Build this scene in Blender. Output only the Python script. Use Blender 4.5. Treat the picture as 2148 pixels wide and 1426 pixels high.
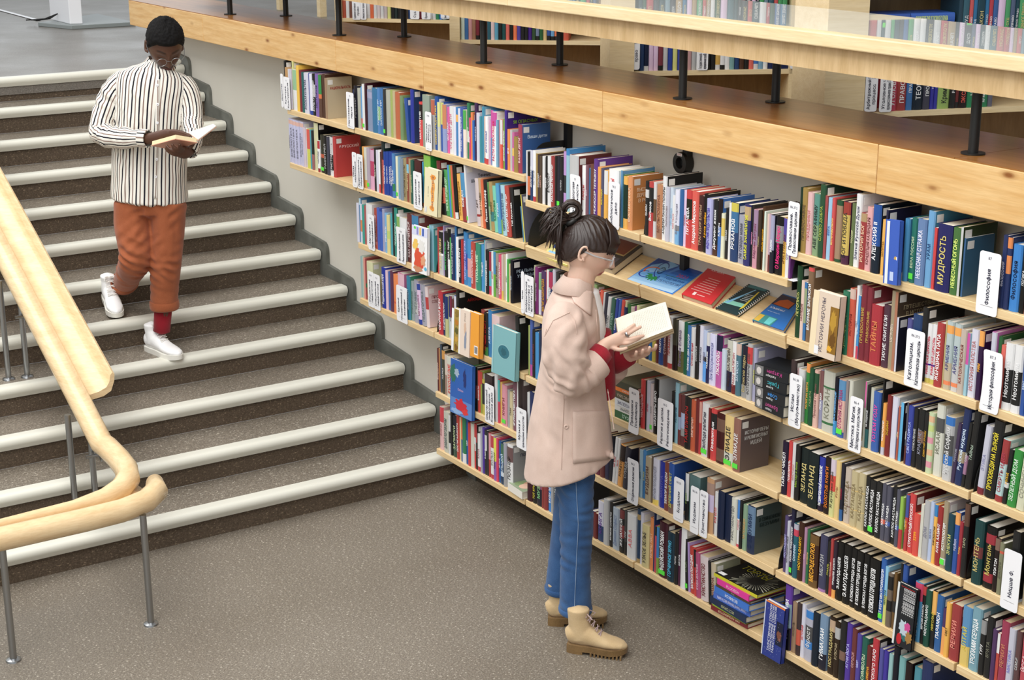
import bpy, math, random
import numpy as np
from mathutils import Vector, Matrix, noise as mnoise
random.seed(7); np.random.seed(7)
S = bpy.context.scene; C = S.collection
for o in list(bpy.data.objects): bpy.data.objects.remove(o)

# ---------------- camera, light, exposure ----------------
cd = bpy.data.cameras.new('camera'); cam = bpy.data.objects.new('camera', cd); C.objects.link(cam)
cd.sensor_width = 36; cd.lens = 56.196; cd.clip_start = .05; cd.clip_end = 100
cam.matrix_world = Matrix([[0.543998, -0.23835, 0.804522, 0.0], [0.839079, 0.158568, -0.520387, 0.0], [-0.003537, 0.958147, 0.286255, 2.9], [0.0, 0.0, 0.0, 1.0]])
S.camera = cam
w = bpy.data.worlds.new('World'); S.world = w; w.use_nodes = True
w.node_tree.nodes['Background'].inputs[0].default_value = (.93, .97, 1, 1)
w.node_tree.nodes['Background'].inputs[1].default_value = .5
def area(name, loc, rot, sx, sy, e, col=(1, 1, 1)):
    d = bpy.data.lights.new(name, 'AREA'); d.shape = 'RECTANGLE'; d.size = sx; d.size_y = sy; d.energy = e; d.color = col
    o = bpy.data.objects.new(name, d); C.objects.link(o); o.location = loc; o.rotation_euler = rot
area('skylight', (-5.5, .6, 6.2), (math.radians(14), 0, 0), 12, 4, 520, (1, .985, .96))
area('skylight', (-1.5, -2.5, 5.0), (math.radians(38), math.radians(10), 0), 6, 4, 200, (1, .99, .97))
area('window_light', (-17, 3, 4.2), (math.radians(90), 0, math.radians(-90)), 8, 4, 60, (.9, .96, 1))
S.view_settings.view_transform = 'Standard'; S.view_settings.look = 'None'
S.view_settings.exposure = 0.1; S.view_settings.gamma = 1.0; S.view_settings.use_curve_mapping = False

# ---------------- helpers ----------------
def lin(c):
    return tuple((x / 12.92 if x <= .04045 else ((x + .055) / 1.055) ** 2.4) for x in c)
def hx(s):
    if len(s) == 3: s = ''.join(a + a for a in s)
    return lin(tuple(int(s[i:i + 2], 16) / 255 for i in (0, 2, 4)))
def ink(s):
    c = hx(s); g = .3 * c[0] + .55 * c[1] + .15 * c[2]
    return tuple((x * .84 + g * .16) * .86 for x in c)
def tag(o, label=None, cat=None, group=None, kind=None):
    if label: o['label'] = label
    if cat: o['category'] = cat
    if group: o['group'] = group
    if kind: o['kind'] = kind
    return o
def empty(name, label, cat, loc=(0, 0, 0), group=None):
    o = bpy.data.objects.new(name, None); C.objects.link(o); o.location = loc; o.empty_display_size = .05
    return tag(o, label, cat, group)
class MB:
    def __init__(s): s.v = []; s.f = []; s.c = []; s.m = []
    def add(s, vs, fs, col=(.8, .8, .8), mi=0):
        b = len(s.v); s.v += [tuple(p) for p in vs]
        for i, f in enumerate(fs):
            s.f.append(tuple(b + k for k in f))
            s.c.append(col[i] if isinstance(col, list) else col); s.m.append(mi)
    def box(s, a, b, col=(.8, .8, .8), mi=0):
        (x0, y0, z0), (x1, y1, z1) = a, b
        s.add([(x0, y0, z0), (x1, y0, z0), (x1, y1, z0), (x0, y1, z0), (x0, y0, z1), (x1, y0, z1), (x1, y1, z1), (x0, y1, z1)],
              [(3, 2, 1, 0), (4, 5, 6, 7), (0, 1, 5, 4), (1, 2, 6, 5), (2, 3, 7, 6), (3, 0, 4, 7)], col, mi)
    def slab(s, q, t, col=(.8, .8, .8), mi=0, top=None):
        # quad of 4 world points, thickness vector t (downward)
        q = [Vector(p) for p in q]; t = Vector(t); n = len(q)
        fs = [tuple(range(n)), tuple(range(2 * n - 1, n - 1, -1))] + [(i, n + i, n + (i + 1) % n, (i + 1) % n) for i in range(n)]
        cols = [top or col] + [col] * (n + 1)
        s.add(q + [p + t for p in q], fs, cols, mi)
    def prism(s, poly, axis, a, b, col=(.8, .8, .8), mi=0):
        # poly in the two other axes, extruded along axis from a to b
        n = len(poly)
        def P(u, v, t): return (t, u, v) if axis == 0 else ((u, t, v) if axis == 1 else (u, v, t))
        s.add([P(u, v, a) for u, v in poly] + [P(u, v, b) for u, v in poly],
              [tuple(range(n))[::-1], tuple(range(n, 2 * n))] + [(i, (i + 1) % n, n + (i + 1) % n, n + i) for i in range(n)], col, mi)
    def tube(s, pts, r, n=10, col=(.8, .8, .8), mi=0, cap=True):
        pts = [Vector(p) for p in pts]; rr = r if isinstance(r, (list, tuple)) else [r] * len(pts)
        up = None; vs = []; fs = []
        for i, p in enumerate(pts):
            t = (pts[min(i + 1, len(pts) - 1)] - pts[max(i - 1, 0)]).normalized()
            if up is None:
                up = Vector((0, 0, 1)) if abs(t.z) < .9 else Vector((1, 0, 0))
            a = (up - t * up.dot(t)).normalized(); b = t.cross(a); up = a
            for k in range(n):
                g = 2 * math.pi * k / n; vs.append(p + a * math.cos(g) * rr[i] + b * math.sin(g) * rr[i])
        for i in range(len(pts) - 1):
            for k in range(n):
                k2 = (k + 1) % n; fs.append((i * n + k, i * n + k2, (i + 1) * n + k2, (i + 1) * n + k))
        if cap:
            fs.append(tuple(range(n))[::-1]); fs.append(tuple(range((len(pts) - 1) * n, len(pts) * n)))
        s.add(vs, fs, col, mi)
    def build(s, name, mat, parent=None, smooth=False, loc=None, rot=None):
        me = bpy.data.meshes.new(name); me.from_pydata(s.v, [], s.f)
        mats = mat if isinstance(mat, (list, tuple)) else [mat]
        for m in mats: me.materials.append(m)
        if len(mats) > 1: me.polygons.foreach_set('material_index', s.m)
        at = me.color_attributes.new('Col', 'FLOAT_COLOR', 'CORNER')
        cnt = np.array([len(f) for f in s.f]); cc = np.ones((len(s.f), 4), np.float32); cc[:, :3] = np.array([c[:3] for c in s.c])
        at.data.foreach_set('color', np.repeat(cc, cnt, axis=0).ravel())
        if smooth:
            me.polygons.foreach_set('use_smooth', [True] * len(me.polygons))
        me.update(); me.validate()
        o = bpy.data.objects.new(name, me); C.objects.link(o)
        if smooth == 'auto':
            try: me.set_sharp_from_angle(angle=math.radians(40))
            except Exception: pass
        if parent: o.parent = parent
        if loc: o.location = loc
        if rot: o.rotation_euler = rot
        return o
def bevel(o, wd=.003, seg=2):
    m = o.modifiers.new('bevel', 'BEVEL'); m.width = wd; m.segments = seg; m.limit_method = 'ANGLE'; m.angle_limit = .6
    return o

# ---------------- materials ----------------
def mat(name, col=(.8, .8, .8), rough=.5, metal=0, spec=.5, **k):
    m = bpy.data.materials.new(name); m.use_nodes = True; b = m.node_tree.nodes['Principled BSDF']
    b.inputs['Base Color'].default_value = (*col[:3], 1); b.inputs['Roughness'].default_value = rough
    b.inputs['Metallic'].default_value = metal; b.inputs['Specular IOR Level'].default_value = spec
    for kk, v in k.items(): b.inputs[kk.replace('_', ' ')].default_value = v
    return m
def nd(m, t, **k):
    n = m.node_tree.nodes.new(t)
    for a, v in k.items():
        if a.startswith('i_'): n.inputs[int(a[2:])].default_value = v
        else: setattr(n, a, v)
    return n
def lk(m, a, b): m.node_tree.links.new(a, b)
def ramp(m, fac, stops, interp='LINEAR'):
    r = nd(m, 'ShaderNodeValToRGB'); r.color_ramp.interpolation = interp; e = r.color_ramp.elements
    while len(e) < len(stops): e.new(.5)
    for x, (p, c) in zip(e, stops): x.position = p; x.color = (*c[:3], 1)
    lk(m, fac, r.inputs[0]); return r.outputs[0]
def P(m): return m.node_tree.nodes['Principled BSDF']
def coords(m, scale=(1, 1, 1), out='Object'):
    t = nd(m, 'ShaderNodeTexCoord'); mp = nd(m, 'ShaderNodeMapping'); mp.inputs['Scale'].default_value = scale
    lk(m, t.outputs[out], mp.inputs[0]); return mp.outputs[0]
def noise(m, vec, scale, detail=3, rough=.5):
    n = nd(m, 'ShaderNodeTexNoise'); n.inputs['Scale'].default_value = scale; n.inputs['Detail'].default_value = detail; n.inputs['Roughness'].default_value = rough
    lk(m, vec, n.inputs['Vector']); return n.outputs[0]
def mix(m, f, a, b, mode='MIX'):
    n = nd(m, 'ShaderNodeMix', data_type='RGBA', blend_type=mode)
    for i, x in ((0, f), (6, a), (7, b)):
        if hasattr(x, 'node'): lk(m, x, n.inputs[i])
        else: n.inputs[i].default_value = x if i == 0 else (*x[:3], 1)
    return n.outputs[2]
def bump(m, h, st=.2, dist=.002):
    b = nd(m, 'ShaderNodeBump'); b.inputs['Strength'].default_value = st; b.inputs['Distance'].default_value = dist
    lk(m, h, b.inputs['Height']); lk(m, b.outputs[0], P(m).inputs['Normal'])
def attr_mat(name, rough=.42, spec=.5):
    m = mat(name, rough=rough, spec=spec); a = nd(m, 'ShaderNodeAttribute', attribute_name='Col'); lk(m, a.outputs['Color'], P(m).inputs['Base Color']); return m
M = {}
M['print'] = attr_mat('book_print', .38, .45)
M['matte'] = attr_mat('matte_print', .75, .3)
m = M['pages'] = attr_mat('page_edges', .85, .2)
v = coords(m, (1, 1, 1)); n = noise(m, v, 900, 1)
a = [x for x in m.node_tree.nodes if x.bl_idname == 'ShaderNodeAttribute'][0]
lk(m, mix(m, .35, a.outputs['Color'], ramp(m, n, [(.3, (.55, .5, .42)), (.7, (1, 1, 1))]), 'MULTIPLY'), P(m).inputs['Base Color'])
def floor_mat(name, c0, c1, c2, rough):
    m = mat(name, rough=rough, spec=.4); v = coords(m)
    n1 = noise(m, v, 150, 3, .75); n2 = noise(m, v, 1.7, 3); n3 = noise(m, coords(m, (170, 75, 170)), 1, 2, .6)
    base = ramp(m, n1, [(.35, c0), (.62, c1)])
    sp = ramp(m, n3, [(.6, (0, 0, 0)), (.7, (1, 1, 1))])
    col = mix(m, sp, base, c2)
    col = mix(m, .25, col, ramp(m, n2, [(.35, (.6, .57, .53)), (.65, (1, 1, 1))]), 'MULTIPLY')
    lk(m, col, P(m).inputs['Base Color'])
    lk(m, ramp(m, n2, [(.3, (rough - .08,) * 3), (.7, (rough + .12,) * 3)]), P(m).inputs['Roughness'])
    bump(m, n1, .12, .001); return m
M['floor'] = floor_mat('speckled_lino', hx('625a50'), hx('91887b'), hx('cfc7b8'), .42)
M['riser'] = floor_mat('riser_lino_shaded', hx('4a3f33'), hx('68594a'), hx('94836d'), .55)  # same lino as the floor; weaker light on upright faces put into darker colours
M['floor_up'] = floor_mat('upper_lino', hx('6a655e'), hx('85807a'), hx('9c968e'), .34)
M['nosing'] = mat('nosing_vinyl', hx('dddcd0'), .38)
m = M['wall'] = mat('wall_paint', hx('d2cec3'), .8); v = coords(m); lk(m, ramp(m, noise(m, v, 1.3, 4), [(.3, hx('ccc8bc')), (.7, hx('d6d2c8'))]), P(m).inputs['Base Color']); bump(m, noise(m, v, 180, 3), .1, .001)
m = M['trim'] = mat('stringer_paint', hx('62645f'), .5); v = coords(m); lk(m, ramp(m, noise(m, v, 9, 4), [(.3, hx('555751')), (.7, hx('6e706a'))]), P(m).inputs['Base Color'])
M['plinth'] = mat('plinth', hx('463c30'), .6)
def wood(name, c0, c1, grain=(2, 2, 30), rough=.4, knots=None, axis=0, sc=1):
    m = mat(name, rough=rough); oi = nd(m, 'ShaderNodeObjectInfo')
    t = nd(m, 'ShaderNodeTexCoord'); ad = nd(m, 'ShaderNodeVectorMath', operation='ADD')
    mp = nd(m, 'ShaderNodeMapping'); mp.inputs['Scale'].default_value = grain
    lk(m, t.outputs['Object'], ad.inputs[0])
    sx = nd(m, 'ShaderNodeMath', operation='MULTIPLY'); sx.inputs[1].default_value = 7.3; lk(m, oi.outputs['Random'], sx.inputs[0])
    lk(m, sx.outputs[0], ad.inputs[1]); lk(m, ad.outputs[0], mp.inputs[0])
    n = noise(m, mp.outputs[0], 3 * sc, 5, .6); col = ramp(m, n, [(.3, c0), (.7, c1)])
    w2 = noise(m, mp.outputs[0], 14 * sc, 2); col = mix(m, .18, col, ramp(m, w2, [(.35, (.62, .5, .36)), (.6, (1, 1, 1))]), 'MULTIPLY')
    if knots:
        mk = nd(m, 'ShaderNodeMapping'); mk.inputs['Scale'].default_value = (5.2, .01, 13); lk(m, ad.outputs[0], mk.inputs[0])
        vo = nd(m, 'ShaderNodeTexVoronoi'); vo.inputs['Scale'].default_value = 1.0; lk(m, mk.outputs[0], vo.inputs['Vector'])
        k = ramp(m, vo.outputs['Distance'], [(.05, (1, 1, 1)), (.13, (0, 0, 0))])
        ring = ramp(m, vo.outputs['Distance'], [(.1, (.6, .6, .6)), (.22, (0, 0, 0))])
        col = mix(m, ring, col, mix(m, .6, c0, knots)); col = mix(m, k, col, knots)
    lk(m, col, P(m).inputs['Base Color']); bump(m, w2, .05, .001); return m
M['pine'] = wood('pine_beam', hx('d3a363'), hx('e8c48c'), (1.1, 16, 16), .42, knots=hx('8a5426'))
M['pinetop'] = wood('pine_top', hx('8a5a2c'), hx('aa763f'), (1.0, 10, 10), .28)
M['birch'] = wood('birch_shelf', hx('d9b985'), hx('ead0a2'), (1.5, 9, 30), .45)
M['birchv'] = wood('birch_veneer', hx('c9a877'), hx('e0c294'), (9, 9, 1.4), .42)
M['birchlite'] = wood('birch_lip', hx('e6cd9d'), hx('f1dcb3'), (1.2, 9, 20), .4)
M['rail'] = wood('rail_beech', hx('e2c294'), hx('efd6ac'), (2, 2, 12), .22)
M['backpanel'] = wood('panel_dark', hx('8f7450'), hx('a68a63'), (9, 9, 1.5), .5)
M['steel'] = mat('brushed_steel', hx('a9abad'), .3, 1)
M['black'] = mat('black_metal', hx('1b1b1a'), .45)
M['plastic'] = mat('white_plastic', hx('f1f1f4'), .4)
M['grey'] = mat('grey_laminate', hx('8b9190'), .4)
m = M['glass'] = mat('glass_top', hx('dfe6e4'), .03, spec=.8); P(m).inputs['IOR'].default_value = 1.6; P(m).inputs['Coat Weight'].default_value = .6; P(m).inputs['Coat Roughness'].default_value = .02

# ---------------- text ----------------
GL = {}
_fc = bpy.data.curves.new('glyph', 'FONT'); _fo = bpy.data.objects.new('glyph', _fc); C.objects.link(_fo)
_fc.resolution_u = 1; _fc.fill_mode = 'FRONT'
from mathutils.geometry import tessellate_polygon
def _contours(ch, res):
    _fc.body = ch; dg = bpy.context.evaluated_depsgraph_get(); dg.update(); cu = _fo.evaluated_get(dg).to_curve(dg); out = []
    for sp in cu.splines:
        pts = []; bp = sp.bezier_points; n = len(bp)
        for i in range(n):
            a, b = bp[i], bp[(i + 1) % n]; p0, p1, p2, p3 = a.co, a.handle_right, b.handle_left, b.co
            flat = abs((p1 - p0).cross(p3 - p0).z) + abs((p2 - p0).cross(p3 - p0).z) < 1e-5
            for k in range(1 if flat else res):
                t = k / res; u = 1 - t; q = p0 * u ** 3 + p1 * (3 * u * u * t) + p2 * (3 * u * t * t) + p3 * t ** 3
                if not pts or (q - pts[-1]).length > 1e-4: pts.append(q.copy())
        if len(pts) > 2: out.append(pts)
    _fo.to_curve_clear(); return out
def _area(p): return sum(p[i].x * p[(i + 1) % len(p)].y - p[(i + 1) % len(p)].x * p[i].y for i in range(len(p))) / 2
def _inside(q, p):
    c = False
    for i in range(len(p)):
        a, b = p[i], p[i - 1]
        if (a.y > q.y) != (b.y > q.y) and q.x < (b.x - a.x) * (q.y - a.y) / (b.y - a.y) + a.x: c = not c
    return c
def glyph(ch):
    if ch not in GL:
        if ch in 'Фф':      # bowl and stem as two strokes
            v, f, _ = glyph('О' if ch == 'Ф' else 'о'); v = v.copy(); x0 = v[:, 0].min(); k = .95 if ch == 'Ф' else 1.2
            v[:, 0] = (v[:, 0] - x0) * k + .05; xc = (v[:, 0].max() + .05) / 2; y0, y1 = (0, .73) if ch == 'Ф' else (-.2, .73)
            if ch == 'Ф': v[:, 1] = .1 + v[:, 1] * .73
            n = len(v); v = np.concatenate([v, [[xc - .045, y0, 1], [xc + .045, y0, 1], [xc + .045, y1, 1], [xc - .045, y1, 1]]])
            GL[ch] = (v, f + [(n, n + 1, n + 2, n + 3)], v[:, 0].max() + .07); return GL[ch]
        cs = [] if ch == ' ' else _contours(ch, 3)
        if not cs: GL[ch] = (np.zeros((0, 3)), [], .28); return GL[ch]
        ar = [_area(c) for c in cs]; sg = 1 if max(ar, key=abs) > 0 else -1
        outer = [i for i in range(len(cs)) if ar[i] * sg > 0]; hole = {i: [] for i in outer}
        for i in range(len(cs)):
            if i in hole: continue
            m_ = sum(cs[i], Vector((0, 0, 0))) / len(cs[i]); c = [o for o in outer if _inside(cs[i][0], cs[o])]
            if c: hole[min(c, key=lambda o: abs(ar[o]))].append(i)
        vs = []; fs = []
        for o in outer:
            loops = [cs[o]] + [cs[h] for h in hole[o]]; b = len(vs); vs += [(q.x, q.y, outer.index(o)) for l in loops for q in l]; fs += [tuple(b + k for k in f) for f in tessellate_polygon(loops)]
        v = np.array(vs); GL[ch] = (v, fs, v[:, 0].max() + .07)
    return GL[ch]
def text2d(s):
    vs = []; fs = []; x = 0; b = 0
    for ch in s:
        v, f, adv = glyph(ch)
        if len(v):
            vs.append(v + [x, 0, 0]); fs += [tuple(i + b for i in q) for q in f]; b += len(v)
        x += adv
    if not vs: return np.zeros((0, 3)), [], 0
    return np.concatenate(vs), fs, x
def put_text(mb, s, O, U, V, size, col, length=None, centre=True, bold=0):
    """text in the plane O + x*U + y*V; U, V unit vectors, size = cap height scale; length = max length"""
    v, f, L = text2d(s)
    if not len(v): return
    if length and L * size > length: sx = length / L
    else: sx = size
    O = np.array(O, float); U = np.array(U, float); V = np.array(V, float)
    x = v[:, 0] * sx - (L * sx / 2 if centre else 0); y = v[:, 1] * size - size * .35; N = np.cross(U, V)
    p = O + x[:, None] * U + y[:, None] * V + v[:, 2:3] * 8e-5 * N
    mb.add(p.tolist(), f, col)
    if bold: mb.add((p + U * bold * size + N * 2.4e-4).tolist(), f, col); mb.add((p + (U * .5 + V * .6) * bold * size + N * 4.8e-4).tolist(), f, col)
# ---------------- setting ----------------
YW, YF, RISE, RUN, X1 = 3.83, 3.60, .1394, .3102, -6.28
ZU = RISE * 12; XT = X1 - RUN * 11
def struct(mb, name, mt, **k): return tag(mb.build(name, mt, **k), kind='structure')
mb = MB(); mb.box((X1 - .05, -5.5, -.06), (3.5, YW, 0)); struct(mb, 'floor', M['floor'])
mb = MB(); mb.box((-24, -5.5, ZU - .1), (XT - .02, 12, ZU)); mb.box((XT - .02, YW + .1, ZU - .1), (2.5, 12, ZU)); struct(mb, 'floor_upper', M['floor_up'])
mb = MB(); mb.box((-24, 11.9, ZU), (4, 12, 5.2)); struct(mb, 'wall_back', M['wall'])
mb = MB(); mb.box((-9.98, YW, -.05), (2.5, YW + .1, 1.92)); struct(mb, 'wall_right', M['wall'])
mb = MB(); mb.box((X1 + .0, YW - .012, 0), (2.5, YW, .075)); struct(mb, 'baseboard_right', M['plinth'])
# stringer trim that follows the steps on the wall
poly = []
def arc(cx, cz, r, a0, a1, n=6): return [(cx + r * math.cos(math.radians(a0 + (a1 - a0) * i / n)), cz + r * math.sin(math.radians(a0 + (a1 - a0) * i / n))) for i in range(n + 1)]
up = []
for k in range(1, 13):
    xn = X1 - RUN * (k - 1) + .055; zt = RISE * k + .055
    up.append((xn, zt - RISE + .02)); up += arc(xn - .05, zt - .05, .05, 0, 75); up.append((xn - RUN + .02, zt + .018))
low = [(XT - .35, ZU + .06), (XT - .35, ZU - .2), (X1 + .055, -.02)]
mb = MB(); mb.prism(up + low, 1, YW - .02, YW + .001); o = struct(mb, 'trim_1', M['trim'])
# staircase: every step and every nosing its own part
st = empty('staircase', 'wide brown lino staircase with twelve cream nosed steps beside the shelf wall', 'staircase', (X1, 0, 0))
for k in range(1, 13):
    xn = X1 - RUN * (k - 1); z = RISE * k
    mb = MB(); mb.box((xn - RUN - .03, -5.5, z - .05), (xn - .02, YW - .012, z - .0005)); mb.build('tread', M['floor'] if k < 12 else M['floor_up'], st).location = (-X1, 0, 0)
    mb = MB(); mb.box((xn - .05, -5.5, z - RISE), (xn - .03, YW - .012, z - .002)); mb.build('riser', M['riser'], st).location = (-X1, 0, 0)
    mb = MB(); pr = [(xn - .075, z + .004), (xn - .075, z - .004), (xn - .032, z - .004), (xn - .032, z - .047), (xn - .012, z - .05)] + arc(xn - .022, z - .018, .024, -30, 70, 7) + [(xn - .03, z + .0055)]
    mb.prism([(a, b) for a, b in pr], 1, -5.5, YW - .025); mb.build('nosing', M['nosing'], st, smooth='auto').location = (-X1, 0, 0)

# ---------------- pine beam ----------------
bm_ = empty('pine_beam', 'long pine beam with knots capping the shelf wall below the counter', 'beam', (-6, 3.62, 1.905))
YB0, YB1, ZB0, ZB1 = 3.62, 4.06, 1.906, 2.065
edges = [-10.12, -8.9, -7.201, -6.329, -4.954, -3.506, .6]
for a, b in zip(edges, edges[1:]):
    mb = MB(); mb.box((a + .0012 + 6, 0, 0), (b - .0012 + 6, YB1 - YB0, ZB1 - ZB0 - .004)); o = mb.build('plank', M['pine'], bm_); bevel(o, .003)
tops = [-10.12, -7.72, -5.5, -3.2, .6]
for a, b in zip(tops, tops[1:]):
    mb = MB(); mb.box((a + .001 + 6, .002, ZB1 - ZB0 - .004), (b - .001 + 6, YB1 - YB0, ZB1 - ZB0)); mb.build('top_board', M['pinetop'], bm_)
# ---------------- reading counter ----------------
ct = empty('reading_counter', 'pale birch reading counter with glass top on black posts above the pine beam', 'counter', (-6, 3.6, 2.27))
XC0, XC1 = -9.4, .4
mb = MB(); mb.box((XC0, 3.612, 2.262), (XC1, 3.634, 2.345)); mb.build('apron', M['birchv'], ct).location = (6, -3.6, -2.27)
cs = [XC0, -5.55, -2.4, XC1]
for a, b in zip(cs, cs[1:]):
    mb = MB(); mb.box((a + .001, 3.572, 2.342), (b - .001, 3.634, 2.385)); o = mb.build('front_lip', M['birchlite'], ct); o.location = (6, -3.6, -2.27); bevel(o, .004)
mb = MB(); mb.box((XC0, 3.634, 2.350), (XC1, 4.19, 2.378)); mb.build('counter_board', M['birchv'], ct).location = (6, -3.6, -2.27)
mb = MB(); mb.box((XC0, 3.634, 2.3785), (XC1, 4.19, 2.3845)); mb.build('glass_top', M['glass'], ct).location = (6, -3.6, -2.27)
mb = MB(); mb.box((XC0, 4.13, 2.29), (XC1, 4.16, 2.350)); mb.build('rear_rail', M['birchv'], ct).location = (6, -3.6, -2.27)
for x, y in [(-8.759, 3.736), (-8.49, 3.962), (-7.347, 3.719), (-7.098, 3.955), (-5.944, 3.704), (-5.7, 3.937), (-4.6, 3.726), (-4.344, 3.949), (-3.213, 3.714), (-2.9, 3.97), (-1.8, 3.74)]:
    mb = MB(); mb.tube([(x, y, ZB1), (x, y, 2.35)], .0155, 16); o = mb.build('post', M['black'], ct, smooth='auto'); o.location = (6, -3.6, -2.27)
    mb = MB(); mb.tube([(x, y, ZB1), (x, y, ZB1 + .004)], .036, 24); f = mb.build('foot_flange', M['black'], o, smooth='auto')

# ---------------- wall shelves ----------------
BX = [-7.75, -6.985, -6.238, -5.462, -4.672, -3.855, -3.02, -2.2, -1.4, -.6]
RZ = dict(R1=1.655, R2=1.367, R3=1.077, R4=.79, R5=.5, R6=.212, A1=1.5555, A3=1.074, A4=.787, A5=.498, B1=1.657, B2=1.36, B3=1.073, B4=.784, B5=.496, B6=.209)
SH = []
for r, bays in (('R1', (0, 1, 2)), ('R2', (0, 1, 2)), ('R3', (1, 2)), ('R4', (1, 2)), ('R5', (2,)), ('R6', (2, 3, 4)), ('A1', (3, 4)), ('A3', (3, 4)), ('A4', (3, 4)), ('A5', (3, 4)),
                ('B1', (5, 6, 7)), ('B2', (5, 6, 7)), ('B3', (5, 6, 7)), ('B4', (5, 6, 7)), ('B5', (5, 6, 7)), ('B6', (5, 6, 7))):
    for b in bays: SH.append((r, b))
col_name = ['first shelf column from the stairs', 'second shelf column from the stairs', 'third shelf column from the stairs', 'fourth column, behind the woman', 'fifth column, right of the woman', 'sixth column from the stairs', 'seventh column at right', 'last column cut by the right frame edge']
row_name = {0: 'topmost', 1: 'second', 2: 'third', 3: 'fourth', 4: 'fifth', 5: 'lowest'}
for r, b in SH:
    z = RZ[r]; a, c = BX[b], BX[b + 1]
    lev = {'R': int(r[1]) - 1, 'A': {1: 0, 3: 2, 4: 3, 5: 4}.get(int(r[1]), 0), 'B': int(r[1]) - 1}[r[0]]
    t = empty('wall_shelf', '%s birch wall shelf of the %s' % (row_name[lev], col_name[b]), 'shelf', (a, YF, z), 'birch shelves on the wall')
    mb = MB(); mb.box((.002, 0, -.028), (c - a - .008, YW - YF - .004, 0)); o = mb.build('shelf_board', M['birch'], t); bevel(o, .0015, 1)
    # black steel bracket that ends the bay
    h = .13; D = YW - YF - .03
    pr = [(.02, -.04), (.02, .0)] + [(.02 + D * .45 * (1 - math.cos(q)), h * math.sin(q)) for q in [i * math.pi / 2 / 7 for i in range(1, 8)]] + [(D, h), (D, -.04)]
    mb = MB(); mb.prism(pr, 0, c - a - .0065, c - a - .0035); mb.build('end_bracket', M['black'], t)
for i, x in enumerate(BX[:-1]):
    z0 = [1.30, .71, .42, .12, .12, .12, .12, .12, .12][i]
    mb = MB(); mb.box((-.014, 0, 0), (.014, .026, 1.9 - z0)); tag(mb.build('wall_upright', M['black'], loc=(x + (.0 if i else .22), YW - .027, z0)), 'black steel upright on the wall, %s from the stairs' % ['first', 'second', 'third', 'fourth', 'fifth', 'sixth', 'seventh', 'eighth', 'ninth'][i], 'upright', 'black uprights behind the wall shelves')
# sloping display shelf
DA, DB = Vector((0, 3.612, 1.335)), Vector((0, 3.822, 1.393))
for b in (3, 4):
    a, c = BX[b], BX[b + 1]
    t = empty('display_shelf', ['sloping birch display shelf behind the head of the woman', 'sloping birch display shelf holding the blue poster and red book'][b - 3], 'shelf', (a, 3.612, 1.335))
    mb = MB(); L = c - a - .006
    mb.slab([(.002, 0, 0), (L, 0, 0), (L, .21, .058), (.002, .21, .058)], (0, .004, -.016)); mb.build('sloping_board', M['birch'], t)
    mb = MB(); mb.slab([(.002, -.015, .024), (L, -.015, .024), (L, -.001, .028), (.002, -.001, .028)], (0, .009, -.05)); bevel(mb.build('front_lip', M['birch'], t), .0015, 1)

# ---------------- socket on the wall ----------------
t = empty('wall_socket', 'round black power socket on the wall under the beam', 'socket', (-4.6879, 3.825, 1.8062))
def disc(r0, r1, y, n=28, r2=None):
    mb = MB(); vs = []; fs = []
    for k in range(n):
        g = 2 * math.pi * k / n
        for r, yy in ((r0, 0), (r0 * .95, y), (r1, y), (r1 * .85, y * .4)): vs.append((r * math.cos(g), yy, r * math.sin(g)))
    for k in range(n):
        k2 = (k + 1) % n
        for j in range(3): fs.append((k * 4 + j, k2 * 4 + j, k2 * 4 + j + 1, k * 4 + j + 1))
    fs.append(tuple(k * 4 + 3 for k in range(n))); mb.add(vs, fs); return mb
disc(.042, .022, -.035).build('housing', M['black'], t, smooth='auto')
mb = MB(); mb.box((-.014, -.0365, .027), (.016, -.0355, .038), hx('eee')); put_text(mb, '220 В', (.001, -.0368, .0325), (1, 0, 0), (0, 0, 1), .009, hx('c22')); mb.build('voltage_sticker', M['matte'], t)
# ---------------- kiosk, strip and table upstairs ----------------
K = [(-12.3747, 4.4742, 1.673), (-12.3712, 3.9553, 1.673), (-12.7849, 3.8227, 1.673), (-13.2692, 4.4729, 1.673)]
t = empty('info_kiosk', 'white totem kiosk on a grey base plate on the upper floor', 'kiosk', K[1])
k0 = Vector(K[1]); mb = MB(); mb.slab([Vector(p) - k0 + Vector((0, 0, .03)) for p in K], (0, 0, -.03)); bevel(mb.build('base_plate', M['grey'], t), .004)
q = [(-12.4593, 4.0777, 1.703), (-12.4796, 3.982, 1.703), (-12.9626, 3.9803, 1.703)]; q.append(tuple(np.array(q[0]) + np.array(q[2]) - np.array(q[1])))
mb = MB(); mb.slab([Vector(p) - k0 + Vector((0, 0, 1.5)) for p in q], (0, 0, -1.5), hx('e4e8ee')); bevel(mb.build('column', M['plastic'], t), .006)
mb = MB()
for i in range(3):
    c = Vector(q[1]) * .4 + Vector(q[2]) * .6 - k0; mb.tube([c + Vector((0, -.0, .06)), c + Vector((.05, -.08 - .02 * i, .03)), c + Vector((-.05 - .04 * i, -.16, .012)), c + Vector((-.18, -.14 - .03 * i, .008))], .005, 6, hx('222'))
mb.build('power_cable', M['matte'], t)
mb = MB(); a, b = Vector((-14.387, 3.9792, 1.673)), Vector((-13.2179, 3.9637, 1.673)); d = (b - a); s_ = Vector((-d.y, d.x, 0)).normalized() * .02
a = a - d * .5; mb.slab([a - s_, b - s_, b + s_, a + s_], (0, 0, -.001)); o = mb.build('floor_strip', M['plastic']); o.location = (0, 0, .006); tag(o, 'white cable strip across the upper floor leading to the kiosk', 'strip')
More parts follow.
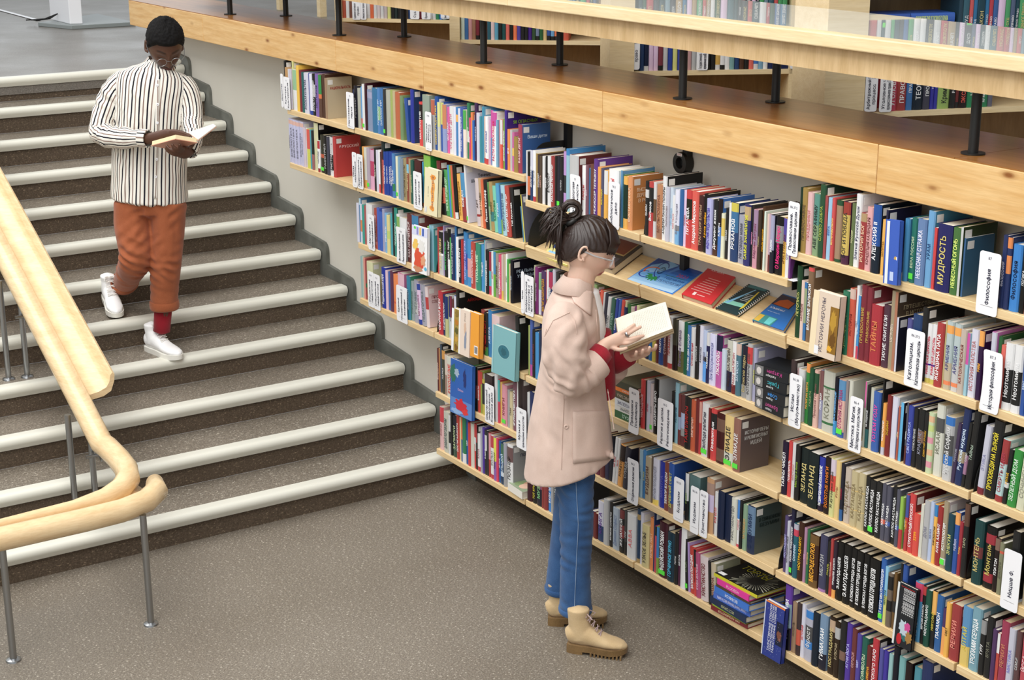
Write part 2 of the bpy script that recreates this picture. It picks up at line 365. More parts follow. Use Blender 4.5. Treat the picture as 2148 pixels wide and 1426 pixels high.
# ---------------- bookcases behind the counter ----------------
rng = random.Random(3)
_sm = {}
STUFF = MB()
def book_meshes(w, h, d, col, cover, bands, title, tcol, green, sticker, ctext=''):
    """local: spine faces -y, x 0..w, y 0..d, z 0..h. returns MBs cover, pages, title, labels"""
    cv, pg, tx, lb, gs = MB(), MB(), MB(), MB(), MB()
    col = ink(col); cover = ink(cover) if cover else col
    hard = w > .012; t = .0024 if hard else .0008; ov = .003 if hard else 0
    bul = min(.12 * w, .004)
    arcp = [(0, .0025), (w * .12, -bul * .55), (w * .36, -bul), (w * .64, -bul), (w * .88, -bul * .55), (w, .0025)] if hard else [(0, 0), (w, 0)]
    lo = [(0, d)] + arcp + [(w, d), (w - t, d), (w - t, t + .002), (t, t + .002), (t, d)]
    zs = sorted({0., 1.} | {a for a, b, c in bands} | {b for a, b, c in bands}); n = len(lo); ns = len(arcp)
    vs = [(x, y, h * z) for z in zs for x, y in lo]; fs = []; cs = []
    for i in range(len(zs) - 1):
        zm = (zs[i] + zs[i + 1]) / 2; bc = col
        for a, b, c in bands:
            if a <= zm <= b: bc = ink(c)
        for k in range(n):
            k2 = (k + 1) % n; fs.append((i * n + k, i * n + k2, (i + 1) * n + k2, (i + 1) * n + k))
            cs.append(bc if 1 <= k < ns else (cover if k == ns else (col if k == 0 else cover)))
    top = (len(zs) - 1) * n
    c0 = ns + 3  # inner corner right is ns+3, inner left ns+4
    fs.append((top + 0, top + 1, top + ns + 4, top + ns + 5)[::1]); fs.append(tuple(top + k for k in range(1, ns + 1)) + (top + ns + 3, top + ns + 4)); fs.append((top + ns, top + ns + 1, top + ns + 2, top + ns + 3))
    cs += [col, col, cover]
    cv.add(vs, fs, cs)
    pc = rng.choice([hx('efe8d6'), hx('f4f1ea'), hx('e6d9bd'), hx('d9c7a4'), hx('f1ede4')])
    pg.box((t, t + .002, ov), (w - t, d - .004, h - ov), pc)
    if title:
        sz = min(w * .62, .03); put_text(tx, title, (w / 2 + sz * .0, -bul - .0007, h * .47), (0, 0, 1), (-1, 0, 0), sz, hx(tcol), h * .74, True, .035)
    if green: gs.box((w * .12, -bul - .0012, .012), (w * .88, -bul - .0004, .03), hx('5fe04a'))
    if sticker:
        lb.box((w + .0002, .008, h - .034), (w + .0008, .036, h - .01), hx('e4e2de'))
    ct = MB()
    if ctext:
        tt, cc = ctext.rsplit('@', 1); ls = tt.split('/')
        for i, s in enumerate(ls): put_text(ct, s, (w + .0006, d * .54, h - .052 - .021 * i), (0, 1, 0), (0, 0, 1), .019, hx(cc), d * .8, True, .03)
    return cv, pg, tx, lb, gs, ct
def merge(dst, mb, M4, mi):
    if not mb.v: return
    v = np.array(mb.v); v = np.c_[v, np.ones(len(v))] @ np.array(M4).T
    b = len(dst.v); dst.v += [tuple(p) for p in v[:, :3]]; dst.f += [tuple(i + b for i in f) for f in mb.f]; dst.c += mb.c; dst.m += [mi] * len(mb.f)
def put_book(M4, mbs, label=None, group=None):
    if label is None:
        for mb, mi in zip(mbs, (0, 1, 0, 0, 0, 0)): merge(STUFF, mb, M4, mi)
        return
    t = empty('book', label, 'book', (0, 0, 0), group); t.matrix_world = M4
    for mb, nm, mt in zip(mbs, ('cover', 'page_block', 'spine_title', 'call_number_label', 'green_sticker', 'cover_title'), (M['print'], M['pages'], M['print'], M['matte'], M['matte'], M['print'])):
        if mb.v: mb.build(nm, mt, t)
    return t
def card_mb(w, h, bend=0, n=8):
    """white shelf divider, front -y; x 0..w, z 0..h"""
    r = .008; mb = MB()
    def bx(z): return bend * (1 - ((z / h) * 2 - 1) ** 2)
    zs = [0, r * .3, r] + [h * i / n for i in range(1, n)] + [h - r, h - r * .3, h]
    ins = [r, r * .3, 0] + [0] * (n - 1) + [0, r * .3, r]
    vs = []
    for z, i in zip(zs, ins):
        b = bx(z); vs += [(i + b, 0, z), (w - i + b, 0, z), (w - i + b, .0016, z), (i + b, .0016, z)]
    fs = [(0, 3, 2, 1)]
    for k in range(len(zs) - 1):
        for j in range(4): fs.append((k * 4 + j, k * 4 + (j + 1) % 4, k * 4 + 4 + (j + 1) % 4, k * 4 + 4 + j))
    e = (len(zs) - 1) * 4; fs.append((e, e + 1, e + 2, e + 3)); mb.add(vs, fs, hx('f3f3f6')); return mb, bx
def divider(X, Y, Z, w, h, num, lines, label, bend=0, rot=0, tongue=None):
    t = empty('divider_card', label, 'divider card', (X, Y, Z), 'white subject divider cards'); t.rotation_euler = (0, 0, rot)
    mb, bx = card_mb(w, h, bend); mb.build('card', M['plastic'], t)
    tx = MB(); nm = MB(); n = len(lines)
    if num: put_text(nm, num, (w * .5 + bx(h - .02), -.0008, h - .018), (1, 0, 0), (0, 0, 1), min(.012, w * .28), hx('445'), w * .7)
    for i, s in enumerate(lines):
        sz = min(w / (n + .8), .0195)
        put_text(tx, s, (w * (i + .75) / (n + .5) + bend * .8, -.0008, h * .45), (0, 0, 1), (-1, 0, 0), sz, hx('113'), h * .78, True, .02)
    if tx.v: tx.build('lettering', M['matte'], t)
    if nm.v: nm.build('class_number', M['matte'], t)
    if tongue:
        mb = MB(); mb.box((w * .2, .0, tongue - Z + .0002), (w * .8, .07, tongue - Z + .0012), hx('eee')); mb.build('tongue', M['plastic'], t)
    return t
# fan of birch bookcases: left front corner, right front corner, ground plan from the photograph's sight lines
def bookcase(name_label, A, B, shelves, panel, dep=.3):
    A, B = Vector(A), Vector(B); L = (B - A).length; a = math.atan2(B.y - A.y, B.x - A.x)
    t = empty('bookcase', name_label, 'bookcase', (A.x, A.y, ZU), 'birch bookcases on the upper floor'); t.rotation_euler = (0, 0, a)
    mb = MB(); mb.box((-panel, -.01, 0), (0, dep, 2.05)); mb.build('side_panel', M['birchlite'], t)
    mb = MB(); mb.box((L, -.01, 0), (L + .03, dep, 2.05)); mb.build('side_panel', M['birchlite'], t)
    mb = MB(); mb.box((0, dep - .012, 0), (L, dep, 2.05)); mb.build('back_panel', M['backpanel'], t)
    mb = MB(); mb.box((-.0, 0, .0), (L, dep - .02, .06)); mb.build('plinth', M['birchv'], t)
    for z in shelves:
        mb = MB(); mb.box((.001, 0, z - .022 - ZU), (L - .001, dep - .014, z - ZU)); mb.build('shelf_board', M['birchlite'], t)
    mb = MB(); mb.box((-panel, -.01, 2.05), (L + .03, dep, 2.08)); mb.build('top_board', M['birchv'], t)
    return t, a, L

tb = empty('reading_table', 'birch table standing on the upper floor beyond the pine beam', 'table', (-13.0416, 6.0436, 1.673))
t0, t1 = Vector((-12.96, 5.9963, 1.673)), Vector((-12.149, 5.9887, 1.673)); d_ = (t1 - t0); nn = Vector((-d_.y, d_.x, 0)).normalized() * .6
for q in (t0, t1, t0 + nn, t1 + nn):
    mb = MB(); q0 = q - t0; mb.box(q0 + Vector((-.03, -.03, 0)), q0 + Vector((.03, .03, .72))); mb.build('leg', M['birchlite'], tb)
mb = MB(); u_ = d_.normalized() * .06; mb.slab([q - t0 + Vector((0, 0, .75)) for q in (t0 - u_ - nn * .1, t1 + u_ - nn * .1, t1 + u_ + nn * 1.1, t0 - u_ + nn * 1.1)], (0, 0, -.03)); mb.build('table_top', M['birchlite'], tb)
# ---------------- books on the wall shelves (metres: x, width, height, depth, lean) ----------------
YS = 3.612
ROWS = [('R1', '''-77976,145,2467,1727,0,222,,2,,,
-77827,325,2131,1492,0,c95,,0,,,
-77498,201,2077,1454,0,ddd,,0,,,
-77293,241,2080,1456,0,d5cce0,,0,,,
-77048,134,2520,1764,0,dd8,,2,,,
-76910,464,2119,1484,0,eee,,0,.5-1:9c9,,
-76442,277,2357,1650,0,fc1,,0,,,
-76161,275,2161,1513,0,823,,0,,,
-75882,313,2086,1460,0,166,,0,,,
-75565,468,2084,1459,0,dde,,0,,РУССКАЯ КУЛЬТУРА@446,
-75092,152,2116,1481,0,24a,,0,,,
-74936,269,2098,1469,0,eef,,0,.0-.1:24a,,
-74663,422,2126,1488,0,111,,0,.45-.75:ccc,КУЛЬТУРОЛОГИЯ@ddd,
-74238,380,2170,1519,0,86b,,0,,ИСТОРИЯ@436,
-73854,301,2160,1512,0,643,,0,.55-1:294/.45-.55:e72,,
-73549,337,2208,1546,0,532,,0,,,
-73208,207,2059,1441,0,a86,cb9,2,,,РАЦИОНАЛЬНОСТЬ@a33
-70169,152,1827,1279,0,236,,0,,,
-70013,370,2040,1428,0,112,,0,,РОССИЯ@ccc,
-69640,276,1951,1366,0,bba,,0,,,
-69359,240,2047,1433,0,5ae,,0,.0-.25:d33,,
-69115,239,2203,1542,0,eee,,1,,,
-68873,169,2262,1583,0,412,,2,,,
-68700,544,1992,1394,0,89b,,0,.8-.95:aac,,
-68152,504,2133,1493,0,27a,,0,,,
-67644,278,2173,1521,0,48c,,0,.3-.6:9c8,ПСИХОЛОГИЯ@def,
-67362,350,2189,1532,0,37b,,0,,ЭКОЛОГИЯ@cde,
-67008,228,2197,1538,0,333,,1,,,
-66776,391,2191,1534,0,bba,,0,,,
-66380,258,2220,1554,0,ab5,,0,,,
-66118,224,2218,1553,0,cb8,,0,,,
-65890,416,2181,1527,0,c63,,0,,,
-65470,253,2058,1441,0,796,8a6,2,,,КАК/ПОСТРОИТЬ@243
-64799,218,2007,1405,6,25a,,2,,,
-64420,278,2470,1729,0,23a,247,2,,,
-63569,304,2002,1402,0,e33,,0,.6-.95:211,МАЛ ПРОТИВ@fff,
-63262,620,2372,1661,0,9a9,,0,,,
-62471,296,2238,1566,0,bbb,,0,.7-1:c64,,
-62158,253,2409,1686,0,15a,,2,,СЕМЕЙНАЯ ПЕДАГОГИКА@fd4,
-61902,204,2185,1529,0,ddc,,0,.5-1:ee8,,
-61694,232,2209,1547,0,15b,,0,.55-1:dd6,,
-61457,319,2148,1504,0,9ad,,0,.5-1:d85,,
-61134,212,2053,1437,0,e5a,,0,,МОЯ СЕМЬЯ@fff,
-60918,333,2124,1487,0,eee,,0,,ЧТО УМЕЮТ ДЕТИ@d68,
-60553,209,2139,1497,0,eef,,0,,,
-60340,202,2150,1505,0,38c,,0,.7-.85:fb4,,
-60133,207,2116,1481,0,eef,,0,,,
-59922,240,2200,1540,0,46b,,0,,РАЗВИТИЕ РЕБЁНКА@dde,
-59678,222,2113,1479,0,fed,,0,.6-1:4b4,,
-59452,187,2432,1702,0,285,,2,.3-.5:eee,СКАЗКИ@dfd,
-59261,142,1815,1271,0,e37,,0,,ИГРЫ@fff,
-59115,163,2066,1446,0,f83,,2,,,
-58948,129,1739,1217,0,27c,,0,,,
-58814,206,2520,1764,0,425,,2,,ОЦЕНИКА@dde,
-58604,244,2115,1480,0,dde,,0,,,
-58356,171,1987,1391,0,39a,,0,,,
-58181,165,2426,1698,0,39b,7bd,2,,,
-58011,143,2031,1422,0,ecb,,0,.0-.12:d33,,
-57864,196,2049,1435,0,fff,,0,.0-.12:d33,ДЕТИ И СЕМЬЯ@33a,
-57664,158,1932,1352,0,dac,,0,,,
-57502,157,2365,1656,0,38c,,0,.5-1:d4a,,
-57341,359,2314,1620,0,fff,,2,.75-1:d4a,РАСТИ ПЕРВОКЛАШКА@d36,
-56978,113,2019,1414,0,7bd,,0,,,
-56861,197,2006,1404,0,e88,,0,,,
-56660,154,2060,1442,0,f53,,0,.5-1:eee,,
-56502,190,2108,1476,0,7a3,,0,,ДЕТСКИЙ ПСИХОЛОГ@fff,
-56308,153,2512,1758,0,429,428,2,,,50 ОПАСНЫХ@9c2
-56151,194,1732,1212,0,f93,,0,,ЭГО@fff,
-55953,136,1730,1211,0,ccc,,0,,,
-55813,141,1636,1200,0,d6a,,0,.4-.6:fc4,,
-55669,289,1487,1200,0,a83,575,0,,,
-55376,277,2030,1421,0,a35,36a,2,,ВАШИ ДЕТИ@fdd,Ваши дети@def'''),
('R2', '''-77693,162,2339,1637,0,cce,,0,.88-.97:eba,БИБЛИОТЕКА@778,
-77528,367,2342,1639,0,cce,,0,.88-.97:eba,БИБЛИОТЕКА@778,
-77157,364,2336,1635,0,cce,,0,.88-.97:eba,БИБЛИОТЕКА@778,
-76789,362,2330,1631,0,cce,,0,.88-.97:eba,БИБЛИОТЕКА@778,
-76423,295,2341,1639,0,cce,,0,.88-.97:eba,БИБЛИОТЕКА@778,
-76125,221,2345,1641,0,cce,,2,.88-.97:eba,БИБЛИОТЕКА@778,
-75900,220,2076,1453,0,dcd,,0,,,
-75676,171,2088,1461,0,eee,,0,,,
-75501,313,2058,1441,0,dd3,,0,.5-1:e54,,
-75183,233,2048,1434,0,3ab,,0,,,
-74947,247,2045,1431,0,222,,0,.0-.4:a66,,
-74696,448,2494,1746,0,dda,111,2,,,
-74243,228,1619,1200,0,fff,,0,.0-.12:a23/.75-1:c23,НАРОДЫ@333,
-74011,442,1962,1374,0,332,,1,.4-.5:c52,,
-73549,378,1956,1369,0,111,,0,,РАССТРЕЛ@ccc,
-73168,224,1940,1358,0,445,,0,,,
-72940,448,2005,1404,0,111,,0,.55-1:ddd/.0-.15:eee,ХРИСТОМАТИЯ@ddd,
-72488,258,2067,1447,0,c33,c33,2,,,Я РУССКИЙ@fdd
-69538,208,1975,1382,0,111,,0,,,
-69327,207,2005,1403,0,fa4,,0,.7-1:ea3,,
-69116,255,2002,1401,0,ddc,,0,.0-.2:ea3,,
-68857,274,2006,1404,0,bab,,1,,,
-68579,445,1980,1386,0,c36,,0,.0-.35:eac/.72-1:dac,,
-68130,236,2109,1477,0,222,,0,,ПЕДАГОГ@ddc,
-67890,228,2046,1432,0,dde,,0,,,
-67659,173,2079,1456,0,fff,,0,.0-.2:e33,,
-67482,152,2007,1405,0,533,,0,,,
-67326,218,2560,1792,0,e65,133,2,.65-1:233,НАРОДНОЕ ОБРАЗОВАНИЕ@833,НАРОДНОЕ/ОБРАЗОВАНИЕ@864
-67104,211,2078,1455,0,14a,,0,,ПЕДАГОГИКА@fff,
-66889,196,2109,1477,0,14a,,0,,ПЕДАГОГИКА@fff,
-66689,196,2138,1497,0,14a,,0,,ПЕДАГОГИКА@fff,
-66489,228,2151,1506,0,14a,,0,,ПЕДАГОГИКА@fff,
-66257,240,2121,1485,0,48c,,0,.15-.32:285,УЧЕБНИК@fff,
-66013,212,2013,1409,0,eec,,1,,,
-65797,270,2029,1420,0,7ac,,0,,,
-65523,256,1989,1393,0,89a,,0,,,
-65263,286,2044,1431,0,a96,,0,,ИСТОРИЯ ШКОЛЫ@654,
-64973,221,2118,1483,0,943,,0,.65-.85:7ce,ТВОРЧЕСТВО@eda,
-64749,283,2089,1462,0,b96,,0,,,
-64462,205,2068,1448,0,265,,0,,ДИДАКТИКА@cda,
-64252,620,2131,1492,0,522,,0,,,
-63436,120,2135,1494,0,29c,,0,.0-.1:c52,,
-63311,620,2495,1746,0,1a3,,0,.6-1:8c3,,
-61906,278,2401,1681,4,722,722,2,,АКАДЕМИК СПОРТА@e9a,АКАДЕМИК СПОРТА@fdd
-61624,341,2052,1437,6,222,,0,.25-.6:e64,ОБЩИЙ@222,
-61279,392,2075,1453,6,4a5,,0,,ТРИСТА ЛЕТ НАРОДНЫЙ СПОРТ@dfd,
-60883,143,2350,1645,6,39d,,0,,,
-60736,101,2357,1650,6,7b2,,0,,,
-60631,142,2358,1651,6,e63,,0,,,
-60485,240,2396,1677,6,111,,2,.0-.12:eee,,
-60108,324,2076,1454,6,fb3,,0,,ЭНЦИКЛОПЕДИЯ@a72,
-59779,339,2188,1532,6,a33,,0,.5-1:49c,БОБАН@fff,
-59436,121,2560,1792,6,eee,dde,3,,,Теннис/ШАГИ К УСПЕХУ@223
-58658,303,2097,1468,6,dcc,,0,.2-.25:a22,АРТ@322,
-58351,234,2147,1503,6,fb8,,0,.55-1:ca7,ВСЕ О САМБО@222,
-58113,172,2126,1488,6,e62,,0,,,
-57937,314,2154,1508,6,222,,0,,Йохан Кройфф@fff,
-57619,198,2088,1461,6,9b8,,0,.5-1:594,,
-57417,240,2150,1505,6,b95,,0,.2-.4:388,САМБО@542,
-57173,265,2014,1410,6,7db,,0,,ЗДОРОВЬЕ@173,
-56904,237,2160,1512,6,4ad,,0,,АГУЗРО@fff,
-56663,209,2127,1489,6,8b4,,0,.3-1:36a,,
-56450,314,2162,1513,6,ade,,0,,ЕДИРОГБА ОТДАТЬ ВСЕГО СЕБЯ@346,
-56132,285,2185,1530,6,c43,,0,,КОНОР МАКГРЕГОР@fff,
-55843,231,2146,1502,6,222,222,2,,THE MANAGER@fff,
-54961,124,1502,1200,9,48a,,0,,,
-54833,68,2014,1410,9,ed2,667,2,,,10@ed2'''),
('R3', '''-70090,212,1968,1377,0,dde,,0,,,
-69874,139,2242,1569,0,48b,,2,.85-1:bde,,
-69731,210,1962,1373,0,dde,,0,.3-.6:e84,,
-69517,209,1982,1387,0,2a9,,0,,,
-69303,138,1969,1378,0,b55,,0,,,
-69162,620,2111,1478,0,eee,,0,,,
-68319,363,2006,1404,0,b43,,0,.0-.18:f63,МЕТОДИКА ПРЕПОДАВАНИЯ@ecc,
-67952,230,2104,1472,0,46c,,0,,,
-67718,291,1945,1362,0,36c,,0,.0-.9:36c,,
-67423,201,2130,1491,0,aac,,0,,,
-67219,267,1968,1377,0,7be,,0,,УЧИТЕЛЬ@fff,
-66947,266,1917,1342,0,ed8,,0,.4-.6:cd6,,
-66677,264,2047,1433,0,3ab,,0,,,
-66409,176,2390,1673,0,222,,0,,,
-66229,262,2405,1683,0,198,176,2,,ПЕДАГОГИКА@dfe,
-65963,247,2142,1499,0,eee,,0,.6-.95:8b5,,
-65712,620,2040,1428,0,eee,,0,,,
-65024,449,2325,1628,0,733,,0,,КАК НАУЧИТЬСЯ@edd,
-64540,620,2380,1666,0,a55,,2,.75-1:38b,,
-63114,152,2064,1445,0,9d6,,0,,,
-62958,244,2156,1509,0,8cd,,0,,,
-62710,194,2186,1530,0,9cd,,0,,,
-62513,94,2081,1457,0,7bc,3aa,2,,,
-62206,137,2185,1530,0,c33,,0,,,
-62065,403,2039,1427,0,fff,,0,.5-1:222/.0-.45:ccc,ТРЮКИ И УЛОВКИ@ed9,
-61658,117,2365,1655,0,a9c,,2,,,
-61538,285,2107,1475,0,222,,0,,МЕЧ ВУЛКАНЫ@4c6,
-61249,265,2316,1621,0,fff,,2,.38-1:111,КЕРРОЖА РИНГ@fff,
-60980,115,1932,1352,0,4b5,,0,,,
-60861,263,2141,1499,0,236,,0,,БОЛЬШИЕ СЕРИИ@ccc,
-60595,143,2530,1771,0,27b,146,2,,,
-60447,202,2065,1445,0,fff,,0,,,
-60242,259,1981,1387,0,223,,0,,НЕ НОВЫЙ АНГЛ@fff,
-59979,141,2032,1422,0,c22,,0,,,
-59834,314,2427,1699,0,28c,,2,.3-.6:25b,СПОРТИВНАЯ ПЕДАГОГИКА@dcf,
-59515,369,2151,1506,0,39d,,0,.2-.6:eaa,,
-59142,309,2101,1471,0,c43,,2,,ВЫНОСЛИВОСТЬ@fdd,
-58829,81,1737,1216,0,ddd,,0,.5-.7:c33,,
-58744,363,2118,1482,0,297,,0,,ПЛАВАНИЕ@dfd,
-58377,276,2129,1490,0,39d,,0,,ТРЕНЕР@fff,
-58097,113,2364,1655,0,2ab,,0,,,
-57984,50,2342,1640,0,ccd,ccd,2,,,
-57934,228,1984,1389,0,222,,0,,РУССКИЙ БОКС@fff,
-57702,189,1949,1364,0,5bc,,0,.55-1:a24/.0-.2:d36,,
-57509,199,1987,1391,0,eee,,0,,ЦЕНА@d33,
-57305,177,2028,1419,0,6b2,,0,.5-1:39c,,
-57125,214,1974,1382,0,a98,,0,,ДРЕВО ЖИЗНИ@433,
-56907,240,1958,1371,0,e47,,0,,ВЛАДИМИР СПАРТАКА@fff,
-56663,131,2007,1405,0,dcb,,0,.0-.2:ec4,,
-56528,157,2034,1424,0,cb9,,0,,,
-56367,130,2096,1467,0,fff,,0,,СПОРТ@353,
-56233,130,1887,1321,0,4b4,,0,,,
-56099,103,1707,1200,0,ec9,,0,,,
-55993,182,1906,1334,0,112,112,2,,РЕАЛЬНЫЙ@bcd,РЕАЛЬНЫЙ/УЛИЧНЫЙ@bcd
-54145,123,2052,1436,0,bb9,,0,,,
-54018,199,2006,1404,0,827,,0,,ИСКУССТВО@ddd,
-53815,173,1804,1263,0,dde,,0,.6-1:8b8,,
-53638,372,1927,1349,0,536,,0,,МАРИЯ БАШКИРЦЕВА@c93,
-53238,96,2040,1428,0,d43,,0,,,
-53138,145,2089,1462,0,8b8,,0,.4-1:eee,,
-52989,268,2035,1424,0,236,,0,.65-1:b25,ИСТОРИЯ@fff,
-52718,168,2177,1524,0,ccd,,0,,,
-52546,192,2100,1470,0,333,,2,,,'''),
('R4', '''-69955,213,2130,1491,0,9bb,acb,0,,,
-69738,140,2140,1498,0,bcb,,0,,,
-69593,176,2117,1482,0,e98,,0,,,
-69414,125,2102,1471,0,a44,,0,.3-.4:375,,
-69285,103,1921,1345,0,9cc,,0,,,
-69178,620,2047,1433,0,dda,,2,.1-.12:e63,,
-67790,155,1549,1200,0,edc,,0,.4-.9:ec5,,
-67631,389,2058,1440,0,13a,,0,,Родительский клуб@fff,
-67238,202,1971,1379,0,ecd,,0,,,
-67032,235,1946,1362,0,36b,,0,,,
-66794,281,2030,1421,0,635,,0,,,
-66509,454,1939,1357,0,f83,,0,.25-.3:e53,,
-66051,620,2119,1483,0,d7a,,0,.6-1:ebc,,
-65089,323,2156,1509,0,28a,397,0,,ЭКЗАМЕН@cde,
-64762,256,1962,1374,0,9aa,,0,,СПРАВОЧНИК@677,
-64469,383,2091,1464,0,aab,,0,.2-.5:ccc,УЧЕБНИК@677,
-64017,284,1966,1377,5,ece,,0,.85-1:24a/.0-.12:24a,МЕТОДИКА@957,
-63729,409,1997,1398,5,aab,,0,,ПЕДАГОГИКА@677,
-63316,248,1956,1369,5,edd,ecc,2,.45-.75:c33,,ПРОБЛЕМЫ/СОЦИАЛЬНОЙ@833
-62129,365,2064,1445,0,c23,,0,,СБОРНАЯ ВСЕХ@fff,
-61760,240,1970,1379,0,136,,0,,НАЦИОНАЛЬНАЯ@fff,
-61516,239,1960,1372,0,cc8,,0,.45-1:137,,
-61273,207,2015,1410,0,bcc,,0,.5-1:237,,
-61062,146,2062,1443,0,ddd,,0,.5-1:824,ИГРА@444,
-60911,236,1937,1356,0,633,,0,,,
-60671,175,2149,1504,0,46b,,0,.5-1:dde,,
-60492,174,2441,1709,0,222,222,2,,АЙКИДО@ccc,АЙКИДО@c33
-58422,336,2015,1410,0,933,,0,,АНОБОЛ ПО СПОРТУ@fff,
-58082,277,1970,1379,0,222,,0,.0-.2:383,ЛУЧШИЕ СПОРТ@d33,
-57801,303,2128,1490,0,28c,,0,,АЗБУКА@def,
-57465,620,2022,1415,0,ecc,,0,.0-.1:c33,,
-55426,234,2386,1670,4,222,222,2,,ФУТБОЛ@ed4,ФУТБОЛ@ed4
-54558,100,2199,1540,0,ab5,,0,,,
-54454,203,2520,1764,0,46b,,2,.0-.2:c4a,,
-54247,228,2097,1468,0,222,,0,,СОКАЯ МОДА@844,
-54015,303,2035,1425,0,39d,,0,,,
-53708,200,2198,1539,0,235,,0,,,
-53504,199,2219,1553,0,a44,,2,,,'''),
('R5', '''-62419,209,2093,1465,0,622,,0,,ВОЛШЕБНАЯ@ecb,
-62206,96,2130,1491,0,c84,,0,,,
-62106,145,2352,1647,0,456,333,2,,,
-61957,262,2128,1490,0,443,,0,.8-1:d93,ПАРКА@ddd,
-61691,242,2000,1400,0,a87,,0,.5-1:dcb,,
-61445,620,1965,1376,0,ddc,,0,,РУКОДЕЛИЕ@d33,
-59226,230,2059,1442,0,2b5,,0,.0-.4:db3/.4-1:476,ЯЗЫКИ@ec5,
-58993,257,2057,1440,0,222,,0,.3-.6:833,,
-58732,198,1968,1377,0,d43,,0,,Вязание for@fff,
-58529,140,1990,1393,0,9a3,,2,.7-1:c43,,
-58386,254,1648,1200,0,cb2,,0,.3-.9:333,,
-58128,620,2002,1402,0,433,,0,,,
-57251,247,2206,1544,0,ddd,,0,,,
-57000,163,2024,1417,0,d35,,0,.5-1:3bb,,
-56833,146,1945,1361,0,eb4,,0,,,
-56683,381,1892,1325,0,e9a,,1,,КНИГИ@833,
-56254,187,1762,1233,0,aaa,,0,,,
-56063,241,1722,1205,0,dc9,,0,,СМИ@544,
-55807,309,2255,1579,0,856,,0,,ЖУРНАЛИСТИКА@fff,
-55494,104,2433,1703,0,eee,,0,,,
-55386,317,2560,1792,0,322,655,2,,,
-54641,207,2087,1461,0,ddd,,0,,,
-54430,296,2176,1524,0,236,,2,,,'''),
